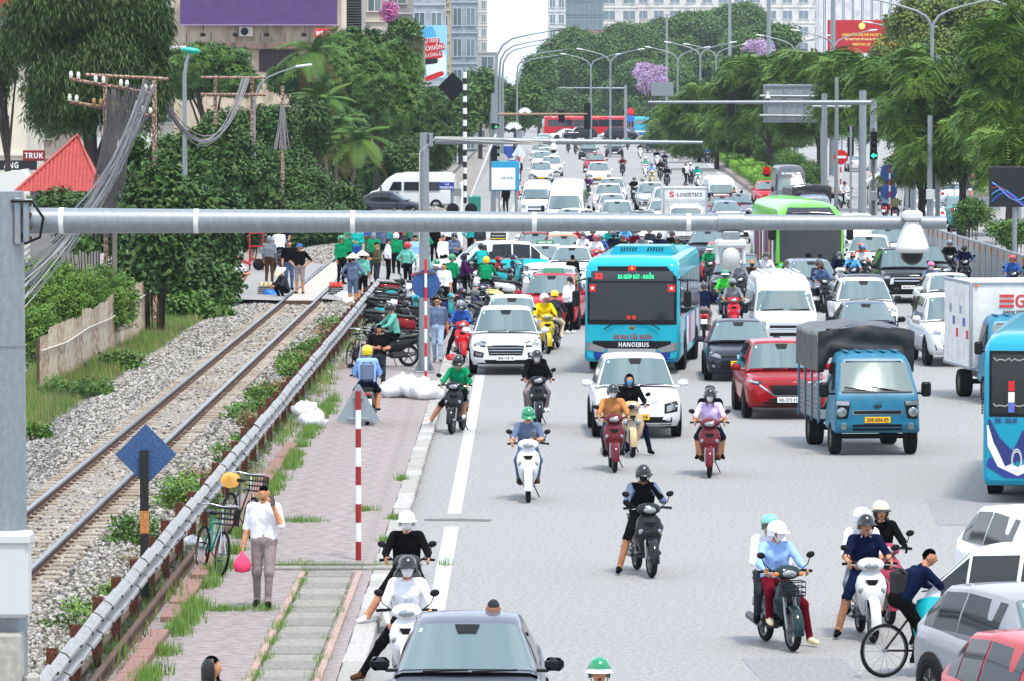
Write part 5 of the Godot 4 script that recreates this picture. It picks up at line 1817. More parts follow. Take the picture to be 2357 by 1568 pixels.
func cable(m: MB,a: Vector3,b: Vector3,sag: float,r:=0.012,n:=10) -> void:
	var pts:=[]
	for i in n + 1:
		var u:=i/float(n)
		pts.append(a.lerp(b,u) - Vector3(0,sag*4.0*u*(1.0 - u),0))
	m.tube(pts,r,4,false)

# ---------------------------------------------------------------- lines of the place (d=metres ahead of the camera)
func x_rail(d: float) -> float: return -7.23 + (d - 94.0)*0.0065
func x_kerb(d: float) -> float: return -1.745 + (d - 82.0)*0.0045 + maxf(0.0,d - 250.0)*0.005
func x_guard(d: float) -> float: return -5.1 + (d - 59.0)*0.006
func x_median(d: float) -> float: return 16.4 + (d - 319.0)*0.0218

func _ready() -> void:
	rng.seed=20
	var cam:=Camera3D.new()
	cam.name="camera"
	cam.position=Vector3(0,EYE,0)
	cam.rotation.x=-TILT
	cam.fov=rad_to_deg(2.0*atan(CY/FO))
	cam.near=0.5
	cam.far=4000.0
	add_child(cam)
	cam.current=true
	var we:=WorldEnvironment.new()
	we.name="world_environment"
	var env:=Environment.new()
	env.background_mode=Environment.BG_SKY
	var sky:=Sky.new()
	var sm:=ProceduralSkyMaterial.new()
	sm.sky_top_color=Color(0.78,0.84,0.92)
	sm.sky_horizon_color=Color(0.93,0.95,0.98)
	sm.sky_curve=0.3
	sm.ground_bottom_color=Color(0.4,0.4,0.4)
	sm.ground_horizon_color=Color(0.8,0.82,0.85)
	sm.sky_cover=cloud_cover()
	sm.sky_cover_modulate=Color(1,1,1,0.8)
	sm.sky_energy_multiplier=0.88
	sky.sky_material=sm
	env.sky=sky
	env.tonemap_mode=Environment.TONE_MAPPER_LINEAR
	env.tonemap_exposure=1.85
	env.sdfgi_enabled=true
	env.ssao_enabled=true
	env.ssil_enabled=true
	env.fog_enabled=true
	env.fog_density=0.00009
	env.fog_light_color=Color(0.86,0.91,1.0)
	we.environment=env
	add_child(we)
	var sun:=DirectionalLight3D.new()
	sun.name="sun"
	sun.light_energy=0.75
	sun.light_angular_distance=9.0
	sun.light_color=Color(1.0,0.97,0.92)
	sun.shadow_enabled=true
	sun.rotation_degrees=Vector3(-66,28,0)
	add_child(sun)
	RUBBER=mat(Color(0.11,0.11,0.11),0.85,0.0,0.2)
	DARK=mat(Color(0.08,0.08,0.085),0.4,0.0,0.3)
	CHROME=mat(Color(0.8,0.81,0.82),0.18,1.0)
	GLASS=mat(Color(0.36,0.43,0.44),0.04,0.25,0.7)
	TINT=mat(Color(0.08,0.1,0.11),0.05,0.0,0.5)
	LAMP=mat(Color(0.55,0.57,0.58),0.12,0.5,0.7,0.6)
	AMBER=mat(Color(0.9,0.42,0.06),0.2)
	REDLAMP=mat(Color(0.65,0.04,0.05),0.2)
	GALV=noisy("galv",[[0.0,Color(0.48,0.51,0.53)],[0.5,Color(0.52,0.55,0.572)],[1.0,Color(0.57,0.6,0.62)]],Vector3(1.2,0.5,1.2),0.03,0.42,4,0.5)
	ground_and_rail()
	pavement()
	median()
	greenery()
	buildings()
	furniture()
	gantries()
	traffic()
	riders()
	people()

func cloud_cover() -> Texture2D:
	var no:=FastNoiseLite.new()
	no.seed=5
	no.frequency=0.006
	no.fractal_octaves=5
	var g:=Gradient.new()
	g.offsets=PackedFloat32Array([0.0,0.45,0.7,1.0])
	g.colors=PackedColorArray([Color(0.26,0.34,0.45,1),Color(0.52,0.6,0.7,1),Color(0.97,0.98,0.99,1),Color(1,1,1,1)])
	var t:=NoiseTexture2D.new()
	t.width=1024
	t.height=512
	t.seamless=true
	t.noise=no
	t.color_ramp=g
	return t

func strip(fa: Callable,fb: Callable,y: float,d0: float,d1: float,n: int) -> MB:
	var m:=MB.new()
	var rows:=[]
	for i in n + 1:
		var d:=lerpf(d0,d1,i/float(n))
		rows.append([Vector3(fa.call(d),y,-d),Vector3(fb.call(d),y,-d)])
	m.surf(rows)
	return m

func ground_and_rail() -> void:
	var g:=MB.new()
	g.quad(Vector3(-2500,-0.03,200),Vector3(2500,-0.03,200),Vector3(2500,-0.03,-3500),Vector3(-2500,-0.03,-3500))
	struct("ground",g,noisy("soil",[[0.0,Color(0.3,0.29,0.26)],[0.5,Color(0.42,0.4,0.37)],[1.0,Color(0.52,0.5,0.46)]],Vector3(0.2,0.2,0.2),0.02))
	var asph:=noisy("asphalt",[[0.0,Color(0.43,0.425,0.42)],[0.4,Color(0.515,0.51,0.505)],[0.6,Color(0.535,0.53,0.525)],[1.0,Color(0.6,0.595,0.59)]],Vector3(0.4,0.4,0.25),0.05,0.8,6)
	var road:=MB.new()
	road.quad(Vector3(-60,0,40),Vector3(140,0,40),Vector3(140,0,-1600),Vector3(-60,0,-1600))
	struct("road",road,asph)
	# darker worn bands and repairs in the asphalt
	for q in [[1850,1545,1.3,2.6,0.06],[2290,1180,2.2,5.0,-0.05]]:
		var pc:=P(q[0],q[1])
		var pm:=MB.new()
		var bs:=Basis.from_euler(Vector3(0,q[4],0))
		pm.quad(pc + bs*Vector3(-q[2]/2,0.004,-q[3]/2),pc + bs*Vector3(q[2]/2,0.004,-q[3]/2),pc + bs*Vector3(q[2]/2,0.004,q[3]/2),pc + bs*Vector3(-q[2]/2,0.004,q[3]/2))
		struct("road_repair",pm,noisy("patchasphalt",[[0.0,Color(0.38,0.38,0.39)],[0.5,Color(0.49,0.49,0.5)],[1.0,Color(0.58,0.58,0.59)]],Vector3(0.5,0.5,0.4),0.05,0.85,6))
	# edge line,broken at the repair trench
	var paintm:=noisy("roadpaint",[[0.0,Color(0.56,0.56,0.56)],[0.4,Color(0.65,0.65,0.65)],[1.0,Color(0.75,0.75,0.75)]],Vector3(0.6,0.6,0.6),0.03,0.8)
	var marks:=Node3D.new()
	marks.name="road_marking"
	marks.set_meta("kind","structure")
	add_child(marks)
	for q in [[52.0,80.2],[82.6,128.0],[131.0,160.0],[215.0,330.0]]:
		part(marks,"edge_line",strip(func(d): return x_kerb(d) + 0.62,func(d): return x_kerb(d) + 0.86,0.004,q[0],q[1],20),paintm)
	part(marks,"edge_line",strip(func(d): return x_median(d) - 0.7,func(d): return x_median(d) - 0.5,0.004,280.0,700.0,30),paintm)
	var tr:=MB.new()
	var pts:=[[x_kerb(81.5) + 0.25,81.3],[x_kerb(81.5) + 1.35,81.15],[x_kerb(81.5) + 1.42,81.5],[x_kerb(81.5) + 0.9,81.7],[x_kerb(81.5) + 0.25,81.65]]
	var pp:=[]
	for e in pts: pp.append(Vector3(e[0],0.005,-e[1]))
	tr.cap(pp,Vector3.UP)
	struct("road_repair",tr,noisy("patch",[[0.0,Color(0.3,0.28,0.26)],[1.0,Color(0.42,0.4,0.38)]],Vector3(1,1,1),0.03))
	# rail bed
	var bal:=noisy("ballast",[[0.0,Color(0.2,0.19,0.18)],[0.45,Color(0.4,0.38,0.36)],[0.58,Color(0.58,0.56,0.53)],[1.0,Color(0.78,0.76,0.72)]],Vector3(1.2,1.2,0.6),0.035,0.9,3,0.0,6.0)
	var rb:=MB.new()
	var rows:=[]
	for i in 81:
		var d:=lerpf(45.0,560.0,i/80.0)
		var x:=x_rail(d)
		var row:=PackedVector3Array()
		for e in [[-6.5,0.0],[-3.4,0.05],[-2.3,0.3],[-1.5,0.38],[0.0,0.39],[1.5,0.36],[2.0,0.25],[2.5,0.1],[2.9,0.02]]:
			row.append(Vector3(x + e[0],e[1] + 0.02*sin(d*1.3 + e[0]*4.0),-d))
		rows.append(row)
	rb.surf(rows)
	struct("rail_bed",rb,bal)
	var xs:=[]
	var cs:=[]
	for i in 120000:
		var d:=50.0 + 230.0*pow(rng.randf(),1.7)
		var off:=rng.randf_range(-2.9,2.4)
		var y:=0.38
		for e in [[-3.4,0.05,-2.3,0.3],[-2.3,0.3,-1.5,0.38],[1.5,0.36,2.0,0.25],[2.0,0.25,2.5,0.1]]:
			if off >= e[0] and off < e[2]: y=lerpf(e[1],e[3],(off - e[0])/(e[2] - e[0]))
		if absf(off) < 0.98 and rng.randf() < 0.7: continue
		var s:=rng.randf_range(0.022,0.05)*(1.0 + (d - 50.0)*0.003)
		xs.append(Transform3D(Basis.from_euler(Vector3(rng.randf()*TAU,rng.randf()*TAU,0)).scaled(Vector3.ONE*s),Vector3(x_rail(d) + off,y + 0.01,-d)))
		var v:=rng.randf_range(0.05,0.46)
		cs.append(Color(v,v*rng.randf_range(0.9,0.98),v*rng.randf_range(0.78,0.95)))
	var st:=scatter(self,"ballast_stones",clump("stone"),xs,cs,vmat(0.9))
	tag(st,"loose pale grey ballast stones along the railway","ballast","","stuff")
	# track: two rails,concrete sleepers with rail clips
	var t:=thing("railway_track","single railway track with rusty rails on pale concrete sleepers","railway")
	var rust:=noisy("railrust",[[0.0,Color(0.2,0.13,0.1)],[0.5,Color(0.32,0.22,0.17)],[1.0,Color(0.42,0.3,0.24)]],Vector3(1,1,1),0.03,0.8)
	for s in [-1.0,1.0]:
		var foot:=MB.new()
		var head:=MB.new()
		for q in [[foot,[[-0.06,0.405],[-0.06,0.42],[-0.012,0.435],[-0.012,0.51],[0.012,0.51],[0.012,0.435],[0.06,0.42],[0.06,0.405]]],[head,[[-0.034,0.51],[-0.036,0.55],[0.036,0.55],[0.034,0.51]]]]:
			var rr:=[]
			for i in 61:
				var d:=45.0*pow(560.0/45.0,i/60.0)
				var row:=PackedVector3Array()
				for e in q[1]: row.append(Vector3(x_rail(d) + s*0.535 + e[0],e[1],-d))
				rr.append(row)
			for j in 60:
				for i in q[1].size():
					var i2: int=(i + 1) % q[1].size()
					q[0].quad(rr[j][i],rr[j][i2],rr[j + 1][i2],rr[j + 1][i])
		var ro:=part(t,"rail",foot,rust)
		part(ro,"rail_head",head,noisy("railhead",[[0.0,Color(0.42,0.43,0.46)],[1.0,Color(0.62,0.66,0.7)]],Vector3(1,1,1),0.02,0.3,3,0.85))
	var sl:=MB.new()
	for e in [-0.62,0.62]:
		sl.box(Vector3(e,0.385,0),Vector3(0.62,0.09,0.22),0.02)
	sl.box(Vector3(0,0.375,0),Vector3(0.66,0.06,0.17),0.015)
	var slm:=sl.mesh()
	var clp:=MB.new()
	for e in [-0.63,-0.44,0.44,0.63]: clp.box(Vector3(e,0.445,0),Vector3(0.07,0.05,0.1),0.015)
	var smat:=[noisy("sleeper",[[0.0,Color(0.42,0.38,0.33)],[0.5,Color(0.58,0.54,0.49)],[1.0,Color(0.7,0.66,0.6)]],Vector3(1.4,1.4,1.4),0.03,0.9),noisy("sleeper2",[[0.0,Color(0.38,0.33,0.28)],[0.5,Color(0.52,0.47,0.41)],[1.0,Color(0.64,0.6,0.54)]],Vector3(1.4,1.4,1.4),0.03,0.9)]
	var clips:=MB.new()
	for i in 185:
		var d:=50.0 + i*0.6
		if d > 153.5: d += 33.0
		var so:=inst(t,"sleeper",slm,smat[rng.randi() % 2],Transform3D(Basis.from_euler(Vector3(0,rng.randf_range(-0.015,0.015),0)),Vector3(x_rail(d),rng.randf_range(-0.012,0.006),-d)))
		if d < 154: clips.add(clp,so.transform)
	part(t,"rail_clips",clips,rust).set_meta("kind","stuff")
	# old rails left lying beside the guard rail
	for q in [[Vector3(x_rail(62) + 2.15,0.12,-52),Vector3(x_rail(70) + 2.25,0.12,-74),"rusty spare rail lying on the ballast edge"],[Vector3(x_rail(62) + 2.38,0.13,-54),Vector3(x_rail(70) + 2.5,0.13,-73),"rusty spare rail lying against the guard rail posts"]]:
		var a: Vector3=q[0]
		var b: Vector3=q[1]
		var m:=MB.new()
		var bs:=Basis.looking_at(b - a)
		for e in [[0.0,0.012,0.14,0.02],[0.0,0.08,0.03,0.12],[0.0,0.15,0.075,0.04]]:
			m.box((a + b)/2 + Vector3(0,e[1],0),Vector3(e[2],e[3],a.distance_to(b)),0.0,bs)
		one("spare_rail",m,rust,q[2],"rail")
	# level crossing: concrete deck between the rails and asphalt on both sides
	var lc:=thing("level_crossing","pale concrete deck of the level crossing between the rails","level crossing")
	for i in 11:
		var d:=155.2 + i*3.0
		var pb:=MB.new()
		pb.box(Vector3(x_rail(d),0.5,-d),Vector3(0.9,0.1,2.96),0.015)
		part(lc,"deck_panel",pb,noisy("deck",[[0.0,Color(0.55,0.53,0.5)],[1.0,Color(0.74,0.72,0.69)]],Vector3(0.4,0.4,0.4),0.02))
	var ed:=MB.new()
	ed.box(Vector3(x_rail(153),0.46,-153.6),Vector3(0.96,0.14,0.12),0.01)
	part(lc,"edge_beam",ed,rust)
	var cr:=MB.new()
	cr.quad(Vector3(-12.5,0.52,-157),Vector3(x_rail(160) - 0.62,0.52,-154),Vector3(x_rail(180) - 0.62,0.52,-186),Vector3(-12.5,0.52,-190))
	var m2:=[]
	for q in [[0.62,0.52],[1.6,0.4],[3.6,0.16]]: m2.append([Vector3(x_rail(154) + q[0],q[1],-155.5),Vector3(x_rail(185) + q[0],q[1],-187)])
	cr.surf(m2)
	struct("crossing_road",cr,asph)

func pavement() -> void:
	var pav:=noisy("paving",[[0.0,Color(0.33,0.3,0.3)],[0.4,Color(0.475,0.44,0.435)],[0.6,Color(0.55,0.51,0.505)],[1.0,Color(0.66,0.62,0.61)]],Vector3(0.22,0.22,0.7),0.03,0.85,6)
	var b:=MB.new()
	var rows:=[]
	for i in 61:
		var d:=lerpf(40.0,262.0,i/60.0)
		rows.append([Vector3(x_guard(d) - 0.35,0.14 + 0.01*sin(d),-d),Vector3(x_guard(d) + 0.7,0.15,-d),Vector3(x_kerb(d) - 0.3,0.15,-d)])
	b.surf(rows)
	struct("pavement",b,pav)
	# kerb stones
	var kb:=Node3D.new()
	kb.name="kerb"
	kb.set_meta("kind","structure")
	add_child(kb)
	var ks:=MB.new()
	ks.box(Vector3(0,0.075,0),Vector3(0.3,0.17,0.985),0.02)
	var km:=ks.mesh()
	var kmat:=[noisy("kerb1",[[0.0,Color(0.5,0.49,0.48)],[0.5,Color(0.62,0.61,0.6)],[1.0,Color(0.72,0.71,0.7)]],Vector3(0.8,0.8,0.8),0.03),noisy("kerb2",[[0.0,Color(0.46,0.45,0.44)],[0.5,Color(0.57,0.56,0.54)],[1.0,Color(0.68,0.66,0.64)]],Vector3(0.8,0.8,0.8),0.03)]
	for i in 112:
		var d:=48.5 + i
		inst(kb,"kerb_stone",km,kmat[rng.randi() % 2],Transform3D(Basis.from_euler(Vector3(0,rng.randf_range(-0.01,0.01),0)),Vector3(x_kerb(d) - 0.15 + rng.randf_range(-0.012,0.012),rng.randf_range(-0.012,0.012),-d)))
	for i in 100:
		var d:=215.5 + i*3.0
		inst(kb,"kerb_stone",km,kmat[rng.randi() % 2],Transform3D(Basis.from_scale(Vector3(1,1,3)),Vector3(x_kerb(d) - 0.15,0,-d)))
	# drain covers: a row of concrete slabs between pink edge strips
	var dr:=Node3D.new()
	dr.name="drain_channel"
	dr.set_meta("kind","structure")
	add_child(dr)
	var sb:=MB.new()
	sb.box(Vector3(0,0.15,0),Vector3(0.66,0.06,0.76),0.012)
	var smh:=sb.mesh()
	var conc:=[noisy("conc1",[[0.0,Color(0.4,0.39,0.36)],[0.5,Color(0.5,0.49,0.46)],[1.0,Color(0.58,0.57,0.54)]],Vector3(0.9,0.9,0.9),0.02),noisy("conc2",[[0.0,Color(0.36,0.35,0.33)],[0.5,Color(0.45,0.44,0.42)],[1.0,Color(0.54,0.53,0.5)]],Vector3(0.9,0.9,0.9),0.02)]
	for i in 30:
		var d:=47.4 + i*0.8
		var x:=lerpf(-2.87,-2.7,(d - 47.0)/24.0)
		inst(dr,"drain_slab",smh,conc[i % 2],Transform3D(Basis.from_euler(Vector3(rng.randf_range(-0.012,0.012),rng.randf_range(-0.02,0.02),0)),Vector3(x,rng.randf_range(-0.006,0.012),-d)))
	for s in [-1.0,1.0]:
		for i in 24:
			var d:=47.5 + i
			var ep:=MB.new()
			ep.box(Vector3(lerpf(-2.87,-2.7,(d - 47.0)/24.0) + s*0.42,0.155,-d),Vector3(0.09,0.07,0.96),0.012)
			part(dr,"edge_strip",ep,noisy("edgepink",[[0.0,Color(0.5,0.4,0.38)],[1.0,Color(0.72,0.62,0.58)]],Vector3(1,1,1),0.03))
	for q in [[71.6,2.6],[72.3,2.6]]:
		for i in 3:
			var cb:=MB.new()
			cb.box(Vector3(-3.6 + i*0.9,0.155,-q[0]),Vector3(0.88,0.07,0.3),0.012)
			part(dr,"cross_slab",cb,conc[i % 2])
	# low brick edging beside the guard rail
	var be:=Node3D.new()
	be.name="brick_edging_wall"
	add_child(be)
	tag(be,"low worn brick edging running beside the guard rail","edging wall")
	var bm:=MB.new()
	bm.box(Vector3(0,0.2,0),Vector3(0.24,0.12,0.78),0.015)
	var bmm:=bm.mesh()
	for i in 58:
		var d:=50.5 + i*0.8
		if i in [16,17,24,31,32,33,38,45]: continue
		inst(be,"brick_course",bmm,noisy("oldbrick",[[0.0,Color(0.36,0.24,0.22)],[0.5,Color(0.52,0.38,0.35)],[1.0,Color(0.62,0.5,0.46)]],Vector3(1.2,1.2,1.2),0.04),Transform3D(Basis.from_euler(Vector3(0,rng.randf_range(-0.03,0.03),0)),Vector3(x_guard(d) + 0.42,rng.randf_range(-0.03,0.01),-d)))
	# guard rail: rusty posts and overlapping W-beams
	var gr:=thing("guard_rail","galvanised wavy guard rail on rusty steel posts beside the railway","guard rail")
	var gm:=noisy("beam",[[0.0,Color(0.38,0.36,0.34)],[0.4,Color(0.55,0.545,0.54)],[1.0,Color(0.66,0.665,0.67)]],Vector3(1.0,0.6,1.0),0.02,0.5,5,0.3)
	var pm:=noisy("postrust",[[0.0,Color(0.13,0.09,0.08)],[0.4,Color(0.25,0.14,0.1)],[0.65,Color(0.42,0.2,0.11)],[1.0,Color(0.55,0.32,0.2)]],Vector3(1.5,0.8,1.5),0.04,0.9)
	var po:=MB.new()
	for q in [[-0.055,0.012,0.16],[0.055,0.012,0.16]]: po.box(Vector3(q[0],0.45,0),Vector3(q[1],0.98,q[2]))
	po.box(Vector3(0,0.45,0.07),Vector3(0.1,0.98,0.012))
	var pom:=po.mesh()
	var wb:=MB.new()
	var prof:=[[0.0,-0.19],[0.06,-0.165],[0.11,-0.115],[0.11,-0.075],[0.02,-0.02],[0.02,0.02],[0.11,0.075],[0.11,0.115],[0.06,0.165],[0.0,0.19]]
	for i in prof.size() - 1:
		var a: Array=prof[i]
		var c: Array=prof[i + 1]
		wb.quad(Vector3(a[0],a[1],-0.71),Vector3(c[0],c[1],-0.71),Vector3(c[0] + 0.008,c[1],0.71),Vector3(a[0] + 0.008,a[1],0.71))
	var wbm:=wb.mesh()
	var bolt:=MB.new()
	for zz in [-0.66,-0.56]:
		for y in [-0.095,0.095]: bolt.box(Vector3(0.118,y,zz),Vector3(0.015,0.025,0.03))
	var bolts:=MB.new()
	for i in 40:
		var d:=51.1 + i*2.7
		var lean:=Basis.from_euler(Vector3(0,-0.006,rng.randf_range(-0.02,0.02)))
		inst(gr,"post",pom,pm,Transform3D(lean*Basis.from_scale(Vector3(1,rng.randf_range(0.93,1.04),1)),Vector3(x_guard(d) - 0.07,0.1,-d)))
		for e in 2:
			var d2:=d + 0.675 + e*1.35
			var b1:=inst(gr,"beam",wbm,gm,Transform3D(Basis.from_euler(Vector3(rng.randf_range(-0.008,0.008),-0.006,rng.randf_range(-0.07,0.04))),Vector3(x_guard(d2) + 0.02,0.83 + rng.randf_range(-0.012,0.012),-d2)))
			bolts.add(bolt,b1.transform)
	part(gr,"bolts",bolts,DARK).set_meta("kind","stuff")
	# weeds and litter
	var xs:=[]
	var cs:=[]
	var put:=func(x: float,y: float,d: float,s: float,tone: String) -> void:
		xs.append(Transform3D(Basis.from_euler(Vector3(0,rng.randf()*TAU,0)).scaled(Vector3(s,s*rng.randf_range(0.6,1.3),s)),Vector3(x,y,-d)))
		cs.append(leaf_colour(tone))
	for i in 1500:
		var d:=50.0 + 62.0*pow(rng.randf(),1.4)
		if sin(d*0.9) + sin(d*2.3) < -0.3: continue
		put.call(x_guard(d) + 0.55 + absf(rng.randfn(0,0.11)),0.14,d,rng.randf_range(0.5,1.2),"grass")
	for i in 1500:
		var d:=rng.randf_range(52,150)
		put.call(x_guard(d) - 0.25 + rng.randfn(0,0.25),0.12,d,rng.randf_range(0.6,1.5),["grass","dry","grass"][rng.randi() % 3])
	for q in [[-3.9,66.0,0.35,60],[-2.5,81.5,0.1,20],[-3.7,79.5,0.3,40],[-1.95,80.0,0.05,30],[-2.02,88.0,0.06,25],[-1.95,76.0,0.06,25],[-3.3,72.2,1.0,60]]:
		for i in q[3]: put.call(q[0] + rng.randfn(0,q[2]),0.15,q[1] + rng.randfn(0,0.12),rng.randf_range(0.35,0.7),"grass")
	for i in 420:
		var d:=rng.randf_range(48,71)
		put.call(lerpf(-2.87,-2.7,(d - 47.0)/24.0) + (-0.36 if rng.randf() < 0.75 else 0.36) + rng.randfn(0,0.02),0.13,d,rng.randf_range(0.3,0.6)*(0.4 + absf(sin(d*1.7))),"grass")
	for i in 11000:
		var d:=rng.randf_range(84,158)
		put.call(x_rail(d) - 2.75 - rng.randf()*2.2,0.1,d,rng.randf_range(0.8,2.0),["grass","grass","dry"][rng.randi() % 3])
	tag(scatter(self,"grass_tufts",clump("grass"),xs,cs,vmat(0.8,true,Color(0.1,0.14,0.04))),"green grass and weeds along pavement edge and railway","grass","","stuff")
	for q in [[1040,830,"small crumpled red plastic bag on the pavement",RED,0.14],[705,962,"crumpled white litter bag below the guard rail",WHITE,0.3],[722,985,"second white litter bag beside the red and yellow wrapper",WHITE,0.3],[708,972,"red and yellow food wrapper below the guard rail",Color(0.85,0.3,0.1),0.18],[1130,712,"yellowish rubbish bag on the pavement by parked scooters",Color(0.8,0.78,0.5),0.5],[445,1262,"white litter lump under the guard rail",WHITE,0.16]]:
		litter(q[2],P(q[0],q[1],0.15),q[4],q[3])
	# heap of white woven sacks
	for q in [[905,915,0.34,"flat white woven sack at the near end of the sack heap"],[930,912,0.42,"white woven sack with green print in the heap"],[958,916,0.4,"white woven sack with black print in the heap"],[985,920,0.36,"white woven sack at the kerb end of the heap"]]:
		litter(q[3],P(q[0],q[1],0.15),q[2],WHITE,"woven_sack","sack")

func litter(label: String,at: Vector3,s: float,col: Color,called:="litter_bag",cat:="bag") -> void:
	var m:=MB.new()
	var rows:=[]
	for j in 9:
		var la:=PI*(j/8.0 - 0.5)
		var row:=PackedVector3Array()
		for i in 14:
			var lo:=TAU*i/14.0
			var k:=1.0 + 0.22*sin(lo*3.0 + j) + rng.randf_range(-0.12,0.12)
			row.append(Vector3(cos(la)*cos(lo)*s*k,maxf(0.0,(sin(la) + 0.75)*s*0.62*k),cos(la)*sin(lo)*s*0.8*k))
		rows.append(row)
	m.surf(rows,true)
	one(called,m,noisy("bag" + col.to_html(),[[0.0,col.darkened(0.25)],[0.5,col],[1.0,col.lightened(0.2)]],Vector3(2,2,2),0.03,0.5),label,cat,at)

func median() -> void:
	var b:=MB.new()
	var rows:=[]
	for i in 31:
		var d:=lerpf(318.0,720.0,i/30.0)
		rows.append([Vector3(x_median(d),0.0,-d),Vector3(x_median(d),0.28,-d),Vector3(x_median(d) + 0.25,0.3,-d),Vector3(x_median(d) + 6.0,0.3,-d),Vector3(x_median(d) + 6.0,0.0,-d)])
	b.surf(rows)
	struct("median_strip",b,noisy("medkerb",[[0.0,Color(0.42,0.37,0.35)],[1.0,Color(0.58,0.53,0.5)]],Vector3(0.5,0.5,0.5),0.03))
	for row in [[1.0,0.55,"bright clipped hedge along the median kerb"],[2.2,0.65,"second bright hedge row behind the median kerb hedge"]]:
		var t:=thing("clipped_hedge",row[2],"hedge")
		var xs:=[]
		var cs:=[]
		for i in 5200:
			var d:=318.0 + 260.0*pow(rng.randf(),1.5)
			var dx:=rng.randf_range(-0.5,0.5)
			var y: float=0.3 + row[1]*(1.0 if rng.randf() < 0.6 else rng.randf())
			xs.append(Transform3D(Basis.from_euler(Vector3(rng.randf_range(-0.6,0.6),rng.randf()*TAU,0)).scaled(Vector3.ONE*rng.randf_range(0.9,1.6)),Vector3(x_median(d) + row[0] + dx,y,-d)))
			cs.append(leaf_colour("hedge"))
		scatter(t,"foliage",clump("small"),xs,cs,vmat(0.6,true,Color(0.12,0.16,0.04)))
	var k:=0
	for i in 15:
		var d:=326.0 + i*15.0
		var r:=rng.randf_range(0.8,1.15)
		shrub("round dark green bush on the median behind the bright hedge",Vector3(x_median(d) + 3.6 + rng.randf_range(-0.4,0.6),0.3,-d),[[Vector3(0,r*0.9,0),Vector3(r,r,r)],[Vector3(0.5,r*0.6,0.4),Vector3(r,r,r)*0.7]],"small","mid",14.0,1.5,"round bushes on the median","round_bush")

func ptree(label: String,px: float,py: float,rx: float,ry: float,d: float,kind: String,tone: String,n: int,dens: float,size:=1.0,trunk:=0.18,s:=0.45,group:="",bark:=Color(0.2,0.17,0.14)) -> Node3D:
	var c:=Q(px,py,d)
	var k:=d/FO
	return tree(label,Vector3(c.x,0,c.z),Vector3(0,c.y,0),Vector3(rx*k,ry*k,rx*k*0.75),kind,tone,n,dens,size,trunk,group,s,bark)

func pshrub(label: String,px: float,py: float,rx: float,ry: float,d: float,kind: String,tone: String,n: int,dens: float,size:=1.0,s:=0.5,group:="",called:="shrub") -> Node3D:
	var c:=Q(px,py,d)
	var k:=d/FO
	return shrub(label,Vector3(c.x,0,c.z),lobes_in(Vector3(0,c.y,0),Vector3(rx*k,ry*k,minf(rx*k,2.2)*0.8),n,s),kind,tone,dens,size,group,called)

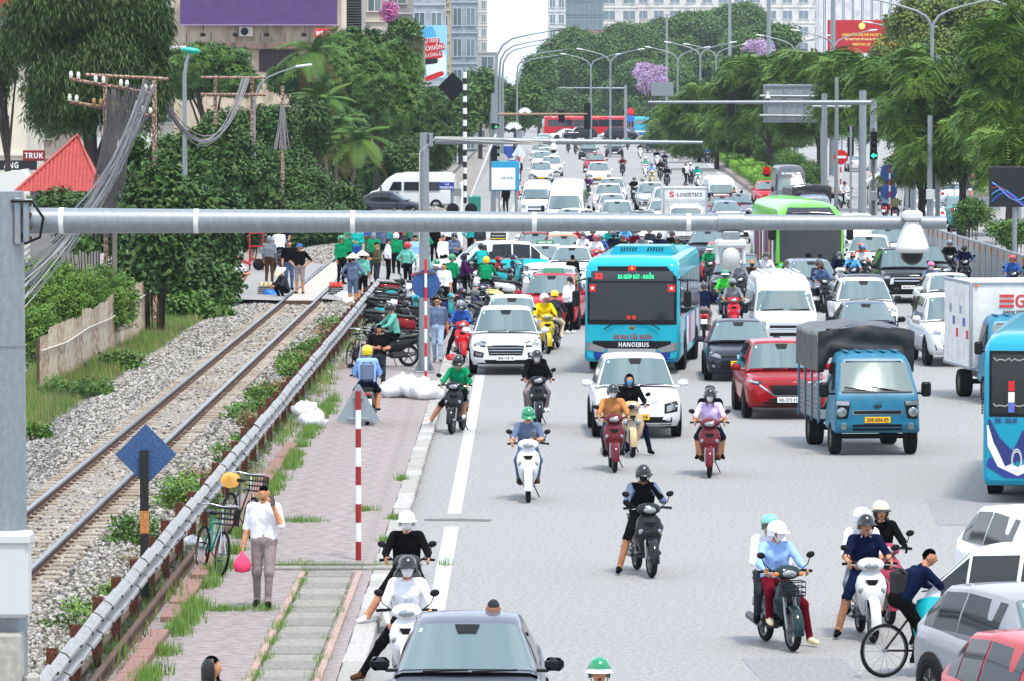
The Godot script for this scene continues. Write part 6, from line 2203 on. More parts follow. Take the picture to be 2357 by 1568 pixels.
func greenery() -> void:
	# beyond the railway
	ptree("tall dark drooping tree towering over the red kiosk roof",210,105,175,225,192,"drop","willow",40,13.0,1.15,0.26,0.36)
	ptree("drooping branches of a tree beside the cream house",15,150,75,110,198,"drop","willow",12,11.0,1.1,0.15,0.45)
	for q in [[430,560,112,130,160,"large creeper covered bush beside the ballast and rusty fence",16],[300,420,55,150,152,"creeper climbing round the old cable poles",10],[470,400,150,95,186,"dark leafy bush under the teal street lamp",16],[640,440,130,95,222,"dark leafy bush behind the level crossing",16],[745,470,80,60,236,"low leafy bush at the far side of the crossing",10],[560,320,110,75,225,"mid height bush between the lamp and the palms",12],[690,520,120,50,215,"low creepers spilling down to the crossing",10],[330,540,80,110,166,"leafy bush behind the clipped topiary",10],[350,520,62,170,138,"creeper smothering the cable pylon post",18],[215,520,90,60,150,"leafy growth below the red kiosk roof",9],[560,500,90,110,200,"leafy bush leaning towards the crossing street",12],[690,320,70,90,245,"creepers under the palm cluster",10],[390,660,95,65,149,"low creeper mass at the end of the rusty fence",12],[495,655,58,65,154,"low creeper mass beside the crossing street",9],[300,620,80,60,148,"dark creepers behind the top of the rusty fence",9],[190,480,110,40,158,"dark creepers under the kiosk eaves",8]]:
		pshrub(q[5],q[0],q[1],q[2],q[3],q[4],"broad","dark",q[6],13.0,1.05,0.46)
	pshrub("ivy trailing over ballast edge by the creeper bush",455,720,95,45,147,"broad","mid",9,10.0,0.9,0.42)
	pshrub("weedy leafy plants at the foot of the rusty fence",300,850,70,35,121,"broad","mid",7,8.0,0.7,0.4)
	pshrub("scrub growing along the foot of the rusty fence",170,910,90,32,110,"small","mid",9,16.0,1.0,0.4)
	pshrub("large clipped rounded bush behind the rusty fence",165,690,125,105,130,"small","light",9,34.0,0.85,0.6,"","clipped_bush")
	pshrub("smaller clipped bush with bright tips by the fence end",85,800,66,80,122,"small","light",5,26.0,0.9,0.62,"","clipped_bush")
	pshrub("light green leafy plant at the ballast edge",82,1010,36,45,96,"broad","light",4,14.0,0.6,0.5)
	for q in [[865,215,110,120,285,"rosette","mid",22,"tall leafy tree with whorled leaves beside the palms"],[955,310,85,105,320,"rosette","dark",16,"leafy tree beside the rail line past the crossing"],[880,120,55,50,350,"broad","dark",9,"dark tree below the olive green house wall"],[780,340,80,90,262,"rosette","dark",14,"dark leafy tree behind the leaning palms"],[1005,355,45,75,350,"broad","dark",8,"small tree near the far rails"],[800,130,60,60,300,"rosette","mid",9,"tree top in front of the slatted tower"],[900,400,90,70,290,"broad","dark",12,"spreading tree above the white van"],[480,170,110,60,280,"rosette","mid",14,"tree top under the purple billboard"],[700,180,70,60,300,"rosette","dark",9,"small tree in front of the beige building"]]:
		ptree(q[8],q[0],q[1],q[2],q[3],q[4],q[5],q[6],q[7],9.0,1.25,0.2,0.44)
	for q in [[722,118,745,2.3,262,"tallest palm beside the beige building"],[742,235,752,2.0,256,"palm with yellowing fronds below the tallest palm"],[770,285,770,1.9,250,"palm leaning among the cluster"],[735,330,742,1.6,247,"short palm at the side of the cluster"],[828,320,785,1.8,246,"palm with a strongly leaning trunk"]]:
		var c:=Q(q[0],q[1],q[4])
		var b:=Vector3(Q(q[2],420,q[4]).x,0,c.z)
		palm(q[5],b,c - b,q[3],"palms beyond the crossing")
	# blossom
	pshrub("pink bougainvillea hanging on the slatted tower balcony",895,40,18,38,346,"blossom","pink",5,12.0,1.0,0.5)
	ptree("tree with reddish flowers beside the green wall",925,72,40,26,368,"far","avenue",8,6.0,0.8,0.12,0.5)
	# between the rail and the far street
	for q in [[1105,215,55,70,470,"rounded street tree near the far rails"],[1185,230,70,70,530,"street tree behind the row of lamp posts"],[1060,260,45,60,430,"low tree beside the striped pole"],[1240,190,40,60,640,"slim far tree beyond the lamp posts"]]:
		ptree(q[5],q[0],q[1],q[2],q[3],q[4],"far","avenue",14,4.5,1.0,0.2,0.44)
	# far avenue
	for q in [[1335,175,95,105,800,"huge dense tree at the start of the far avenue"],[1440,140,110,95,830,"huge dense avenue tree below the hospital sign"],[1560,105,110,75,860,"broad avenue tree in front of the white hotel"],[1680,85,95,75,880,"high avenue tree reaching the hotel windows"],[1500,215,100,75,770,"dense avenue tree behind the sign gantry"],[1290,255,50,50,780,"smaller avenue tree above the red coach"],[1620,200,95,75,740,"dense avenue tree behind the lilac tree"],[1760,130,90,70,700,"dense avenue tree behind the tall poles"],[1400,250,80,40,790,"low avenue tree behind the double lamps"]]:
		ptree(q[5],q[0],q[1],q[2],q[3],q[4],"far","avenue",26,4.2,1.2,0.4,0.38)
	for q in [[1495,165,42,18,600,"tree covered in lilac blossom beside the double lamps"],[1505,195,38,22,610,"low lilac blossom branch under the blossoming tree"],[1745,108,42,14,520,"lilac blossom tree top behind the tall poles"]]:
		ptree(q[5],q[0],q[1],q[2],q[3],q[4],"blossom","lilac",16,6.0,1.3,0.1,0.26)
	# median and far side: feathery flame trees in flat layers
	for q in [[1650,255,130,70,430,"feathery tree on the median beside the sign gantry"],[1770,215,140,90,385,"feathery tree on the median behind the grey signboard"],[1885,215,125,100,345,"feathery median tree rising behind the signboard"],[1985,225,115,105,318,"feathery tree below the red billboard"],[2090,230,135,120,285,"feathery tree between the double lamps"],[2215,275,165,165,238,"near feathery tree with thick dark trunk behind barrier"],[2325,205,130,185,224,"tall feathery tree at the edge of the far carriageway"],[2120,385,90,45,243,"low feathery branches over the far carriageway"],[2330,370,80,80,205,"feathery tree beside the dark car advert"],[1610,320,75,42,470,"low feathery tree at the far end of the median"],[1550,300,65,45,540,"small feathery tree by the far road sign"],[1720,300,90,45,420,"low feathery tree over the median bushes"]]:
		ptree(q[5],q[0],q[1],q[2],q[3],q[4],"feather","feath",34,5.5 if q[4] < 260 else 4.0,1.2 if q[4] < 260 else 1.6,0.2,0.33,"",Color(0.19,0.15,0.13))
	for q in [[2230,70,170,80,330,"tree with yellow blossom behind the double lamps"],[2090,110,80,45,420,"yellow flowering tree beside the red billboard"],[2340,60,90,90,300,"yellow flowering tree beyond the far carriageway"]]:
		var yt:=ptree(q[5],q[0],q[1],q[2],q[3],q[4],"far","olive",18,6.0,0.75,0.22,0.42)
		var yk: float=q[4]/FO
		crown(yt,lobes_in(Vector3(0,Q(q[0],q[1],q[4]).y,0),Vector3(q[2],q[3],q[2]*0.75)*yk*1.04,14,0.4),"blossom","gold",0.7,1.0,"blossom")
	for q in [[1800,330,70,30,400,"undergrowth beneath the median trees"],[1700,325,60,25,480,"undergrowth at the far end of the median"],[2230,500,60,40,215,"leafy shrub behind the grey barrier"],[2330,545,50,30,185,"shrub row along the grey barrier"],[2010,450,30,25,300,"shrub at the nose of the median"]]:
		pshrub(q[5],q[0],q[1],q[2],q[3],q[4],"small","mid",9,12.0,1.5,0.45)
	for q in [[1830,470,28,420,330,"bare brown trunk on the median by the dark minibus"],[1870,300,14,430,335,"straight brown tree trunk at the median nose"]]:
		pass
	# weeds growing between guard rail and ballast
	for i in 26:
		var d: float=[62.0,64.0,66.5,71.0,73.5,80.0,84.0,86.0,90.0,92.0,95.0,99.0,101.0,104.0,107.0,110.0,113.0,116.0,119.0,122.0,125.0,128.0,131.0,135.0,139.0,143.0][i]
		var r:=rng.randf_range(0.28,0.55)
		shrub("leafy weed growing between the guard rail and the ballast",Vector3(x_guard(d) - 0.45 - rng.randf()*0.35,0.12,-d),lobes_in(Vector3(0,r*0.6,0),Vector3(r,r*0.6,r*1.3),4,0.6),"small",["mid","grass","light","dry"][i % 4],16.0,0.9,"weeds along the guard rail","weed_plant")

func buildings() -> void:
	var k:=330.0/FO
	# beige building with the purple billboard
	var c:=Q(593,200,330)
	var t:=thing("beige_building","weathered beige building carrying a huge blank purple billboard","building",Vector3(c.x,0,c.z))
	var beige:=noisy("beige",[[0.0,Color(0.5,0.45,0.38)],[0.35,Color(0.66,0.6,0.52)],[0.7,Color(0.74,0.68,0.6)],[1.0,Color(0.8,0.75,0.68)]],Vector3(0.12,0.05,0.12),0.015,0.9,5)
	var w:=MB.new()
	w.box(Vector3(0,8.0,-5),Vector3(385*k,16,10))
	part(t,"wall",w,beige)
	var lg:=MB.new()
	lg.box(Vector3(-0.3,Q(593,105,330).y,0.35),Vector3(9.6,0.45,0.7),0.02)
	part(t,"ledge",lg,noisy("ledge",[[0.0,Color(0.28,0.22,0.18)],[0.5,Color(0.45,0.38,0.32)],[1.0,Color(0.6,0.52,0.45)]],Vector3(0.5,0.8,0.5),0.03))
	for x in [-4.9,-3.2,-1.5,0.2,1.9,3.6,5.2]:
		var pn:=MB.new()
		pn.box(Vector3(x,9.9,0.0),Vector3(0.05,2.4,0.06))
		part(t,"wall_joint",pn,mat(Color(0.4,0.35,0.3),0.9))
	var wn:=MB.new()
	wn.box(Vector3(1.45,Q(593,140,330).y,0.02),Vector3(2.7,1.5,0.1))
	var wo:=part(t,"window",wn,mat(Color(0.16,0.09,0.1),0.5))
	for i in 7:
		var br:=MB.new()
		br.box(Vector3(0.25 + i*0.4,Q(593,140,330).y,0.1),Vector3(0.06,1.5,0.06))
		part(wo,"grille_bar",br,mat(Color(0.25,0.15,0.15),0.6))
	var bb:=Q(595,14,329.2)
	var bw:=MB.new()
	bw.box(Vector3(bb.x - c.x,bb.y,0.6),Vector3(360*k,84*k,0.25),0.03)
	var bo:=part(t,"billboard",bw,noisy("purple",[[0.0,Color(0.27,0.17,0.36)],[1.0,Color(0.33,0.22,0.44)]],Vector3(0.1,0.1,0.1),0.02,0.6))
	var fr:=MB.new()
	fr.box(Vector3(bb.x - c.x,bb.y - 42*k - 0.02,0.75),Vector3(361*k,0.09,0.1))
	part(bo,"frame",fr,mat(Color(0.55,0.45,0.6),0.5))
	for px in [470,550,628,720,800]:
		var sp:=MB.new()
		var q:=Q(px*0.93 + 30,80,329)
		sp.tube([Vector3(q.x - c.x,q.y + 0.7,0.1),Vector3(q.x - c.x,q.y,0.9)],0.02,4)
		sp.box(Vector3(q.x - c.x,q.y,0.95),Vector3(0.35,0.25,0.25),0.03)
		part(t,"spotlight",sp,DARK)
	var ac:=MB.new()
	var aq:=Q(565,72,329)
	ac.box(Vector3(aq.x - c.x,aq.y,0.3),Vector3(0.95,0.7,0.4),0.03)
	var ao:=part(t,"air_conditioner",ac,mat(Color(0.72,0.7,0.66),0.6))
	part(ao,"fan_grille",disc(0.26,0.03,Vector3(aq.x - c.x - 0.1,aq.y,0.52)),DARK)
	var sg:=panel("shop_sign","red shop sign with white letters on the beige building","sign",Q(745,76,329),1.25,0.62,RED)
	text(sg,"WE  IN",Vector3(0,0,0.075),1.1,0.3,mat(WHITE))
	var s2:=panel("shop_sign","long white shop sign with dark red letters below the beige building","sign",Q(455,122,326),3.9,0.95,Color(0.85,0.84,0.84))
	text(s2,"Sin     re",Vector3(-0.2,0.0,0.075),3.2,0.62,mat(Color(0.5,0.05,0.07)))
	var col:=MB.new()
	col.tube([Vector3(0,0,0),Vector3(0,18,0)],0.45,14)
	one("white_column",col,mat(Color(0.75,0.73,0.68),0.8),"round pale column at the corner of the beige building","column",Vector3(Q(783,100,331).x,0,-331))
	building("white rendered house end beside the purple billboard",Vector3(Q(384,100,338).x,0,-338),Vector3(1.2,16,8),Color(0.78,0.76,0.72),1,4)
	# slatted black tower and the houses behind it
	var sl:=thing("slatted_tower","narrow house front screened with black horizontal slats","building",Vector3(Q(808,100,344).x,0,-344))
	var sw:=MB.new()
	sw.box(Vector3(0,8,-4),Vector3(1.6,16,8))
	part(sl,"wall",sw,mat(Color(0.62,0.62,0.6),0.8))
	for i in 34:
		var b:=MB.new()
		b.box(Vector3(0,9.0 + i*0.19,0.06),Vector3(1.5,0.11,0.06))
		part(sl,"slat",b,DARK)
	for q in [[862,360,1.6,15.5,Color(0.7,0.66,0.6),1,5,"narrow house with barred balconies behind the slatted tower"],[915,400,2.4,17,Color(0.55,0.54,0.52),1,5,"bare grey concrete house wall behind the flowering tree"],[985,450,3.2,19,Color(0.6,0.64,0.67),2,5,"pale blue panelled house above the red and blue billboard"],[1022,470,1.2,18,Color(0.66,0.58,0.46),1,6,"narrow tan house beside the glass office"],[1068,520,2.9,20,Color(0.52,0.57,0.6),2,6,"grey glass fronted office with louvred panels"],[1040,440,2.0,7.5,Color(0.78,0.77,0.75),2,3,"white low house with an awning under the billboard"],[1090,560,3.4,9,Color(0.6,0.56,0.52),2,3,"low brown roofed house past the glass office"],[1122,700,3.0,12.5,Color(0.6,0.6,0.58),1,4,"pale tower house with rooftop trees"],[1105,1000,3.0,26,Color(0.74,0.73,0.7),2,9,"faint pale tower far off in the haze"]]:
		building(q[7],Vector3(Q(q[0],100,q[1]).x,0,-q[1]),Vector3(q[2],q[3],8),q[4],q[5],q[6])
	# green wall house and red and blue billboard
	var gw:=MB.new()
	gw.box(Vector3(0,5.6,-3),Vector3(2.6,11.2,6))
	var go:=one("green_house",gw,mat(Color(0.45,0.5,0.36),0.85),"olive green house wall with red roof edge below the trees","building",Vector3(Q(937,120,372).x,0,-372))
	var rd:=MB.new()
	rd.box(Vector3(-0.2,11.3,0.2),Vector3(3.4,0.14,6.6),0.0,Basis.from_euler(Vector3(0,0,-0.14)))
	part(go,"roof",rd,mat(Color(0.5,0.12,0.13),0.6))
	var tb:=thing("advert_billboard","tall blue and red advertising billboard with white slogan","billboard",Q(996,119,410))
	var kk:=410.0/FO
	var bd:=MB.new()
	bd.box(Vector3.ZERO,Vector3(66*kk,122*kk,0.2))
	part(tb,"board",bd,mat(Color(0.55,0.8,0.9),0.5))
	var pr:=func(nm: String,cx: float,cy: float,ww: float,hh: float,cl: Color,z: float,roll:=0.0) -> void:
		var m:=MB.new()
		var poly:=[]
		for i in 20:
			var a:=TAU*i/20.0
			poly.append(Vector2(signf(cos(a))*pow(absf(cos(a)),0.5)*ww/2*kk,signf(sin(a))*pow(absf(sin(a)),0.5)*hh/2*kk).rotated(roll))
		m.prism(poly,0.01,Transform3D(Basis.IDENTITY,Vector3(cx*kk,-cy*kk,z)))
		part(tb,nm,m,mat(cl,0.5))
	pr.call("white_print",8,30,46,60,Color(0.86,0.93,0.95),0.106)
	pr.call("blue_print",-12,-38,38,36,Color(0.3,0.66,0.85),0.106,0.3)
	pr.call("red_print",-4,-24,40,15,RED,0.112,0.08)
	pr.call("red_print",2,-9,56,17,RED,0.116,0.15)
	pr.call("red_print",-2,9,52,17,RED,0.112,0.12)
	pr.call("black_print",-6,22,36,13,BLACK,0.118,0.1)
	pr.call("red_print",4,56,46,12,RED,0.112,0.35)
	text(tb,"TỰ TEEN",Vector3(-5*kk,27*kk,0.13),34*kk,11*kk,mat(WHITE),0,4)
	text(tb,"T CHUỐNG",Vector3(2*kk,11*kk,0.13),56*kk,13*kk,mat(WHITE),0,8)
	text(tb,"NG CÙNG A.I",Vector3(0,-6*kk,0.13),48*kk,10*kk,mat(WHITE),0,7)
	# cream house,kiosk,shop signs at the edge
	building("cream house with iron balcony behind the drooping tree",Vector3(Q(8,300,212).x - 0.6,0,-212),Vector3(3.2,9,8),Color(0.8,0.77,0.7),1,2,Vector2(0.4,0.5),0.0,0.0,mat(Color(0.25,0.29,0.32),0.3))
	building("house with red tiled eaves behind the drooping tree",Vector3(Q(40,40,240).x,0,-240),Vector3(4.0,11.8,8),Color(0.55,0.5,0.46),2,3)
	var er:=MB.new()
	er.prism([Vector2(-2.4,0),Vector2(2.2,0),Vector2(1.2,0.9),Vector2(-2.4,1.3)],8.6,Transform3D(Basis.IDENTITY,Vector3(0,0,-4)))
	one("tiled_roof",er,mat(Color(0.55,0.16,0.14),0.7),"red tiled roof on the house behind the drooping tree","roof",Vector3(Q(40,40,240).x,11.0,-239.9))
	var s3:=panel("shop_sign","small red shop sign with white letters beside the kiosk roof","sign",Q(78,358,205),0.95,0.46,Color(0.5,0.06,0.07))
	text(s3,"TRUK  ",Vector3(0,0,0.075),0.8,0.24,mat(WHITE))
	var s4:=panel("shop_sign","black shop fascia with white letters on the cream house","sign",Q(15,380,205),2.6,0.42,BLACK)
	text(s4,"ANG",Vector3(0.2,0,0.075),0.62,0.26,mat(WHITE))
	var aw:=MB.new()
	aw.prism([Vector2(-1.8,-0.5),Vector2(1.0,-0.5),Vector2(0.3,0.45),Vector2(-1.8,0.12)],3.0)
	one("white_awning",aw,mat(Color(0.78,0.78,0.76),0.8),"white awning between the fascia and the red kiosk","awning",Q(40,415,190))
	var ki:=thing("red_roof_kiosk","small kiosk with a red corrugated hipped roof","kiosk",Vector3(Q(140,400,168).x,0,-168))
	var kx:=168.0/FO
	var yb:=Q(140,440,168).y
	var yt:=Q(140,314,168).y
	var wl:=MB.new()
	wl.box(Vector3(0,yb/2,-1.2),Vector3(2.2,yb,2.2))
	part(ki,"wall",wl,mat(Color(0.5,0.49,0.46),0.8))
	var roofm:=noisy("redroof",[[0.0,Color(0.5,0.16,0.15)],[0.5,Color(0.64,0.24,0.22)],[1.0,Color(0.72,0.32,0.29)]],Vector3(0.5,0.5,0.5),0.02,0.6)
	var ap:=Vector3((172 - 140)*kx,yt,-1.2)
	var e0:=Vector3(-100*kx,yb,0.2)
	var e1:=Vector3(92*kx,yb,0.2)
	var n:=22
	for i in n:
		var a:=e0.lerp(e1,i/float(n))
		var b:=e0.lerp(e1,(i + 0.96)/float(n))
		var sh:=MB.new()
		var m:=(a + b)/2
		var ta:=clampf((ap.x - a.x)/maxf(ap.x - e0.x,0.01),0,1) if a.x < ap.x else clampf((a.x - ap.x)/(e1.x - ap.x),0,1)
		var tc:=clampf((ap.x - b.x)/maxf(ap.x - e0.x,0.01),0,1) if b.x < ap.x else clampf((b.x - ap.x)/(e1.x - ap.x),0,1)
		var ua:=Vector3(a.x,lerpf(yt,yb,ta),lerpf(ap.z,0.2,ta))
		var ub:=Vector3(b.x,lerpf(yt,yb,tc),lerpf(ap.z,0.2,tc))
		var mid:=Vector3(0,0.0,0.045)
		sh.quad(a,m + mid,(ua + ub)/2 + mid,ua)
		sh.quad(m + mid,b,ub,(ua + ub)/2 + mid)
		part(ki,"roof_sheet",sh,roofm)
	var hp:=MB.new()
	hp.tube([e0 + Vector3(-0.05,0,0),ap + Vector3(0,0.04,0.02),e1 + Vector3(0.05,0,0)],0.07,6)
	part(ki,"ridge_cap",hp,roofm)
	var bk:=MB.new()
	bk.quad(e0,ap,e1,Vector3(0,yb,-2.6))
	bk.quad(ap,e1,Vector3(e1.x,yb,-2.6),Vector3(e0.x,yb,-2.6))
	bk.quad(ap,e0,Vector3(e0.x,yb,-2.6),ap)
	part(ki,"roof_back",bk,roofm)
	var gs:=panel("shop_sign","square green signboard behind the teal street lamp","sign",Q(407,343,205),0.8,0.8,Color(0.06,0.42,0.24))
	# far: hotel,hospital,towers
	var hz:=Color(0.72,0.75,0.8)
	building("long white hotel with rows of windows behind the trees",Vector3(Q(1720,60,1080).x,0,-1080),Vector3(58,40,20),Color(0.8,0.79,0.77),16,11,Vector2(0.6,0.5),0.0,0.0,mat(Color(0.45,0.5,0.55),0.15))
	building("curved white hotel wing with ribbed balconies",Vector3(Q(1425,40,1070).x,0,-1070),Vector3(9,36,16),Color(0.78,0.77,0.75),2,10)
	building("white tower beside the sky gap with bluish glass",Vector3(Q(1282,40,980).x,0,-980),Vector3(3.6,36,14),Color(0.74,0.75,0.75),2,11)
	building("bluish glass office behind the hospital sign",Vector3(Q(1345,40,1000).x,0,-1000),Vector3(8,38,14),Color(0.45,0.52,0.56),3,12,Vector2(0.8,0.7))
	var hs:=building("peach hospital block with red letters on its roof",Vector3(Q(1340,80,940).x,0,-940),Vector3(7.5,17.3,12),Color(0.8,0.66,0.52),4,5)
	text(hs,"BỆNH VIỆN HỒNG PHÁT",Vector3(0.6,18.2,0.1),8.2,1.35,mat(Color(0.7,0.2,0.24)))
	building("pale hall with tall slanting fins past the hotel",Vector3(Q(1985,60,900).x,0,-900),Vector3(16,30,12),Color(0.82,0.82,0.83),9,1,Vector2(0.3,0.9))
	building("pale office block behind the red billboard",Vector3(Q(2170,30,950).x,0,-950),Vector3(16,30,12),Color(0.74,0.73,0.71),6,8)
	# red billboard
	var rb:=panel("red_billboard","big red billboard with rows of yellow letters","billboard",Q(1978,84,455),146*455/FO,76*455/FO,Color(0.66,0.09,0.12),0.0,[-1.6,1.6])
	var kr:=455.0/FO
	part(rb,"emblem",disc(0.32,0.02,Vector3(6*kr,24*kr,0.08)),mat(Color(0.9,0.82,0.4),0.5))
	text(rb,"CHÀO MỪNG ĐẠI HỘI ĐẠI BIỂU",Vector3(5*kr,5*kr,0.08),90*kr,7*kr,mat(Color(0.95,0.82,0.25)))
	text(rb,"MẶT TRẬN TỔ QUỐC VIỆT NAM LẦN THỨ XI,",Vector3(5*kr,-6*kr,0.08),76*kr,7*kr,mat(Color(0.95,0.88,0.6)))
	text(rb,"NHIỆM KỲ 2025 - 2027",Vector3(5*kr,-17*kr,0.08),42*kr,7*kr,mat(Color(0.95,0.82,0.25)))
	# car advert at the right of the far carriageway
	var ca:=panel("advert_light_box","dark advert board with blue light swirls on a blue post","billboard",Q(2330,430,178),1.7,1.5,Color(0.03,0.03,0.08),-6,[0.1])
	for i in 5:
		var sw2:=MB.new()
		var pts:=[]
		for j in 12: pts.append(Vector3(-0.75 + j*0.135,-0.55 + i*0.1 + 0.35*sin(j*0.4 + i*0.5),0.075))
		sw2.tube(pts,0.018,4)
		part(ca,"light_swirl",sw2,mat([Color(0.1,0.4,0.85),Color(0.2,0.6,0.9),Color(0.7,0.1,0.2),Color(0.1,0.3,0.7),Color(0.5,0.7,0.95)][i],0.4))

func furniture() -> void:
	# rusty corrugated fence panels beyond the track
	var rf:=thing("rusty_fence","peeling white corrugated fence panels streaked with rust","fence")
	var fm:=[noisy("fence1",[[0.0,Color(0.35,0.2,0.12)],[0.38,Color(0.58,0.46,0.35)],[0.55,Color(0.72,0.66,0.57)],[1.0,Color(0.82,0.78,0.7)]],Vector3(0.9,0.22,0.9),0.03,0.8),noisy("fence2",[[0.0,Color(0.4,0.24,0.14)],[0.35,Color(0.6,0.48,0.36)],[0.52,Color(0.75,0.69,0.6)],[1.0,Color(0.84,0.8,0.73)]],Vector3(1.2,0.18,1.2),0.035,0.8)]
	var d:=104.0
	for i in 13:
		var a:=P(lerpf(92,345,i/13.0),lerpf(915,775,i/13.0),0.1)
		var b:=P(lerpf(92,345,(i + 0.985)/13.0),lerpf(915,775,(i + 0.985)/13.0),0.1)
		var m:=MB.new()
		var h0:=1.42 + rng.randf_range(-0.06,0.1) + i*0.025
		var rows:=[[],[],[]]
		for j in 15:
			var p:=a.lerp(b,j/14.0) + Vector3(0.025*(j % 2),0,0)
			rows[0].append(p + Vector3(rng.randf_range(-0.01,0.01),-0.1,0))
			rows[1].append(p + Vector3(0,h0*0.5,0))
			rows[2].append(p + Vector3(0,h0 + rng.randf_range(-0.03,0.05),0))
		m.surf(rows)
		part(rf,"fence_panel",m,fm[i % 2])
	for i in [0,4,5,8,9,13]:
		var p:=P(lerpf(92,345,i/13.0),lerpf(915,775,i/13.0),0.1)
		var m:=MB.new()
		m.box(p + Vector3(-0.05,0.65,0),Vector3(0.06,1.4,0.06))
		part(rf,"post",m,mat(Color(0.3,0.22,0.18),0.9))
	var cb:=MB.new()
	var cp:=[]
	for q in [[92,915,1.1],[150,883,1.02],[200,855,1.12],[250,828,1.1],[345,775,1.35]]: cp.append(P(q[0],q[1],0.1) + Vector3(0.05,q[2],0))
	cb.tube(cp,0.02,6)
	part(rf,"strung_cable",cb,mat(Color(0.75,0.73,0.7),0.8))
	# old cable frame: two rusty posts,two cross bars with insulators
	var rust:=noisy("framerust",[[0.0,Color(0.25,0.14,0.1)],[0.45,Color(0.42,0.24,0.16)],[0.6,Color(0.65,0.58,0.52)],[1.0,Color(0.78,0.74,0.7)]],Vector3(1,0.5,1),0.03,0.9)
	var cf:=thing("cable_pylon","rusty twin post cable frame with white insulators and tangled wires","utility pole",Vector3(Q(300,300,142).x,0,-142))
	var o:=cf.position
	for q in [[242,170],[262,205],[355,185]]:
		var m:=MB.new()
		var p:=Q(q[0],q[1],142) - o
		m.box(Vector3(p.x,p.y/2,p.z),Vector3(0.13,p.y,0.13),0.01)
		part(cf,"post",m,rust if q[0] != 262 else mat(Color(0.5,0.47,0.42),0.9))
	for q in [[160,182,355,216,0.0],[160,234,352,268,0.0],[195,172,388,182,-0.9]]:
		var m:=MB.new()
		m.tube([Q(q[0],q[1],142 - q[4]) - o,Q(q[2],q[3],142 - q[4]) - o],0.055,4)
		part(cf,"cross_bar",m,rust)
	for q in [[163,172,0],[180,174,0],[220,182,0],[238,184,0],[278,191,0],[292,193,0],[335,202,0],[350,204,0],[160,225,0],[176,227,0],[216,234,1],[232,236,1],[272,242,1],[288,245,1],[330,252,0],[346,256,0]]:
		var m:=MB.new()
		m.lathe([Vector2(0.0,0.12),Vector2(0.04,0.1),Vector2(0.05,0.04),Vector2(0.065,0.0),Vector2(0.045,-0.02),Vector2(0.06,-0.08),Vector2(0.0,-0.1)],Transform3D(Basis.IDENTITY,Q(q[0],q[1],141.9) - o),10)
		part(cf,"insulator",m,mat(Color(0.85,0.84,0.78) if q[2] == 0 else Color(0.6,0.45,0.2),0.3))
	var tg:=MB.new()
	for i in 80:
		var x:=rng.randf_range(235,300)
		tg.tube([Q(x + rng.randf_range(-10,60),rng.randf_range(190,270),141.5) - o,Q(x,330,141.4) - o,Q(x - rng.randf_range(0,40),rng.randf_range(430,560),141.2) - o],rng.randf_range(0.008,0.016),4,false)
	part(cf,"wire_tangle",tg,mat(Color(0.3,0.29,0.3),0.8))
	for q in [[30,345,190,140.0,40,640,66.0,0.4,34,60,Color(0.36,0.35,0.37),"bundle of grey wires sweeping down towards the pole base"],[8,330,230,140.0,20,700,60.0,0.7,20,60,Color(0.6,0.59,0.58),"loose pale wires hanging below the grey wire bundle"]]:
		var m:=MB.new()
		for i in q[0]: bez(m,Q(q[1] + rng.randf_range(-20,12),q[2] + rng.randf_range(-10,16),q[3]),Q(255 + rng.randf_range(-26,26),470 + rng.randf_range(-40,40),112.0),Q(q[4] + rng.randf_range(-q[8],q[8]),q[5] + rng.randf_range(-q[9],q[9]),q[6]),rng.randf_range(0.006,0.012))
		one("wire_bundle",m,mat(q[10],0.7),q[11],"wires")
	var dm:=MB.new()
	for i in 12: cable(dm,Q(385 + rng.randf_range(-6,6),240 + rng.randf_range(-10,20),143),Q(565 + rng.randf_range(-12,12),178 + rng.randf_range(-3,3),205),1.75 + rng.randf_range(-0.15,0.2),0.02,16)
	one("wire_bundle",dm,mat(Color(0.45,0.42,0.44),0.7),"thick drooping wire bundle between the two cable frames","wires")
	var c2:=thing("cable_pylon","smaller rusty cable frame behind the drooping wires","utility pole",Vector3(Q(530,250,205).x,0,-205))
	var o2:=c2.position
	for q in [[495,172],[580,180]]:
		var m:=MB.new()
		var p:=Q(q[0],q[1],205) - o2
		m.box(Vector3(p.x,p.y/2,0),Vector3(0.14,p.y,0.14),0.01)
		part(c2,"post",m,rust)
	for y in [178,217]:
		var m:=MB.new()
		m.tube([Q(462,y,204.8) - o2,Q(612,y + 1,204.8) - o2],0.06,4)
		part(c2,"cross_bar",m,rust)
	var sp:=thing("cable_post","short rusty post hung with grey wires before the palms","utility pole",Vector3(Q(650,250,215).x,0,-215))
	var m3:=MB.new()
	m3.box(Vector3(0,Q(650,198,215).y/2,0),Vector3(0.15,Q(650,198,215).y,0.15),0.01)
	part(sp,"post",m3,rust)
	var m4:=MB.new()
	for i in 14: cable(m4,Vector3(rng.randf_range(-0.1,0.1),6.6,0.1),Vector3(rng.randf_range(-0.4,0.35),4.6,0.2),0.1,0.018,5)
	part(sp,"wire_loop",m4,mat(Color(0.5,0.48,0.5),0.8))
	# street lamps: railway side
	var tl:=thing("street_lamp","street lamp with teal oval head beside the railway","street lamp",Vector3(Q(425,300,168).x,0,-168))
	var m5:=MB.new()
	m5.tube([Vector3.ZERO,Vector3(0,6.3,0),Vector3(0,7.8,0),Vector3(0.08,8.3,0),Vector3(0.18,8.55,0)],[0.12,0.08,0.07,0.065,0.06],10)
	part(tl,"pole",m5,GALV)
	var m6:=MB.new()
	m6.ell(Vector3(0.22,8.68,0),Vector3(0.36,0.11,0.18),Basis.from_euler(Vector3(0,0,-0.12)),16,8)
	part(tl,"lamp_head",m6,mat(Color(0.1,0.62,0.56),0.4))
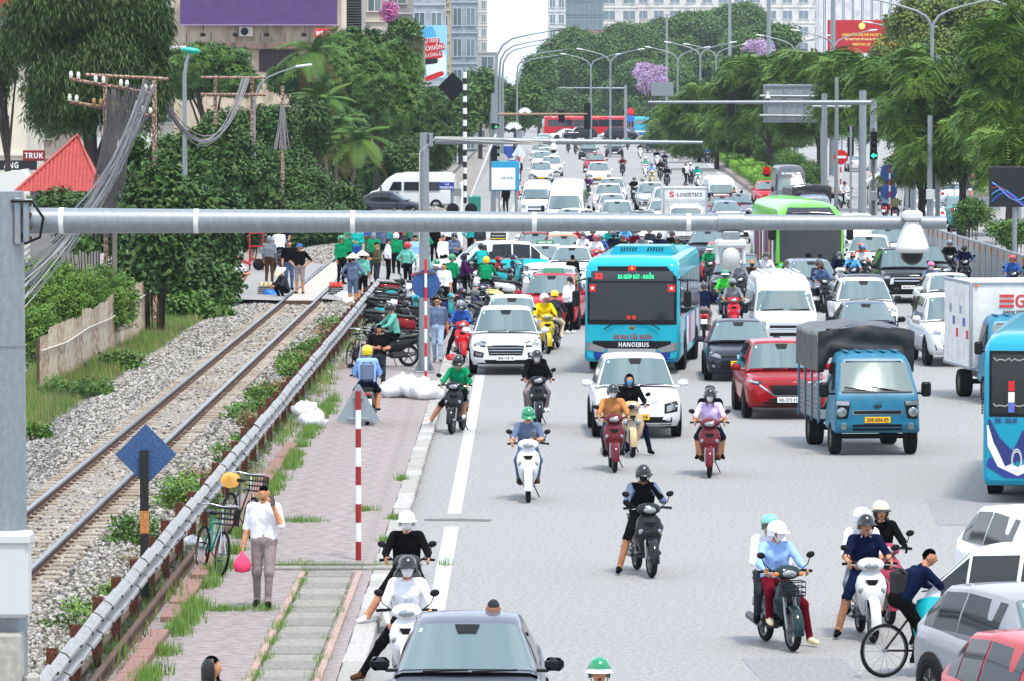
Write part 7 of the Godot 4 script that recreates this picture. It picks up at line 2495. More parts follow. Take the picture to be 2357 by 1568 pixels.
	var l2:=lamp("street lamp with grey cobra head in front of the palms",Vector3(Q(585,300,212).x,0,-212),7.8,[[1.9,0.5]],0,0.08)
	# left kerb lamp row
	var i:=0
	for q in [[1142,317.0],[1150,372.0],[1157,410.0],[1190,480.0],[1195,560.0],[1200,640.0],[1206,720.0]]:
		lamp("tall curved street lamp in the row along the railway side kerb",Vector3((q[0] - CX)*q[1]/FO,0,-q[1]),10.6,[[3.6 if i < 3 else 4.6,0.5]],0,0.13,"lamp row along the railway side kerb",Color(0.35,0.36,0.38),2.0)
		i += 1
	# double arm lamps on the median,by lamp-joint pixel and height
	for q in [[1360,150,560.0,"double arm lamp in front of the dense avenue tree"],[1405,140,500.0,"taller double arm lamp beside the dense avenue tree"],[1560,135,520.0,"double arm lamp left of the tall floodlight mast"],[1612,125,470.0,"double arm lamp rising from the far median trees"],[1648,128,520.0,"half hidden double arm lamp among the median trees"],[1830,110,440.0,"double arm lamp behind the grey signboard"],[1920,100,395.0,"double arm lamp beside the red billboard"],[2104,85,330.0,"double arm lamp between the feathery trees"],[2146,38,250.0,"tall near double arm lamp above the feathery trees"],[2348,22,235.0,"double arm lamp at the edge of the far carriageway"]]:
		var top:=Q(q[0],q[1] - 14,q[2])
		lamp(q[3],Vector3(top.x,0,top.z),top.y,[[-2.9,0.55],[2.9,0.55]],0,0.12,"",Color(0.8,0.81,0.82),1.3)
	for q in [[1535,34,700.0,0.16,"tall white floodlight mast in front of the avenue trees"],[1680,-20,620.0,0.2,"tall grey mast behind the median trees"],[1770,-20,480.0,0.2,"tall grey mast in front of the white hotel"],[1918,-20,400.0,0.2,"tall grey mast crossing the red billboard"]]:
		var top:=Q(q[0],q[1],q[2])
		var m:=MB.new()
		m.tube([Vector3.ZERO,Vector3(0,top.y,0)],[q[3]*1.5,q[3]],10)
		var mo:=one("light_mast",m,GALV,q[4],"mast",Vector3(top.x,0,top.z))
		if q[1] > 0:
			var hd:=MB.new()
			hd.box(Vector3(0,top.y,0),Vector3(2.6,0.12,0.3))
			part(mo,"floodlight_bar",hd,GALV)
	# round sign seen from behind,striped post on the pavement
	var rs:=thing("road_sign","back of a round blue road sign on a red and white post","road sign",P(980,885,0.15))
	striped(rs,0.035,3.05,9,WHITE,RED)
	part(rs,"sign_disc",disc(0.345,0.012,Vector3(0,2.45,-0.05)),noisy("signback",[[0.0,Color(0.1,0.25,0.45)],[1.0,Color(0.16,0.34,0.58)]],Vector3(1,1,1),0.02,0.5))
	var br:=MB.new()
	br.box(Vector3(0,2.72,-0.02),Vector3(0.46,0.04,0.02))
	part(rs,"bracket",br,mat(Color(0.35,0.25,0.2),0.7))
	var tr:=thing("warning_sign","back of a grey triangular sign on a red and white post","road sign",P(825,1290,0.15))
	striped(tr,0.045,2.6,9,Color(0.85,0.87,0.88),Color(0.55,0.06,0.06))
	var tm:=MB.new()
	tm.prism([Vector2(-0.34,2.13),Vector2(0.34,2.13),Vector2(0.02,2.7),Vector2(-0.02,2.7)],0.012,Transform3D(Basis.IDENTITY,Vector3(0,0,-0.06)))
	part(tr,"sign_plate",tm,mat(Color(0.55,0.59,0.61),0.4,0.3))
	for y in [2.18,2.5]:
		var b2:=MB.new()
		b2.box(Vector3(0,y,-0.04),Vector3(0.34 if y < 2.3 else 0.16,0.035,0.02))
		part(tr,"bracket",b2,mat(Color(0.6,0.63,0.65),0.4,0.3))
	var ds:=thing("diamond_sign","back of a rusty blue diamond sign on a black post","rail sign",P(333,1390,0.2))
	for q in [[0.0,0.35,BLACK],[0.35,0.62,Color(0.62,0.4,0.22)],[0.62,0.98,BLACK],[0.98,1.3,Color(0.7,0.45,0.22)],[1.3,2.15,BLACK]]:
		var pm:=MB.new()
		pm.box(Vector3(0,(q[0] + q[1])/2,0),Vector3(0.12,q[1] - q[0],0.06),0.008)
		part(ds,"post_band",pm,noisy("band" + q[2].to_html(),[[0.0,q[2].darkened(0.4)],[0.5,q[2]],[1.0,q[2].lightened(0.15)]],Vector3(1,1,1),0.04))
	var dp:=MB.new()
	dp.prism([Vector2(0,-0.43),Vector2(0.43,0),Vector2(0,0.43),Vector2(-0.43,0)],0.015,Transform3D(Basis.IDENTITY,Vector3(0.02,2.08,-0.06)))
	part(ds,"sign_plate",dp,noisy("diamond",[[0.0,Color(0.3,0.2,0.15)],[0.3,Color(0.14,0.26,0.42)],[1.0,Color(0.22,0.38,0.58)]],Vector3(1.2,1.2,1.2),0.03,0.6))
	bicycle("teal bicycle with black basket leaning on the guard rail",P(483,1320,0.15),20,Color(0.1,0.6,0.52))
	bicycle("grey bicycle with a straw hat in its basket by guard rail",P(548,1235,0.15),24,Color(0.35,0.36,0.38))
	bicycle("old bicycle with wire basket at the guard rail",P(815,850,0.15),18,Color(0.3,0.2,0.18))
	var sh:=MB.new()
	sh.lathe([Vector2(0,0.12),Vector2(0.1,0.04),Vector2(0.16,0.0)],Transform3D(Basis.from_euler(Vector3(0.9,0,0)),Vector3.ZERO),18)
	one("straw_hat",sh,mat(Color(0.75,0.55,0.25),0.8),"yellow straw hat lying in the bicycle basket","hat",P(523,1105,1.05) + Vector3(0.05,0,0))
	# fence barrier along the far side of the near carriageway
	var bf:=thing("grey_barrier","grey metal hoarding with orange reflectors along the carriageway","barrier")
	var bm:=noisy("hoard",[[0.0,Color(0.48,0.5,0.52)],[1.0,Color(0.6,0.62,0.64)]],Vector3(0.4,0.2,0.4),0.02,0.5,3,0.3)
	for j in 25:
		var dd:=150.0 + j*2.0
		var x:=17.7 - (dd - 150.0)*0.009
		var m:=MB.new()
		m.box(Vector3(x,0.8,-dd - 1.0),Vector3(0.05,1.6,1.97),0.01)
		m.box(Vector3(x,1.6,-dd - 1.0),Vector3(0.09,0.06,1.98))
		var po:=part(bf,"barrier_panel",m,bm)
		var rm:=MB.new()
		rm.box(Vector3(x - 0.04,1.42,-dd),Vector3(0.03,0.26,0.1))
		part(po,"reflector",rm,mat(Color(0.85,0.5,0.08),0.5))
	var bf2:=thing("grey_barrier","second grey hoarding across the far carriageway with orange reflectors","barrier")
	for j in 14:
		var a:=P(2140 + j*12,462 + j*1.8)
		var m:=MB.new()
		m.box(a + Vector3(0,0.5,0),Vector3(0.36,1.0,0.06))
		var po:=part(bf2,"barrier_panel",m,bm)
		if j % 2 == 0:
			var rm:=MB.new()
			rm.box(a + Vector3(0,0.85,0.05),Vector3(0.12,0.3,0.03))
			part(po,"reflector",rm,mat(Color(0.85,0.5,0.08),0.5))
	var wf:=thing("white_railing","white picket railing at the nose of the median","railing")
	for j in 34:
		var a:=P(1945 + j*5.0,474 + j*0.2)
		var m:=MB.new()
		m.box(a + Vector3(0,0.55,0),Vector3(0.06,1.1,0.04))
		part(wf,"picket",m,mat(Color(0.8,0.8,0.79),0.5))
	# sign and signal posts on the far side
	var ne:=thing("no_entry_sign","red no entry sign with white bar on a striped post","road sign",P(1935,478))
	striped(ne,0.05,3.2,9,WHITE,RED)
	part(ne,"sign_disc",disc(0.45,0.03,Vector3(0,3.1,0.06)),mat(Color(0.72,0.06,0.08),0.4))
	var nb:=MB.new()
	nb.box(Vector3(0,3.1,0.09),Vector3(0.64,0.15,0.02))
	part(ne,"white_bar",nb,mat(WHITE,0.4))
	var bs:=thing("road_sign","two round blue signs seen from behind on one striped post","road sign",P(2048,540))
	striped(bs,0.055,3.4,11,WHITE,RED)
	for y in [3.1,2.15]: part(bs,"sign_disc",disc(0.42,0.03,Vector3(-0.05,y,-0.08)),mat(Color(0.12,0.3,0.55),0.5))
	var xs:=thing("rail_crossing_sign","red and white diagonal cross sign on a striped post","road sign",P(2012,520))
	striped(xs,0.05,2.6,7,WHITE,RED)
	for s in [-1.0,1.0]:
		var m:=MB.new()
		m.box(Vector3(0,2.65,0.06 + s*0.015),Vector3(1.0,0.15,0.02),0.0,Basis.from_euler(Vector3(0,0,s*0.55)))
		part(xs,"cross_arm",m,mat(WHITE if s > 0 else Color(0.85,0.7,0.68),0.5))
	var sg:=thing("traffic_signal","traffic signal with a lit green arrow on a dark post","traffic light",P(2010,520))
	var m7:=MB.new()
	m7.tube([Vector3.ZERO,Vector3(0,5.2,0)],0.11,10)
	part(sg,"post",m7,mat(Color(0.3,0.32,0.33),0.6))
	signal_head(sg,Vector3(0,4.5,0.2),3)
	var ab:=MB.new()
	ab.box(Vector3(0,3.75,0.2),Vector3(0.42,0.42,0.16),0.03)
	var abo:=part(sg,"arrow_box",ab,DARK)
	var am:=MB.new()
	am.prism([Vector2(-0.15,0),Vector2(0.0,0.14),Vector2(0.0,0.05),Vector2(0.15,0.05),Vector2(0.15,-0.05),Vector2(0.0,-0.05),Vector2(0.0,-0.14)],0.02,Transform3D(Basis.IDENTITY,Vector3(0,3.75,0.3)))
	part(abo,"arrow",am,glow(Color(0.1,0.9,0.6),1.2))
	var cx:=MB.new()
	cx.box(Vector3(0,1.6,0.2),Vector3(0.36,0.5,0.2),0.02)
	part(sg,"control_box",cx,GALV)
	var sg2:=thing("traffic_signal","dark signal heads seen edge on beside the thick grey post","traffic light",P(1958,500))
	var m8:=MB.new()
	m8.tube([Vector3.ZERO,Vector3(0,5.2,0)],0.07,10)
	part(sg2,"post",m8,GALV)
	signal_head(sg2,Vector3(0,4.0,-0.15),3,-1,Color.WHITE,180.0)
	signal_head(sg2,Vector3(0,5.0,-0.15),1,-1,Color.WHITE,180.0)
	for q in [[1985,500,0.24,7.2,"thick grey gantry post at the median nose"],[1897,478,0.2,7.0,"grey signboard post on the median"],[2087,525,0.1,7.5,"dark mottled pole beside the blue sign backs"],[2102,530,0.16,8.0,"grey pole in front of the feathery tree trunks"],[2140,545,0.15,6.0,"slotted grey pole carrying a control box"],[2158,540,0.13,9.0,"slim grey pole past the control box pole"],[1925,478,0.13,8.0,"slim grey pole behind the no entry sign"]]:
		var m:=MB.new()
		m.tube([Vector3.ZERO,Vector3(0,q[3],0)],[q[2],q[2]*0.85],12)
		var po:=one("steel_pole",m,GALV,q[4],"pole",P(q[0],q[1]))
		if "carrying" in q[4]:
			var b:=MB.new()
			b.box(Vector3(0,2.1,0.22),Vector3(0.4,0.5,0.25),0.02)
			part(po,"control_box",b,mat(Color(0.7,0.71,0.72),0.5))
	# junction furniture on the railway side
	var js:=thing("traffic_signal","black three lamp signal on a rusty post by the teal board","traffic light",P(1135,492,0.15))
	var m9:=MB.new()
	m9.tube([Vector3.ZERO,Vector3(0,6.9,0)],[0.15,0.12],10)
	part(js,"post",m9,GALV)
	signal_head(js,Vector3(0.05,3.3,0.25),3,-1,Color.WHITE,50.0,1.15)
	signal_head(js,Vector3(0.05,5.0,0.25),1,0,Color(0.1,0.9,0.4),50.0,1.0)
	var rb:=thing("road_sign","round blue sign back on the tall lamp post kerb","road sign",P(1149,490,0.15))
	var m10:=MB.new()
	m10.tube([Vector3.ZERO,Vector3(0,2.8,0)],0.05,8)
	part(rb,"post",m10,GALV)
	part(rb,"sign_disc",disc(0.46,0.03,Vector3(0,1.7,-0.08)),mat(Color(0.1,0.25,0.5),0.5))
	part(rb,"upper_disc",disc(0.42,0.03,Vector3(0.12,3.0,-0.1)),mat(Color(0.62,0.62,0.63),0.5))
	var tb:=panel("information_board","white notice board with a teal border behind the signals","sign",Q(1163,405,262),1.55,1.6,Color(0.1,0.55,0.7),0,[-0.6,0.6])
	var tw:=MB.new()
	tw.box(Vector3(-0.1,-0.15,0.07),Vector3(1.3,1.2,0.02))
	part(tb,"notice",tw,mat(Color(0.86,0.88,0.9),0.5))
	text(tb,"HÀ NỘI",Vector3(0.1,-0.1,0.085),0.7,0.12,mat(Color(0.2,0.35,0.6)))
	var nm:=panel("street_name_sign","blue street name plate on a short post","sign",Q(1028,428,262),0.82,0.42,Color(0.08,0.2,0.55),0,[0.3])
	text(nm,"PHỐ",Vector3(0.03,0.1,0.07),0.22,0.1,mat(WHITE))
	text(nm,"PHƯƠNG MAI",Vector3(0,-0.08,0.07),0.74,0.13,mat(WHITE))
	var xl:=thing("crossing_signal","white post with two black round rail crossing lamps","rail signal",P(1062,515,0.3))
	var m11:=MB.new()
	m11.tube([Vector3.ZERO,Vector3(0,2.2,0)],0.1,10)
	part(xl,"post",m11,mat(WHITE,0.6))
	for s in [-0.45,0.5]: part(xl,"lamp_disc",disc(0.32,0.06,Vector3(s,0.75,0.05)),DARK)
	var xb:=MB.new()
	xb.box(Vector3(-0.2,1.65,0.1),Vector3(0.4,0.4,0.3),0.02)
	part(xl,"box",xb,mat(Color(0.45,0.48,0.47),0.6))
	var gb:=thing("barrier_arm","raised white crossing barrier with a teal machine box","barrier",P(1092,500,0.2))
	var m12:=MB.new()
	m12.box(Vector3(0,0.6,0),Vector3(0.7,1.2,0.5),0.06)
	part(gb,"machine_box",m12,mat(Color(0.08,0.5,0.45),0.5))
	var m13:=MB.new()
	m13.tube([Vector3(-0.2,1.1,0.2),Vector3(1.2,4.6,0.2)],0.06,8)
	part(gb,"arm",m13,mat(WHITE,0.5))
	var bp:=thing("striped_pole","tall black and white striped pole by the far rails","pole",P(1070,468,0.3))
	striped(bp,0.13,8.0,22,WHITE,BLACK)
	var kp:=MB.new()
	kp.prism([Vector2(0,-0.9),Vector2(0.9,0),Vector2(0,0.9),Vector2(-0.9,0)],0.05,Transform3D(Basis.IDENTITY,Vector3(-0.75,7.1,0)))
	part(bp,"diamond_board",kp,DARK)
	var bg:=thing("standing_banner","black upright banner with white lettering and an arrow","sign",P(1147,632,0.1))
	var m14:=MB.new()
	m14.box(Vector3(0,1.05,0),Vector3(0.6,1.15,0.03))
	part(bg,"banner",m14,mat(Color(0.06,0.09,0.07),0.6))
	for s in [-0.28,0.28]:
		var m:=MB.new()
		m.tube([Vector3(s,0,-0.03),Vector3(s,1.65,-0.03)],0.015,5)
		part(bg,"post",m,GALV)
	var ym:=MB.new()
	ym.box(Vector3(0,1.4,0.02),Vector3(0.58,0.04,0.01))
	ym.box(Vector3(0,0.52,0.02),Vector3(0.58,0.04,0.01))
	part(bg,"yellow_line",ym,mat(Color(0.8,0.7,0.2),0.6))
	var ty:=1.52
	for q in [["BỆNH VIỆN BẠCH MAI",0.5,0.06],["CỔNG SỐ 4",0.5,0.12],["LỐI VÀO GỬI",0.5,0.12],["XE MÁY",0.32,0.11],["HẦM NHÀ C",0.5,0.09]]:
		text(bg,q[0],Vector3(0,ty,0.025),q[1],q[2],mat(WHITE))
		ty -= 0.185 if ty < 1.5 else 0.23
	var ar:=MB.new()
	ar.prism([Vector2(-0.16,0),Vector2(-0.04,0.06),Vector2(-0.04,0.018),Vector2(0.16,0.018),Vector2(0.16,-0.018),Vector2(-0.04,-0.018),Vector2(-0.04,-0.06)],0.01,Transform3D(Basis.IDENTITY,Vector3(0,0.6,0.02)))
	part(bg,"arrow",ar,mat(WHITE))
	# far junction signs
	for q in [[1560,272,620.0,Color(0.85,0.5,0.1),3,"orange triangular warning sign at the far median"],[1580,268,620.0,Color(0.12,0.25,0.6),24,"round blue sign at the far median"],[1452,257,690.0,RED,24,"red no entry sign beside the blue bus"],[1452,272,690.0,Color(0.1,0.4,0.7),24,"blue direction disc beside the blue bus"]]:
		var p:=Q(q[0],q[1],q[2])
		var t2:=thing("road_sign",q[5],"road sign",Vector3(p.x,0,p.z))
		var m:=MB.new()
		m.tube([Vector3.ZERO,Vector3(0,p.y,0)],0.06,6)
		part(t2,"post",m,GALV)
		part(t2,"sign_disc",disc(0.55,0.04,Vector3(0,p.y,0.08),q[4]),mat(q[3],0.5))
	for q in [[1175,385,335.0,"blue notice board high on the lamp post"],[1170,350,400.0,"second blue notice board along the kerb"]]:
		panel("notice_board",q[3],"sign",Q(q[0],q[1],q[2]),0.8,1.0,Color(0.1,0.25,0.55),0,[0.0])
	for q in [[1182,300,400.0,"white lotus ornament on the lamp post"],[1208,262,520.0,"second white lotus ornament on the lamp posts"]]:
		var m:=MB.new()
		for a in 9:
			var an:=-1.2 + a*0.3
			m.ell(Vector3(sin(an)*0.5,cos(an)*0.45,0),Vector3(0.09,0.28,0.06),Basis.from_euler(Vector3(0,0,-an)),8,6)
		one("lotus_ornament",m,mat(Color(0.85,0.87,0.88),0.4),q[3],"ornament",Q(q[0],q[1],q[2]))
	var wt:=thing("warning_sign","back of a white triangular sign on a red and white post by far kerb","road sign",P(1195,452,0.15))
	striped(wt,0.07,3.0,8,WHITE,RED)
	var m15:=MB.new()
	m15.prism([Vector2(-0.5,2.7),Vector2(0.5,2.7),Vector2(0,3.5)],0.03,Transform3D(Basis.IDENTITY,Vector3(0,0,-0.1)))
	part(wt,"sign_plate",m15,mat(Color(0.78,0.8,0.82),0.5))

func bicycle(label: String,at: Vector3,yaw: float,col: Color,called:="bicycle",lean:=-0.12,basket:=true) -> Node3D:
	var t:=thing(called,label,"bicycle",at,yaw)
	t.rotation.z=lean
	var rot:=Transform3D(Basis.from_euler(Vector3(0,0,PI/2)),Vector3.ZERO)
	for z in [0.52,-0.5]:
		var m:=MB.new()
		m.lathe([Vector2(0.3,-0.015),Vector2(0.325,-0.02),Vector2(0.34,0.0),Vector2(0.325,0.02),Vector2(0.3,0.015)],Transform3D(rot.basis,Vector3(0,0.34,z)),28)
		var w:=part(t,"wheel",m,RUBBER)
		var s:=MB.new()
		s.lathe([Vector2(0.285,-0.012),Vector2(0.302,-0.014),Vector2(0.302,0.014),Vector2(0.285,0.012)],Transform3D(rot.basis,Vector3(0,0.34,z)),28)
		for k in 14:
			var an:=TAU*k/14
			s.tube([Vector3(0,0.34,z),Vector3(0,0.34 + sin(an)*0.29,z + cos(an)*0.29)],0.003,3,false)
		s.tube([Vector3(-0.05,0.34,z),Vector3(0.05,0.34,z)],0.02,6)
		part(w,"rim",s,mat(Color(0.5,0.5,0.52),0.35,0.7))
	var f:=MB.new()
	for q in [[Vector3(0,0.85,0.3),Vector3(0,0.32,-0.05)],[Vector3(0,0.8,0.33),Vector3(0,0.75,-0.15)],[Vector3(0,0.85,-0.18),Vector3(0,0.32,-0.05)],[Vector3(0,0.75,-0.15),Vector3(0,0.34,-0.5)],[Vector3(0,0.32,-0.05),Vector3(0,0.34,-0.5)]]: f.tube(q,0.016,6)
	part(t,"frame",f,paint(col))
	var fk:=MB.new()
	fk.tube([Vector3(0,1.0,0.28),Vector3(0,0.7,0.38),Vector3(0.05,0.34,0.52)],0.014,6)
	fk.tube([Vector3(0,0.7,0.38),Vector3(-0.05,0.34,0.52)],0.014,6)
	part(t,"fork",fk,CHROME)
	var h:=MB.new()
	h.tube([Vector3(-0.28,1.03,0.16),Vector3(-0.2,1.05,0.26),Vector3(0,1.02,0.28),Vector3(0.2,1.05,0.26),Vector3(0.28,1.03,0.16)],0.013,6)
	part(t,"handlebar",h,CHROME)
	var se:=MB.new()
	se.box(Vector3(0,0.9,-0.22),Vector3(0.16,0.06,0.26),0.025)
	part(t,"saddle",se,DARK)
	var pd:=MB.new()
	pd.lathe([Vector2(0.07,-0.01),Vector2(0.09,-0.01),Vector2(0.09,0.01),Vector2(0.07,0.01)],Transform3D(rot.basis,Vector3(-0.06,0.32,-0.05)),14)
	pd.tube([Vector3(0.08,0.2,-0.02),Vector3(0,0.32,-0.05),Vector3(-0.08,0.44,-0.08)],0.01,5)
	for s in [[0.14,0.2,-0.02],[-0.14,0.44,-0.08]]: pd.box(Vector3(s[0],s[1],s[2]),Vector3(0.09,0.02,0.07))
	part(t,"pedals",pd,DARK)
	if basket:
		var b:=MB.new()
		for y in [0.78,0.86,0.94,1.02]: b.tube([Vector3(-0.16,y,0.42),Vector3(0.16,y,0.42),Vector3(0.16,y,0.66),Vector3(-0.16,y,0.66),Vector3(-0.16,y,0.42)],0.008,4)
		for i in 8:
			b.tube([Vector3(-0.16 + i*0.045,0.77,0.66),Vector3(-0.16 + i*0.045,1.02,0.66)],0.005,4)
			b.tube([Vector3(0.16,0.77,0.42 + i*0.034),Vector3(0.16,1.02,0.42 + i*0.034)],0.005,4)
		b.box(Vector3(0,0.775,0.54),Vector3(0.32,0.01,0.24))
		part(t,"basket",b,DARK)
	return t

func gantries() -> void:
	# foreground gantry: post at the frame edge,long arm with clamps and two cameras
	var d:=36.7
	var c:=Q(10,510,d)
	var t:=thing("camera_gantry","near grey gantry post with a long arm carrying traffic cameras","gantry",Vector3(c.x,0,c.z))
	var o:=t.position
	var m:=MB.new()
	m.tube([Vector3(0,0,0),Vector3(0,Q(0,440,d).y,0)],[0.175,0.15],24)
	m.tube([Vector3(0,Q(0,795,d).y,0),Vector3(0,Q(0,793,d).y,0)],0.165,24)
	part(t,"post",m,GALV)
	var ay:=Q(60,510,d).y
	var ar:=MB.new()
	var e:=Q(2178,513,d) - o
	var s0:=Q(72,508,d) - o
	ar.tube([s0,s0.lerp(e,0.5),e],[0.1,0.078,0.05],24)
	part(t,"arm",ar,GALV)
	var fl:=MB.new()
	fl.box(Q(44,508,d) - o,Vector3(0.05,0.36,0.3),0.008)
	fl.box(Q(64,508,d) - o,Vector3(0.05,0.33,0.3),0.008)
	fl.box(Q(54,515,d) - o,Vector3(0.16,0.13,0.16))
	part(t,"flange",fl,GALV)
	var bo:=MB.new()
	for y in [-0.13,-0.05,0.05,0.13]: bo.box(Q(72,508,d) - o + Vector3(-0.01,y,0.12),Vector3(0.05,0.035,0.035),0.006)
	part(t,"bolts",bo,mat(Color(0.3,0.24,0.2),0.6,0.5))
	for px in [142,452,812,1230,1585]:
		var k: float=(px - 72)/2106.0
		var r:=lerpf(0.1,0.05,k) + 0.004
		var cl:=MB.new()
		var p:=s0.lerp(e,k)
		cl.tube([p - Vector3(0.018,0,0),p + Vector3(0.018,0,0)],r,20)
		part(t,"clamp_band",cl,mat(Color(0.82,0.83,0.83),0.5))
	var wr:=MB.new()
	wr.tube([Q(30,462,d) - o + Vector3(0,0,0.15),Q(78,462,d) - o + Vector3(0,0,0.16),Q(104,500,d) - o + Vector3(0,0,0.16),Q(96,545,d) - o + Vector3(0,0,0.15),Q(60,560,d) - o + Vector3(0,0,0.14)],0.012,6)
	part(t,"loose_wire",wr,DARK)
	camera_dome(t,Q(2098,500,d) - o + Vector3(0,0.0,0.08),0.75)
	# bullet camera under the arm
	var p2:=Q(1682,512,d) - o
	var cb:=MB.new()
	cb.tube([p2 - Vector3(0.1,0,0),p2 + Vector3(0.1,0,0)],0.078,20)
	cb.box(p2 + Vector3(0,-0.1,0),Vector3(0.14,0.07,0.14),0.01)
	part(t,"camera_mount",cb,GALV)
	var cy:=MB.new()
	cy.box(p2 + Vector3(0,-0.16,0),Vector3(0.24,0.07,0.16),0.02)
	for s in [-0.1,0.1]: cy.box(p2 + Vector3(s,-0.24,0),Vector3(0.03,0.17,0.1),0.01)
	part(t,"camera_yoke",cy,mat(Color(0.76,0.77,0.77),0.4))
	var ch:=MB.new()
	ch.ell(p2 + Vector3(0,-0.27,0.02),Vector3(0.078,0.1,0.09),Basis.IDENTITY,18,12)
	part(t,"camera_body",ch,mat(Color(0.7,0.71,0.71),0.4))
	# cabinets strapped to the post and concrete block below
	var bx:=MB.new()
	bx.box(Q(15,1320,d) - o + Vector3(0,0,0.2),Vector3(0.4,0.62,0.3),0.03)
	bx.box(Q(15,1232,d) - o + Vector3(0,0,0.2),Vector3(0.43,0.09,0.34),0.02)
	part(t,"control_cabinet",bx,mat(Color(0.72,0.73,0.73),0.5))
	var b2:=MB.new()
	b2.box(Q(5,1540,d) - o + Vector3(0,0,0.2),Vector3(0.36,0.62,0.3),0.02)
	b2.box(Q(80,1562,d) - o + Vector3(0,0,0.2),Vector3(0.1,0.12,0.2),0.02)
	part(t,"lower_cabinet",b2,noisy("cab2",[[0.0,Color(0.52,0.51,0.48)],[1.0,Color(0.68,0.67,0.64)]],Vector3(0.8,0.8,0.8),0.02))
	# second gantry on the pavement
	var g:=P(977,858,0.15)
	var t2:=thing("camera_gantry","grey gantry post on the pavement with arm and dome camera","gantry",g)
	var dd:=-g.z
	var m2:=MB.new()
	var hh:=Q(977,305,dd).y - 0.15
	m2.tube([Vector3.ZERO,Vector3(0,1.2,0),Vector3(0,hh,0)],[0.16,0.14,0.115],16)
	m2.box(Vector3(0,0.02,0),Vector3(0.5,0.06,0.5),0.01)
	for a in 8:
		var b:=Basis.from_euler(Vector3(0,TAU*a/8,0))
		m2.tri(b*Vector3(0.14,0.3,0),b*Vector3(0.27,0.04,0),b*Vector3(0.13,0.04,0))
	part(t2,"post",m2,GALV)
	var m3:=MB.new()
	m3.tube([Q(1000,323,dd) - g,Q(1300,326,dd) - g,Q(1618,328,dd) - g],[0.1,0.075,0.04],14)
	part(t2,"arm",m3,GALV)
	var m4:=MB.new()
	m4.box(Q(992,322,dd) - g,Vector3(0.1,0.34,0.26),0.01)
	part(t2,"flange",m4,GALV)
	camera_dome(t2,Q(1274,326,dd) - g + Vector3(0,0,0.06),0.6)
	var m5:=MB.new()
	for q in [[1000,318,1120,326,1240,331],[1003,315,1130,317,1250,330]]: m5.tube([Q(q[0],q[1],dd) - g + Vector3(0,0,0.1),Q(q[2],q[3],dd) - g + Vector3(0,0,0.1),Q(q[4],q[5],dd) - g + Vector3(0,0,0.09)],0.012,5)
	m5.tube([Q(1000,320,dd) - g + Vector3(0,0,0.1),Q(966,350,dd) - g + Vector3(0,0,0.12),Q(965,560,dd) - g + Vector3(0,0,0.13)],0.015,5)
	part(t2,"cable",m5,mat(Color(0.72,0.7,0.66),0.7))
	# farther arms: [post px,base py,arm y,end px,thickness m,label,heads]
	for q in [[1132,440,263,1352,0.11,"rusty brown signal arm over the far junction",[[1293,0],[1352,1]],1],[1440,330,203,1286,0.13,"thin signal arm across the avenue behind the double lamps",[],0],[2010,510,236,1492,0.14,"long pale signal arm reaching across the grey signboard",[[1684,1]],0]]:
		var b:=P(q[0],q[1])
		var t3:=thing("signal_gantry",q[5],"gantry",b)
		var z:=-b.z
		var mm:=MB.new()
		mm.tube([Vector3.ZERO,Vector3(0,Q(q[0],q[2] - 8,z).y,0)],[q[4]*1.7,q[4]*1.3],12)
		part(t3,"post",mm,GALV)
		var ma:=MB.new()
		ma.tube([Q(q[0],q[2],z) - b,Q(q[3],q[2] - 1,z) - b],[q[4],q[4]*0.5],10)
		part(t3,"arm",ma,GALV if q[7] == 0 else noisy("framerust2",[[0.0,Color(0.4,0.25,0.18)],[0.6,Color(0.6,0.5,0.42)],[1.0,Color(0.72,0.66,0.6)]],Vector3(1,1,1),0.03))
		for h in q[6]: signal_head(t3,Q(h[0],q[2] + 4,z) - b + Vector3(0,0,-0.1),4 if h[1] == 1 else 2,-1,Color.WHITE,180.0,z/260.0)
	# grey signboard seen from behind with its bars
	var sb:=Q(1829,238,330)
	var t4:=thing("sign_gantry","big grey traffic signboard seen from behind on double bars","road sign",sb)
	var k:=330.0/FO
	var m6:=MB.new()
	m6.box(Vector3.ZERO,Vector3(144*k,88*k,0.08),0.02)
	part(t4,"board",m6,noisy("signgrey",[[0.0,Color(0.42,0.46,0.48)],[1.0,Color(0.54,0.57,0.59)]],Vector3(0.3,0.3,0.3),0.02,0.5))
	for x in [-68,-24,24,68]:
		var m7:=MB.new()
		m7.box(Vector3(x*k,0,0.08),Vector3(0.09,88*k,0.06))
		part(t4,"stiffener",m7,GALV)
	for y in [40,-42]:
		var m8:=MB.new()
		m8.box(Vector3(0,y*k,0.08),Vector3(146*k,0.1,0.08))
		part(t4,"edge_frame",m8,GALV)
	for y in [17,-28]:
		var m9:=MB.new()
		m9.tube([Vector3(-80*k,y*k,0.25),Vector3(150*k,y*k - 0.05,0.25)],0.1,10)
		part(t4,"bar",m9,GALV)
	var m10:=MB.new()
	m10.tube([Vector3(66*k,-sb.y,0.05),Vector3(66*k,20*k,0.05)],0.2,12)
	part(t4,"post",m10,GALV)
	camera_dome(t4,Vector3(-62*k,24*k,0.4),1.1)
	var fs:=panel("road_sign","small grey signboard back on the far gantry","road sign",Q(1525,205,560),2.6,1.6,Color(0.45,0.48,0.5),0,[0.4])
	var ex:=MB.new()
	ex.tube([Q(2003,236,300),Q(2240,262,300)],0.1,8)
	ex.tube([Q(1870,245,310),Q(2130,246,310)],0.08,8)
	one("signal_gantry",ex,GALV,"pale arms crossing in front of the feathery trees","gantry")

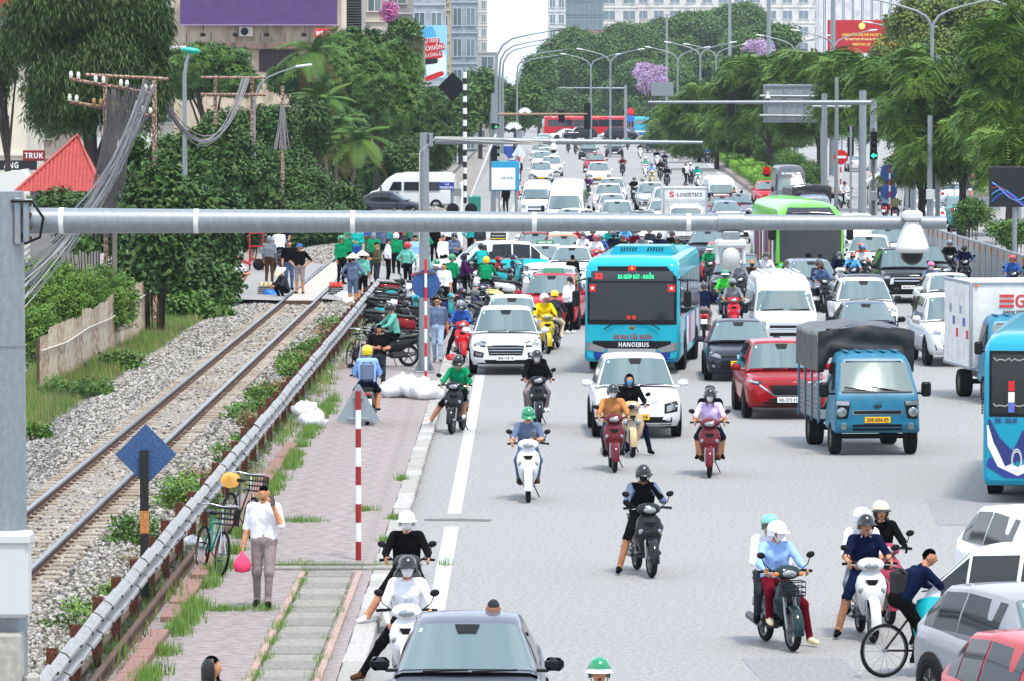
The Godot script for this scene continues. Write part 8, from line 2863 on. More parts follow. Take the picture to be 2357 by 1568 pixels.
# cars by the pixel column of the nose and its distance in metres
func C(label: String,type: String,face: String,col: Color,px: float,zf: float,yaw:=0.0,opts:={}) -> Node3D:
	var nose:=Vector3((px - CX)*zf/FO,0,-zf)
	var d:=Vector3(sin(deg_to_rad(yaw)),0,cos(deg_to_rad(yaw)))
	return car(label,type,face,col,nose - d*CARS[type].L/2,yaw,opts)

func lane(px: float,zf: float) -> Vector3: return Vector3((px - CX)*zf/FO,0,-zf)

func traffic() -> void:
	var w:=WHITE
	var bk:=Color(0.09,0.095,0.11)
	var gy:=Color(0.4,0.42,0.46)
	var rd:=Color(0.55,0.04,0.07)
	var bl:=Color(0.14,0.15,0.2)
	C("dark grey sedan passing the kerb with a long pale sticker strip","sedan","low",Color(0.34,0.36,0.41),1065,51.2,-1,{mir=bk})
	C("silver grey hatchback beside the cyclist","hatch","low",Color(0.55,0.56,0.58),2600,54.0,22)
	C("red hatchback in front of the silver grey hatchback","hatch","low",Color(0.66,0.16,0.19),2660,49.0,18)
	C("white and turquoise taxi turning across beside the silver hatchback","suv","thin",w,2935,58.4,62,{rear=TEAL})
	C("white car with round stickers behind the turquoise taxi","hatch","low",w,2560,64.6,16)
	C("white suv with chrome barred grille at the kerb","suv","wide",w,1164,122.4,0,{plate="90A-114 14"})
	C("white electric suv with thin light bar before the blue bus","suv","thin",w,1470,100.2,1,{plate="30K-24",yellow=true})
	C("red suv with black shield grille beside the canvas truck","suv","shield",rd,1815,106,2,{plate="30L-573 01"})
	C("black sedan with yellow plate behind the red suv","sedan","low",bl,1705,119.7,-1,{plate="29K",yellow=true})
	C("white car with tinted screen behind the white kerb suv","hatch","low",w,1178,133,0,{mir=bk})
	C("red taxi suv stopped beside the kerb scooters","suv","low",Color(0.68,0.1,0.16),1258,145,-6,{sign="",signcol=Color(0.3,0.6,0.5)})
	C("white hatchback tucked behind the red taxi suv","hatch","thin",w,1272,155,-4)
	C("white taxi with a green roof sign","hatch","low",w,1256,177,0,{sign="GRAB TAXI",signcol=Color(0.05,0.45,0.3)})
	C("white and turquoise suv crossing side on behind the black banner","suv","thin",w,990,178,-86,{rear=TEAL})
	C("red taxi with a black roof rack behind the green sign taxi","hatch","low",rd,1233,192,0,{rack=1})
	C("orange hatchback beside the taxi with the roof rack","hatch","low",Color(0.8,0.4,0.1),1305,189,4)
	C("white sedan behind the green sign taxi","sedan","low",w,1312,176,-3)
	C("white sedan nosing out behind the blue bus","sedan","low",w,1385,168,-12)
	C("black suv with broad grille behind the blue bus","suv","wide",Color(0.16,0.17,0.2),1695,162,-4)
	C("red car behind the black broad grille suv","hatch","low",Color(0.7,0.08,0.13),1662,180,-4)
	C("dark blue sedan behind the red car in the queue","sedan","low",Color(0.2,0.23,0.3),1630,196,-2)
	C("grey suv in front of the green coach","suv","shield",Color(0.45,0.48,0.53),1880,157,3)
	C("white suv with black mirrors behind the canvas truck","suv","wide",w,2000,141,1,{mir=bk})
	C("dark blue sedan close behind the canvas truck","sedan","low",Color(0.3,0.33,0.4),2008,130,1,{mir=bk})
	C("black roofed sedan behind the white black mirrored suv","sedan","low",bk,2003,149,1)
	C("black off road suv with barred chrome grille","big","bars",Color(0.07,0.07,0.09),2092,163,1,{plate="30E-833.71"})
	C("white sedan beside the delivery box truck","sedan","low",w,2208,150,4)
	C("black suv half hidden behind the barred grille suv","suv","wide",bk,2140,172,4)
	C("white suv with wide dark screen beside the green coach","suv","shield",w,1998,183,-6)
	C("second white suv behind the wide screened one","suv","thin",w,2045,194,-4)
	C("white suv half hidden by the delivery box truck","big","bars",w,2222,126,3)
	C("white sedan turning out below the white minibus","sedan","thin",w,1262,232,-32)
	C("white taxi with a yellow roof sign under the arm","sedan","low",w,1198,214,-60,{sign="",signcol=Color(0.9,0.75,0.05)})
	C("white electric car beside the white minibus","suv","thin",w,1422,240,0)
	C("white suv behind the electric car in the queue","suv","low",w,1400,282,-2)
	C("white hatchback peeping past the queue beside the road","hatch","low",w,1412,262,2)
	C("white mpv at the tail of the queue","suv","thin",w,1408,300,-2)
	C("black car in the queue beside the logistics truck","sedan","low",bk,1467,226,-6)
	C("white hatchback ahead of the black queue car","hatch","thin",w,1512,218,-10)
	C("silver suv in the queue behind the logistics truck","suv","low",Color(0.7,0.72,0.75),1500,286,0)
	C("white suv in the queue behind the logistics truck","suv","thin",w,1540,272,2)
	C("white sedan ahead of the silver queue suv","sedan","low",w,1530,250,2)
	C("white mpv behind the logistics truck roof","suv","low",w,1580,262,2)
	C("red taxi with a roof rack in front of the white van","hatch","low",rd,1665,258,0,{rack=1})
	C("lilac grey sedan beside the logistics truck","sedan","low",Color(0.55,0.57,0.68),1678,247,2)
	C("grey sedan behind the lilac grey sedan","sedan","low",gy,1706,264,2)
	C("white sedan under the arm next to the coach","sedan","low",w,1700,226,8)
	C("red car beside the dark minibus","hatch","low",Color(0.75,0.1,0.16),1772,298,2)
	C("white car beside the green coach roof","suv","low",w,1985,214,2)
	C("white electric car parked first in the kerb row","suv","thin",w,1246,366,0,{yellow=true})
	C("white electric car alongside the first parked one","suv","thin",w,1270,395,0)
	for q in [[1247,425],[1258,452],[1243,478],[1256,510],[1248,545],[1252,585]]:
		C("white car waiting in the row along the far kerb","suv",["thin","low"][int(q[1]) % 2],Color(0.85,0.88,0.89),q[0],q[1],0,{group="cars queued along the far kerb"})
	C("white electric car driving in the open middle lane","suv","thin",w,1380,363,1,{yellow=true})
	C("red car following the white car in the middle lane","suv","low",Color(0.65,0.12,0.16),1371,412,1)
	C("black car approaching below the signal arm","suv","wide",bk,1354,487,0)
	C("black suv with round badge below the signal arm","suv","shield",bk,1415,505,0)
	C("black suv crossing side on before the red coach","big","bars",bk,1295,668,-80)
	C("black mpv crossing side on before the blue bus","big","wide",Color(0.12,0.1,0.14),1470,666,80)
	C("white car crossing between the two black ones","hatch","low",w,1385,676,-70)
	C("blue and white police car before the red coach","sedan","low",w,1265,676,-75)
	for q in [[2200,300,8,w,"white sedan driving away beyond the thick tree trunk"],[2180,262,186,Color(0.3,0.5,0.5),"white and turquoise taxi behind the thick tree trunk"],[2120,255,182,w,"white car behind the control box pole"],[1965,420,182,Color(0.75,0.75,0.76),"pale pickup on the far carriageway behind the signals"],[2090,205,178,w,"white saloon roof beyond the barrier top"]]:
		C(q[4],"sedan","low",q[3],q[0],q[1],q[2] if q[2] > 90 else 172)
	# vans
	van("silver minibus with chrome grille in the middle of the queue","low",Color(0.75,0.77,0.78),lane(1808,131) - Vector3(0,0,2.55),1)
	van("tall white minibus with teal front lettering at the junction","high",w,lane(1308,240) - Vector3(0,0,2.55),-4)
	van("white van behind the rack taxi","low",w,lane(1660,275) - Vector3(0,0,2.55),4)
	var dv:=van("dark grey minibus with white lettering over the screen","high",Color(0.3,0.31,0.34),lane(1822,285) - Vector3(0,0,2.55),2)
	text(dv,"XE PHƯỢT HỌC",Vector3(0,2.24,1.4),1.2,0.17,mat(WHITE),0,0,true,-28)
	van("white van beside the scooter couple at the kerb","low",w,lane(1238,262) - Vector3(0,0,2.55),-2)
	var sv:=van("silver van crossing side on behind the gantry post","low",Color(0.78,0.79,0.8),Vector3(-5.9,0.1,-283),-95)
	C("black sedan crossing side on in front of the silver van","sedan","low",Color(0.2,0.22,0.27),985,272,82)
	# trucks
	truck("light blue truck with black canvas cover",Color(0.08,0.42,0.54),"tarp",lane(2022,95.6),5,{badge="KIA",plate="29E-694.05"})
	truck("light blue truck with white delivery box",Color(0.1,0.46,0.58),"express",lane(2362,111),6)
	truck("white truck with logistics lettering on its box",WHITE,"logistics",lane(1580,217),0)
	truck("truck with dark canvas cover behind the green coach",Color(0.5,0.55,0.65),"tarp",lane(1880,236),6)
	# buses
	bus("turquoise city bus on route 32 with blue bumper","city",Color(0.1,0.62,0.7),lane(1455,123),-5.5,9.6)
	bus("green coach with black head panel and printed sides","green",Color(0.38,0.75,0.2),lane(1866,172),2.5,10.5)
	bus("turquoise bus with swirling blue and white livery at the frame edge","corner",Color(0.1,0.55,0.66),lane(2425,84.5),-9,9.0)
	bus("far turquoise bus seen from behind","rear",Color(0.15,0.6,0.72),lane(1478,700),4,9.0)
	var rc:=bus("red coach crossing side on at the far junction","coach",Color(0.7,0.06,0.1),lane(1250,722) + Vector3(0,0,3),-82,12.6)

# [px,py,yaw,bike kind,colour,bike label,riders...]
func riders() -> void:
	var w:=WHITE
	var bk:=Color(0.08,0.08,0.09)
	var mr:=Color(0.36,0.04,0.1)
	for q in [
		[1216,1157,0,"scooter",w,"white scooter ridden by the man holding a phone",["man in blue t-shirt and green helmet looking at his phone","ride phonea near","slate skin denim denim brown helm:green brim:green phone"]],
		[1415,1088,2,"scooter",mr,"maroon scooter beside the beige one",["rider in tan jacket with sunglasses and white mask","ride near","tan tan dgrey dgrey black helm:black mask:white shades"]],
		[1456,1053,4,"vespa",Color(0.72,0.62,0.48),"beige scooter just behind the maroon one",["rider in black hooded jacket with light blue mask","ride foota near","black black navy navy black hood:navy mask:sky"]],
		[1633,1100,-3,"scooter",mr,"maroon scooter with shopping bags and a child behind",["woman in lilac t-shirt with white mask and black helmet","ride near","lilac skin black skin brown helm:black mask:white long"],["child with dark cap riding behind the woman in lilac","ride pillion aside","black skin navy skin black cap:dgrey"]],
		[1500,1330,9,"scooter",bk,"black scooter in the open middle of the road",["man in black vest and blue sleeves touching his face mask","ride facea footb near","black black black skin black upper:slate helm:black glove:black mask:black"]],
		[1240,985,3,"scooter",bk,"black scooter carrying two people in front of the kerb suv",["rider in black hooded jacket and white mask","ride near","black black khaki khaki white helm:black mask:white"],["passenger in white cap behind the black hooded rider","ride pillion aside","black black khaki khaki white helm:white mask:black"]],
		[1040,1000,-10,"scooter",bk,"black scooter stopped by the kerb stones",["delivery rider in green jacket looking down at the kerb","ride kerbb down near","green green black skin white helm:black mask:white"]],
		[1825,1500,14,"cub",Color(0.08,0.16,0.18),"dark green scooter with wire front basket",["woman in light blue shirt with white helmet","ride foota aside near","lblue lblue maroon maroon cream helm:white mask:white brim:cream"],["passenger in white shirt behind the woman in blue","ride pillion near","white white dgrey dgrey black helm:mint"]],
		[2010,1480,4,"scooter",Color(0.8,0.8,0.8),"silver white scooter beside the cyclist",["man in navy polo shirt and black helmet on silver scooter","ride footb near","navy skin navy skin black helm:black collar:white"],["passenger in white helmet hidden behind the polo rider","ride pillion aside","white skin grey grey black helm:white"]],
		[2048,1440,6,"scooter",Color(0.6,0.2,0.3),"dark pink scooter behind the silver scooter",["rider in black hood under a cream helmet","ride near","black black black black black helm:cream hood:black glove:black"]],
		[935,1606,0,"scooter",w,"white scooter waiting at the kerb beside the grey sedan",["man in white shirt and black helmet with one foot on kerb","ride kerbb lapb near","white white black black brown helm:black mask:white collar:lblue"]],
		[938,1470,2,"scooter",Color(0.16,0.17,0.18),"dark grey scooter waiting behind the white kerb scooter",["rider in black jacket and white helmet with bare legs","ride kerbb near","black black black skin white helm:white mask:white brim:white"]],
		[1135,1724,0,"scooter",bk,"black scooter hidden behind the grey sedan",["grey haired rider in plaid shirt and blue mask","ride down near","maroon maroon navy navy black mask:sky hair:dgrey"]],
		[1382,1915,0,"scooter",bk,"scooter below the frame under the green helmet",["rider in green and white delivery helmet","ride near","green green black black black helm:green brim:white"]],
		[1262,815,8,"scooter",Color(0.75,0.65,0.1),"yellow and black scooter beside the kerb suv",["rider in yellow raincoat and white helmet","ride aside","yellow yellow khaki khaki white helm:white"]],
		[1284,800,172,"scooter",bk,"black scooter beside the yellow raincoat rider",["rider in black jacket and yellow helmet checking a phone","ride down phonea","dgrey dgrey cream cream white helm:yellow brim:yellow"]],
		[1066,836,6,"scooter",RED,"red scooter squeezed between kerb and white suv",["rider in blue jacket and silver helmet holding a phone","ride phonea footb","blue blue black black black helm:grey mask:sky"]],
		[1690,770,2,"scooter",Color(0.7,0.08,0.12),"red and white scooter beside the silver minibus",["man in grey polo shirt and silver helmet","ride foota","grey skin navy navy black helm:grey mask:black"]],
		[1673,745,2,"scooter",bk,"black scooter behind the red and white one",["delivery rider in bright green jacket and green helmet","ride","lime lime denim denim black helm:green brim:white mask:dgrey"]],
		[1704,715,0,"scooter",bk,"black scooter in front of the black broad grille suv",["rider in grey check shirt with white helmet","ride","grey grey black black black helm:white mask:white"],["bare headed man behind the check shirt rider","ride pillion","slate slate navy navy black"]],
		[1735,712,2,"scooter",Color(0.3,0.2,0.15),"brown scooter beside the silver minibus roof",["rider in brown jacket and tan cap","ride","brown brown dgrey dgrey black cap:tan mask:black"]],
		[1765,692,0,"scooter",bk,"black scooter by the green coach corner",["rider in white shirt with black helmet and mask","ride","white white black black black helm:black mask:white"]],
		[2130,803,0,"scooter",Color(0.35,0.65,0.8),"light blue scooter in the gap before the white sedan",["woman in purple jacket with black helmet and mask","ride","purple purple black black black helm:black mask:white"]],
		[1902,720,10,"scooter",bk,"black scooter beside the silver minibus flank",["rider in denim jacket and brown cap","ride","denim denim navy navy brown cap:brown mask:black"],["passenger in dark helmet behind the denim rider","ride pillion aside","dgrey dgrey black black black helm:dgrey"]],
		[1935,690,0,"vespa",w,"white scooter with round shield beside the dark sedan",["rider in navy hooded jacket and white mask","ride","navy navy navy navy black helm:dgrey hood:navy mask:white"]],
		[1966,690,2,"scooter",bk,"black scooter next to the white round shield scooter",["rider in light blue t-shirt with black mask","ride","sky skin navy navy black mask:black"]],
		[1990,670,2,"scooter",bk,"dark scooter behind the light blue t-shirt rider",["rider in white jacket with blue helmet","ride","white white black black black helm:blue"],["passenger in orange behind the white jacket rider","ride pillion","orange orange black black black helm:orange"]],
		[1925,665,0,"scooter",mr,"scooter in front of the green coach bumper",["rider in brown top and white mask by the coach","ride","brown brown black black black helm:grey mask:white"]],
		[2142,720,-6,"scooter",RED,"red scooter beside the barred grille suv",["woman in grey tank top with pink cap and white mask","ride","slate skin black black black helm:pink mask:white"]],
		[2188,655,-2,"scooter",bk,"black and white scooter along the hoarding",["man in black t-shirt with blue helmet by the hoarding","ride","black skin navy navy black helm:slate"]],
		[2222,668,-2,"scooter",bk,"black scooter behind the white sedan roof",["rider in blue and black jacket with black helmet","ride","navy blue black black black helm:black mask:black"]],
		[2335,700,0,"scooter",bk,"scooter hidden behind the delivery box",["man in blue shirt with red helmet by the hoarding","ride","blue blue navy navy black helm:red"]],
		[1635,672,0,"scooter",bk,"black scooter between the blue bus and the red car",["delivery rider in green jacket beside the red car","ride","green green black black black helm:green brim:white"]],
		[1620,775,178,"scooter",RED,"red scooter riding away along the blue bus flank",["rider in navy jacket seen past the blue bus","ride","navy navy khaki khaki brown helm:dgrey"]],
		[1862,575,0,"scooter",bk,"scooter in front of the coach wheel",["rider in grey beside the green coach","ride","grey grey black black black helm:grey"]],
		[1372,640,0,"scooter",RED,"scooter hidden behind the blue bus roof",["rider in red helmet peeping over the blue bus","ride","white white black black black helm:red"]],
	]:
		var rs:=[]
		for i in range(6,q.size()): rs.append(q[i])
		moto(q[5],q[3],q[4],q[0],q[1],q[2],rs)
	# the crowd of scooters waiting behind the blue bus: [px of the head,distance,look]
	var crowd:=[[1342,189,"white white black black black helm:black mask:white"],[1365,194,"purple purple navy navy black helm:dgrey"],[1382,187,"blue blue black black black helm:grey"],[1403,197,"teal teal black black black helm:sky"],[1413,190,"navy yellow black black black helm:navy mask:black"],[1432,186,"black black black black black helm:black"],[1440,199,"sky sky navy navy black helm:grey mask:white"],[1462,193,"maroon lilac black black black helm:black mask:white"],[1478,188,"grey grey black black black helm:white mask:white"],[1495,196,"dgrey dgrey black black black helm:dgrey"],[1518,189,"navy navy black black black helm:black mask:black"],[1548,191,"black skin black black black helm:black"],[1560,184,"green green black black black helm:dgrey"],[1330,197,"red red black black black helm:red"]]
	var i:=0
	for q in crowd:
		var wd: PackedStringArray=String(q[2]).split(" ")
		var hl: String=String(wd[5]).split(":")[1]
		moto_at("scooter in the crowd waiting behind the blue bus",["scooter","scooter","vespa"][i % 3],[bk,w,RED,Color(0.2,0.3,0.5)][i % 4],lane(q[0],q[1]),rng.randf_range(-6,6),[["rider in %s top and %s helmet in the crowd behind the bus" % [{"dgrey": "dark grey"}.get(wd[0],wd[0]),{"dgrey": "dark grey"}.get(hl,hl)],"ride",q[2],"riders waiting behind the bus"]],"scooters waiting behind the bus")
		i += 1
	# far riders on the open road: [px,py,yaw,bike colour,looks]
	var far:=[[1433,405,0,bk,"maroon skin black black black helm:black"],[1500,425,2,Color(0.75,0.7,0.5),"lblue skin denim denim black helm:blue mask:sky"],[1486,408,-2,w,"mint skin black black black helm:white"],[1520,415,0,bk,"black black black black black hood:black"],[1512,385,2,w,"navy navy black black black helm:black"],[1530,392,0,bk,"navy skin black black black helm:dgrey"],[1474,365,0,w,"dgrey dgrey black black black helm:grey"],[1491,352,0,bk,"black black black black black helm:black"],[1555,365,4,w,"navy navy black black black helm:black"],[1628,376,8,bk,"blue blue navy navy black helm:black"],[1590,424,6,bk,"white white black black black helm:white"],[1605,432,4,w,"teal teal black black black helm:teal"],[1340,357,0,RED,"dgrey dgrey black black black helm:black"],[1325,356,0,bk,"olive olive black black black helm:black"],[1445,345,0,bk,"teal teal black black black helm:black"],[1308,352,0,bk,"black black black black black helm:grey"],[1525,300,180,RED,"pink pink black black black helm:white"],[1535,432,0,bk,"black black black black black helm:dgrey"]]
	var j:=0
	for q in far:
		var wd: PackedStringArray=String(q[4]).split(" ")
		var c:=P(q[0],q[1])
		moto_at("distant scooter on the open road toward the far junction",["scooter","vespa"][j % 2],q[3],c,q[2],[["distant rider in %s top on the open road" % {"dgrey": "dark grey","lblue": "pale blue"}.get(wd[0],wd[0]),"ride",q[4],"distant riders on the open road"]],"distant scooters on the open road")
		j += 1
	# riders in the queue further up and on the far carriageway
	var more:=[[1215,478,0,bk,"rider in navy jacket at the far kerb by the white van","navy navy black black black helm:dgrey"],[1232,462,0,TEAL,"rider in teal behind the navy jacket rider","teal teal black black black helm:black"],[1212,498,0,bk,"rider in black low beside the yellow signed taxi","black black black black black helm:black"],[1352,462,0,bk,"bare headed rider beside the tall white minibus","purple purple black black black"],[1462,468,4,bk,"rider in black beside the queue with an orange bag","black black black black black helm:black mask:white"],[1480,470,2,w,"rider in white beside the rider with orange bag","white white black black black helm:grey"],[1628,500,0,bk,"rider in dark blue beside the logistics truck","navy navy black black black helm:navy"],[1800,470,0,bk,"rider in white by the red car and dark minibus","white white black black black helm:black"],[1840,560,0,bk,"rider in blue between coach and truck","blue blue black black black helm:grey"],[2130,430,180,bk,"rider in white seen from behind on the far carriageway","white white black black black helm:cream"],[2155,432,180,bk,"rider in green seen from behind on the far carriageway","lime lime black black black helm:black"],[2240,440,180,RED,"rider in pink seen from behind on the far carriageway","pink pink black black black helm:red"],[2255,452,180,bk,"rider in brown with yellow helmet on the far carriageway","brown brown black black black helm:yellow"],[2252,400,180,w,"rider in cream seen from behind past the feathery tree","cream cream black black black helm:teal"],[2015,480,180,bk,"rider in navy hood behind the white railing","navy navy navy navy black hood:navy"],[2040,505,170,RED,"rider in blue check behind the white railing","slate slate navy navy black helm:red"],[2060,515,175,bk,"rider in olive jacket with white helmet by the railing","olive olive navy navy black helm:white"],[1955,480,20,w,"rider in white shirt bending by the railing end","white white black black black helm:black"],[2190,560,180,bk,"rider in blue jacket and blue cap behind the hoarding","sky sky navy navy black cap:blue"],[2020,330,180,RED,"distant rider in red on the far carriageway","red red black black black helm:white"],[2045,345,180,bk,"distant rider in navy on the far carriageway","navy navy black black black helm:navy"],[2070,350,180,w,"distant rider in grey on the far carriageway","grey grey black black black helm:dgrey"],[2000,320,180,bk,"distant rider in blue on the far carriageway","blue blue black black black helm:sky"],[1985,335,180,RED,"distant rider in white shirt on the far carriageway","white white black black black helm:red"],[2090,372,180,bk,"rider in pale shirt beside the signal posts","lblue lblue black black black helm:black"],[2060,385,180,bk,"rider in orange light vest beside the signal posts","orange orange navy navy black helm:white"]]
	for q in more:
		moto("scooter ridden by the " + q[4],"scooter",q[3],q[0],q[1],q[2],[[q[4],"ride",q[5]]])

func people() -> void:
	var h:=0.15
	person("man in white polo shirt walking while phoning","walk_phone",P(608,1400,h),-3,"white skin khaki khaki black collar:white phone","",1.02)
	var bag:=MB.new()
	bag.lathe([Vector2(0.0,0.0),Vector2(0.1,0.02),Vector2(0.13,0.1),Vector2(0.09,0.2),Vector2(0.03,0.27),Vector2(0.02,0.3)],Transform3D(Basis.from_scale(Vector3(1,1,0.6)),Vector3.ZERO),14)
	one("plastic_bag",bag,mat(Color(0.9,0.25,0.42),0.35),"pink plastic bag hanging from the phoning man's hand","bag",P(608,1400,h) + Vector3(-0.3,0.5,0.1))
	person("young man in blue grey t-shirt walking by the gantry post","walk",P(1007,836,h),-4,"slate skin pale pale grey shades","",1.03)
	person("woman with long dark hair at the bottom of the pavement","walk",Vector3((480 - CX)*46.6/FO,0.15,-46.6),75,"dgrey skin black black black long")
	person("woman in black lace top looking at her phone","stand_hold",P(872,905,h),8,"black skin dgrey dgrey white long","",0.97)
	person("man in white shirt and black cap standing beside the bus","stand_hold",P(1310,768),50,"white white black black white cap:black mask:white")
	person("man in black printed t-shirt walking before the white sedan","walk",P(1318,700),200,"black skin black black black")
	person("figure in dark hooded coat pushing a scooter by the banner","stand_reach",P(1068,700,h),95,"purple purple black black black hood:navy mask:black")
	# crossing crowd
	var hc:=0.52
	for q in [[690,678,-12,"stand_hip","man in black printed t-shirt and blue white cap on the crossing","black skin khaki skin black cap:blue",hc],[665,668,15,"stand","man in black t-shirt and jeans beside the cap wearer","black skin denim denim black",hc],[620,655,170,"stand","woman in grey hooded top and patterned trousers with bags","grey grey brown brown black hood:grey",hc],[812,708,175,"stand_hip","man in conical hat and shorts seen from behind by guard rail","slate slate slate skin black hat:cream",0.3],[834,700,170,"stand","man in mint t-shirt and conical hat beside the shorts wearer","mint skin black skin black hat:cream",0.3],[868,668,-70,"stand_hold","man in olive shirt leaning over the guard rail","olive olive dgrey dgrey black",0.3],[860,640,165,"stand","delivery man in grey sleeves and green vest","green grey dgrey dgrey black hood:grey",0.3],[800,640,60,"stand_look","delivery rider in green jacket and helmet at the crossing edge","green green black black black helm:green",hc],[822,625,-20,"stand_hold","man in teal jacket holding a yellow bag at the crossing","teal teal blue blue black",hc],[848,598,20,"stand_hip","man with a blue jacket pulled over his head","blue blue olive olive black hood:blue",hc],[912,640,190,"stand","delivery man in green jacket and white helmet from behind","green green black black black helm:white",h],[938,668,150,"stand_hip","delivery man in mint shirt and red helmet among scooters","mint mint black black black helm:red",h],[955,645,30,"stand_look","man in pale blue shirt beside the red helmet man","lblue lblue white white black",h],[918,590,10,"stand","woman in red check shirt by the far rails","red red black black black",hc],[960,612,-15,"stand","woman in grey hooded shirt with white mask","grey grey black black black hood:grey mask:white",h],[1005,720,12,"stand_hold","man in blue shirt with green white helmet by the sign","slate slate black black black helm:green brim:white",h],[1022,728,-20,"stand","man in white t-shirt and black shorts with plastic bag","white skin black skin black",h],[1000,610,0,"stand","young man in black printed t-shirt behind the gantry post","black skin black black black",h],[1030,598,180,"stand","person in dark helmet seen from behind near the rails","white white black black black helm:black",h],[1020,645,40,"stand","woman with tied black hair beside the crossing suv","white white black black black",h],[1105,612,20,"stand","man in glasses standing behind the black banner","dgrey skin black black black shades",h],[1188,440,0,"stand","man in white shirt on the far kerb by the striped post","white white navy navy black",h],[1195,418,0,"stand","woman in black on the far kerb beyond the striped post","black black navy navy black long",h],[1164,490,200,"stand","figure in black by the teal bordered board","black black black black black",h],[1690,500,-70,"walk","man in brown shirt walking between queued cars","brown brown dgrey dgrey black pack:black",0.0],[1578,428,130,"walk","young man with backpack crossing the open road","white white black black black pack:black",0.0],[1765,432,10,"stand","woman in red and black at the median hedge","red black black black black hood:black",0.3],[920,440,10,"stand","person in dark clothes by the trees near the far rails","black maroon black black black",0.3],[548,660,60,"squat","man in white t-shirt squatting at the bush edge","white skin navy skin black",hc]]:
		person(q[4],q[3],P(q[0],q[1],q[6]),q[2],q[5])
	var crowd:=[[785,655,40],[806,610,150],[880,615,-30],[893,655,100],[905,610,200],[930,625,60],[945,600,10],[975,625,170],[985,690,-80],[1045,640,20],[1058,618,100],[1085,600,190],[870,590,0],[1040,705,150]]
	for k in crowd.size():
		var q: Array=crowd[k]
		var c: String=["green","mint","slate","white","teal","dgrey","green"][k % 7]
		var hm: String=["helm:green","","helm:black","cap:navy","helm:white","","helm:green"][k % 7]
		person("bystander in %s top %s in the crossing crowd" % [{"dgrey": "dark grey","slate": "blue grey"}.get(c,c),"and " + hm.get_slice(":",1) + (" cap" if "cap" in hm else " helmet") if hm else "with bare head"],["stand","stand_hold","stand_look","stand_hip"][k % 4],P(q[0],q[1],0.5 if q[0] < 860 else h),q[2],("%s %s black black black %s" % [c,c,hm]).strip_edges(),"bystanders in the crossing crowd")
	var vend:=P(652,690,0.4)
	person("street vendor in conical hat squatting beside the rails","squat",vend,-60,"dgrey dgrey black black black hat:cream")
	for q in [[612,688,"black wire basket of goods beside the squatting vendor",Color(0.06,0.06,0.06),0.36],[773,688,"black basket of red fruit by the guard rail",Color(0.06,0.06,0.06),0.34],[900,705,"black basket of green pomelos at the guard rail end",Color(0.06,0.06,0.06),0.34]]:
		var t:=thing("vendor_basket",q[2],"basket",P(q[0],q[1],0.35))
		var m:=MB.new()
		for y in 6: m.box(Vector3(0,0.04 + y*0.065,0),Vector3(q[4]*1.5,0.035,q[4]*1.1),0.01)
		part(t,"basket_body",m,mat(q[3],0.6))
		for k in 9:
			var f:=MB.new()
			f.ell(Vector3((k % 3 - 1)*0.15,0.44 + (k/3) % 2*0.06,(k/3 - 1)*0.12),Vector3.ONE*0.075,Basis.IDENTITY,8,6)
			part(t,"fruit",f,mat([Color(0.7,0.65,0.5),Color(0.8,0.2,0.1),Color(0.3,0.42,0.12)][["vendor","red","green"].find("vendor" if "vendor" in q[2] else ("red" if "red" in q[2] else "green"))],0.5))
	litter("bright blue plastic bag beside the squatting vendor",P(628,690,0.35),0.28,Color(0.05,0.4,0.75))
	litter("white sack standing by the red fruit basket",P(792,695,0.3),0.28,WHITE)
	litter("white carrier bag hung on the shorts wearer's back",P(803,700,1.35) + Vector3(0,0,0.2),0.16,Color(0.85,0.82,0.75))
	# vendor's red hand cart
	var ct:=thing("hand_cart","red metal hand cart at the edge of the bushes","cart",P(590,622,0.52))
	var cm:=MB.new()
	for q in [[-0.25,0.0],[0.25,0.0]]: cm.box(Vector3(q[0],0.75,0),Vector3(0.06,1.5,0.06))
	for y in [0.4,0.9,1.4]: cm.box(Vector3(0,y,0),Vector3(0.5,0.06,0.05))
	cm.box(Vector3(-0.45,0.35,0.1),Vector3(0.6,0.08,0.6),0.01,Basis.from_euler(Vector3(0,0,-0.5)))
	part(ct,"frame",cm,mat(Color(0.65,0.06,0.08),0.5))
	part(ct,"wheel",disc(0.22,0.08,Vector3(0.1,0.22,0.2)),RUBBER)
	moto_at("black scooter of the helmeted man on the crossing","scooter",Color(0.1,0.1,0.11),P(640,625,hc),200,[["man in white t-shirt and black helmet on a scooter at crossing","ride","white skin navy navy black helm:black"]])
	person("man in navy t-shirt and mask behind the crossing scooter","stand_look",P(660,605,hc),-60,"navy skin denim denim black mask:white")
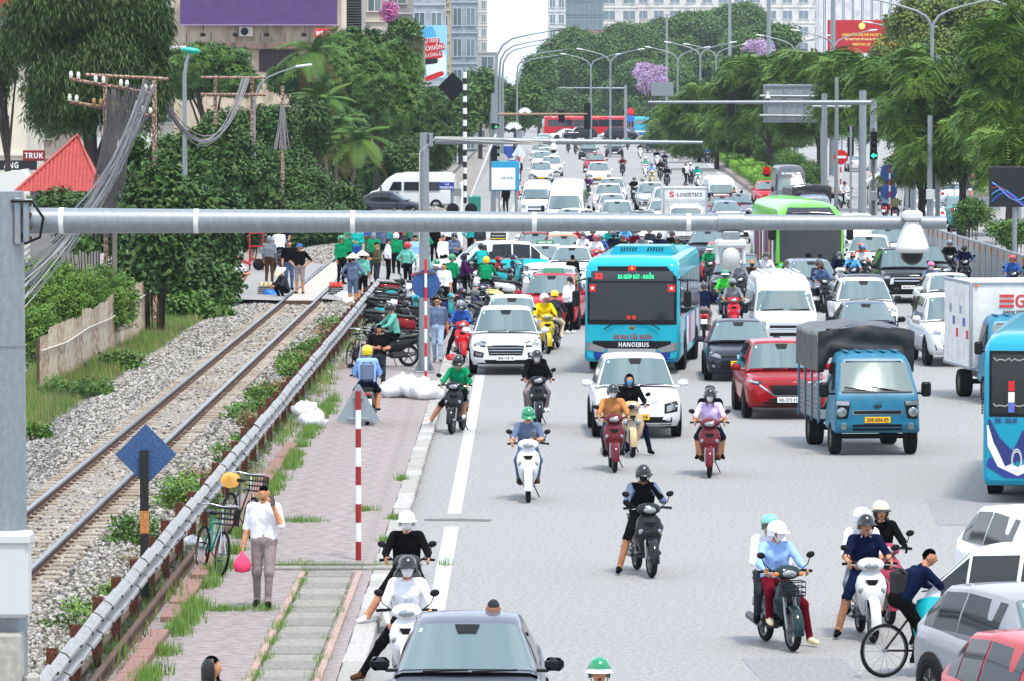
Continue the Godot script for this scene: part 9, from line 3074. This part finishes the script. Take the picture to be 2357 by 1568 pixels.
	# parked scooters along the guard rail end
	var cols:=[Color(0.08,0.08,0.09),Color(0.1,0.6,0.62),Color(0.5,0.05,0.07),Color(0.85,0.85,0.86),Color(0.1,0.12,0.3),Color(0.07,0.07,0.07)]
	var i:=0
	for q in [[905,780,100],[930,765,105],[955,790,95],[920,740,110],[950,735,95],[900,720,100],[985,745,100],[1010,760,85],[930,705,100],[965,700,95],[1035,745,80],[1062,670,60],[1150,690,70],[1170,672,75],[1130,660,60],[1185,700,80],[1105,735,20],[1120,760,10],[895,745,95],[940,720,100],[1000,720,90],[1075,700,70],[1160,655,60],[975,765,98]]:
		moto_at("parked %s scooter in the huddle at the guard rail end" % ["black","turquoise","dark red","white","navy","black"][i % 6],["scooter","cub","vespa"][i % 3],cols[i % 6],P(q[0],q[1],h),q[2] + rng.randf_range(-12,12),[],"parked scooters by the guard rail end")
		i += 1
	moto_at("black motorbike with the mint jacket rider by the guard rail","scooter",cols[0],P(890,845,h),-70,[["delivery man in mint jacket seated sideways by the guard rail","ride kerbb down","mint mint black black white helm:black"]])
	moto_at("scooter riding away on the pavement behind triangular sign","scooter",Color(0.2,0.3,0.28),P(845,975,h),182,[["rider in light blue shirt and blue helmet riding away","ride","sky skin black skin black helm:sky brim:sky"],["passenger in pale shirt and yellow helmet riding away","ride pillion","lblue lblue navy skin black helm:yellow brim:yellow pack:slate"]])
	moto_at("dark scooter with rider in turquoise jacket by the banner","scooter",cols[0],P(1105,665,h),200,[["delivery rider in turquoise jacket beside the black banner","ride","teal teal black black black helm:black"]])
	moto_at("scooter with rider in green jacket and yellow helmet","scooter",cols[3],P(1120,705,h),175,[["rider in green jacket and yellow helmet beside the kerb cars","ride","green green black black black helm:yellow brim:yellow"]])
	# cyclist
	var cb:=bicycle("black mountain bicycle ridden beside the silver hatchback",P(2118,1556),112,Color(0.12,0.05,0.06),"mountain_bicycle",0.0,false)
	person("young cyclist in navy tracksuit with a backpack","cycle",cb.position,112,"navy navy black black white pack:black")
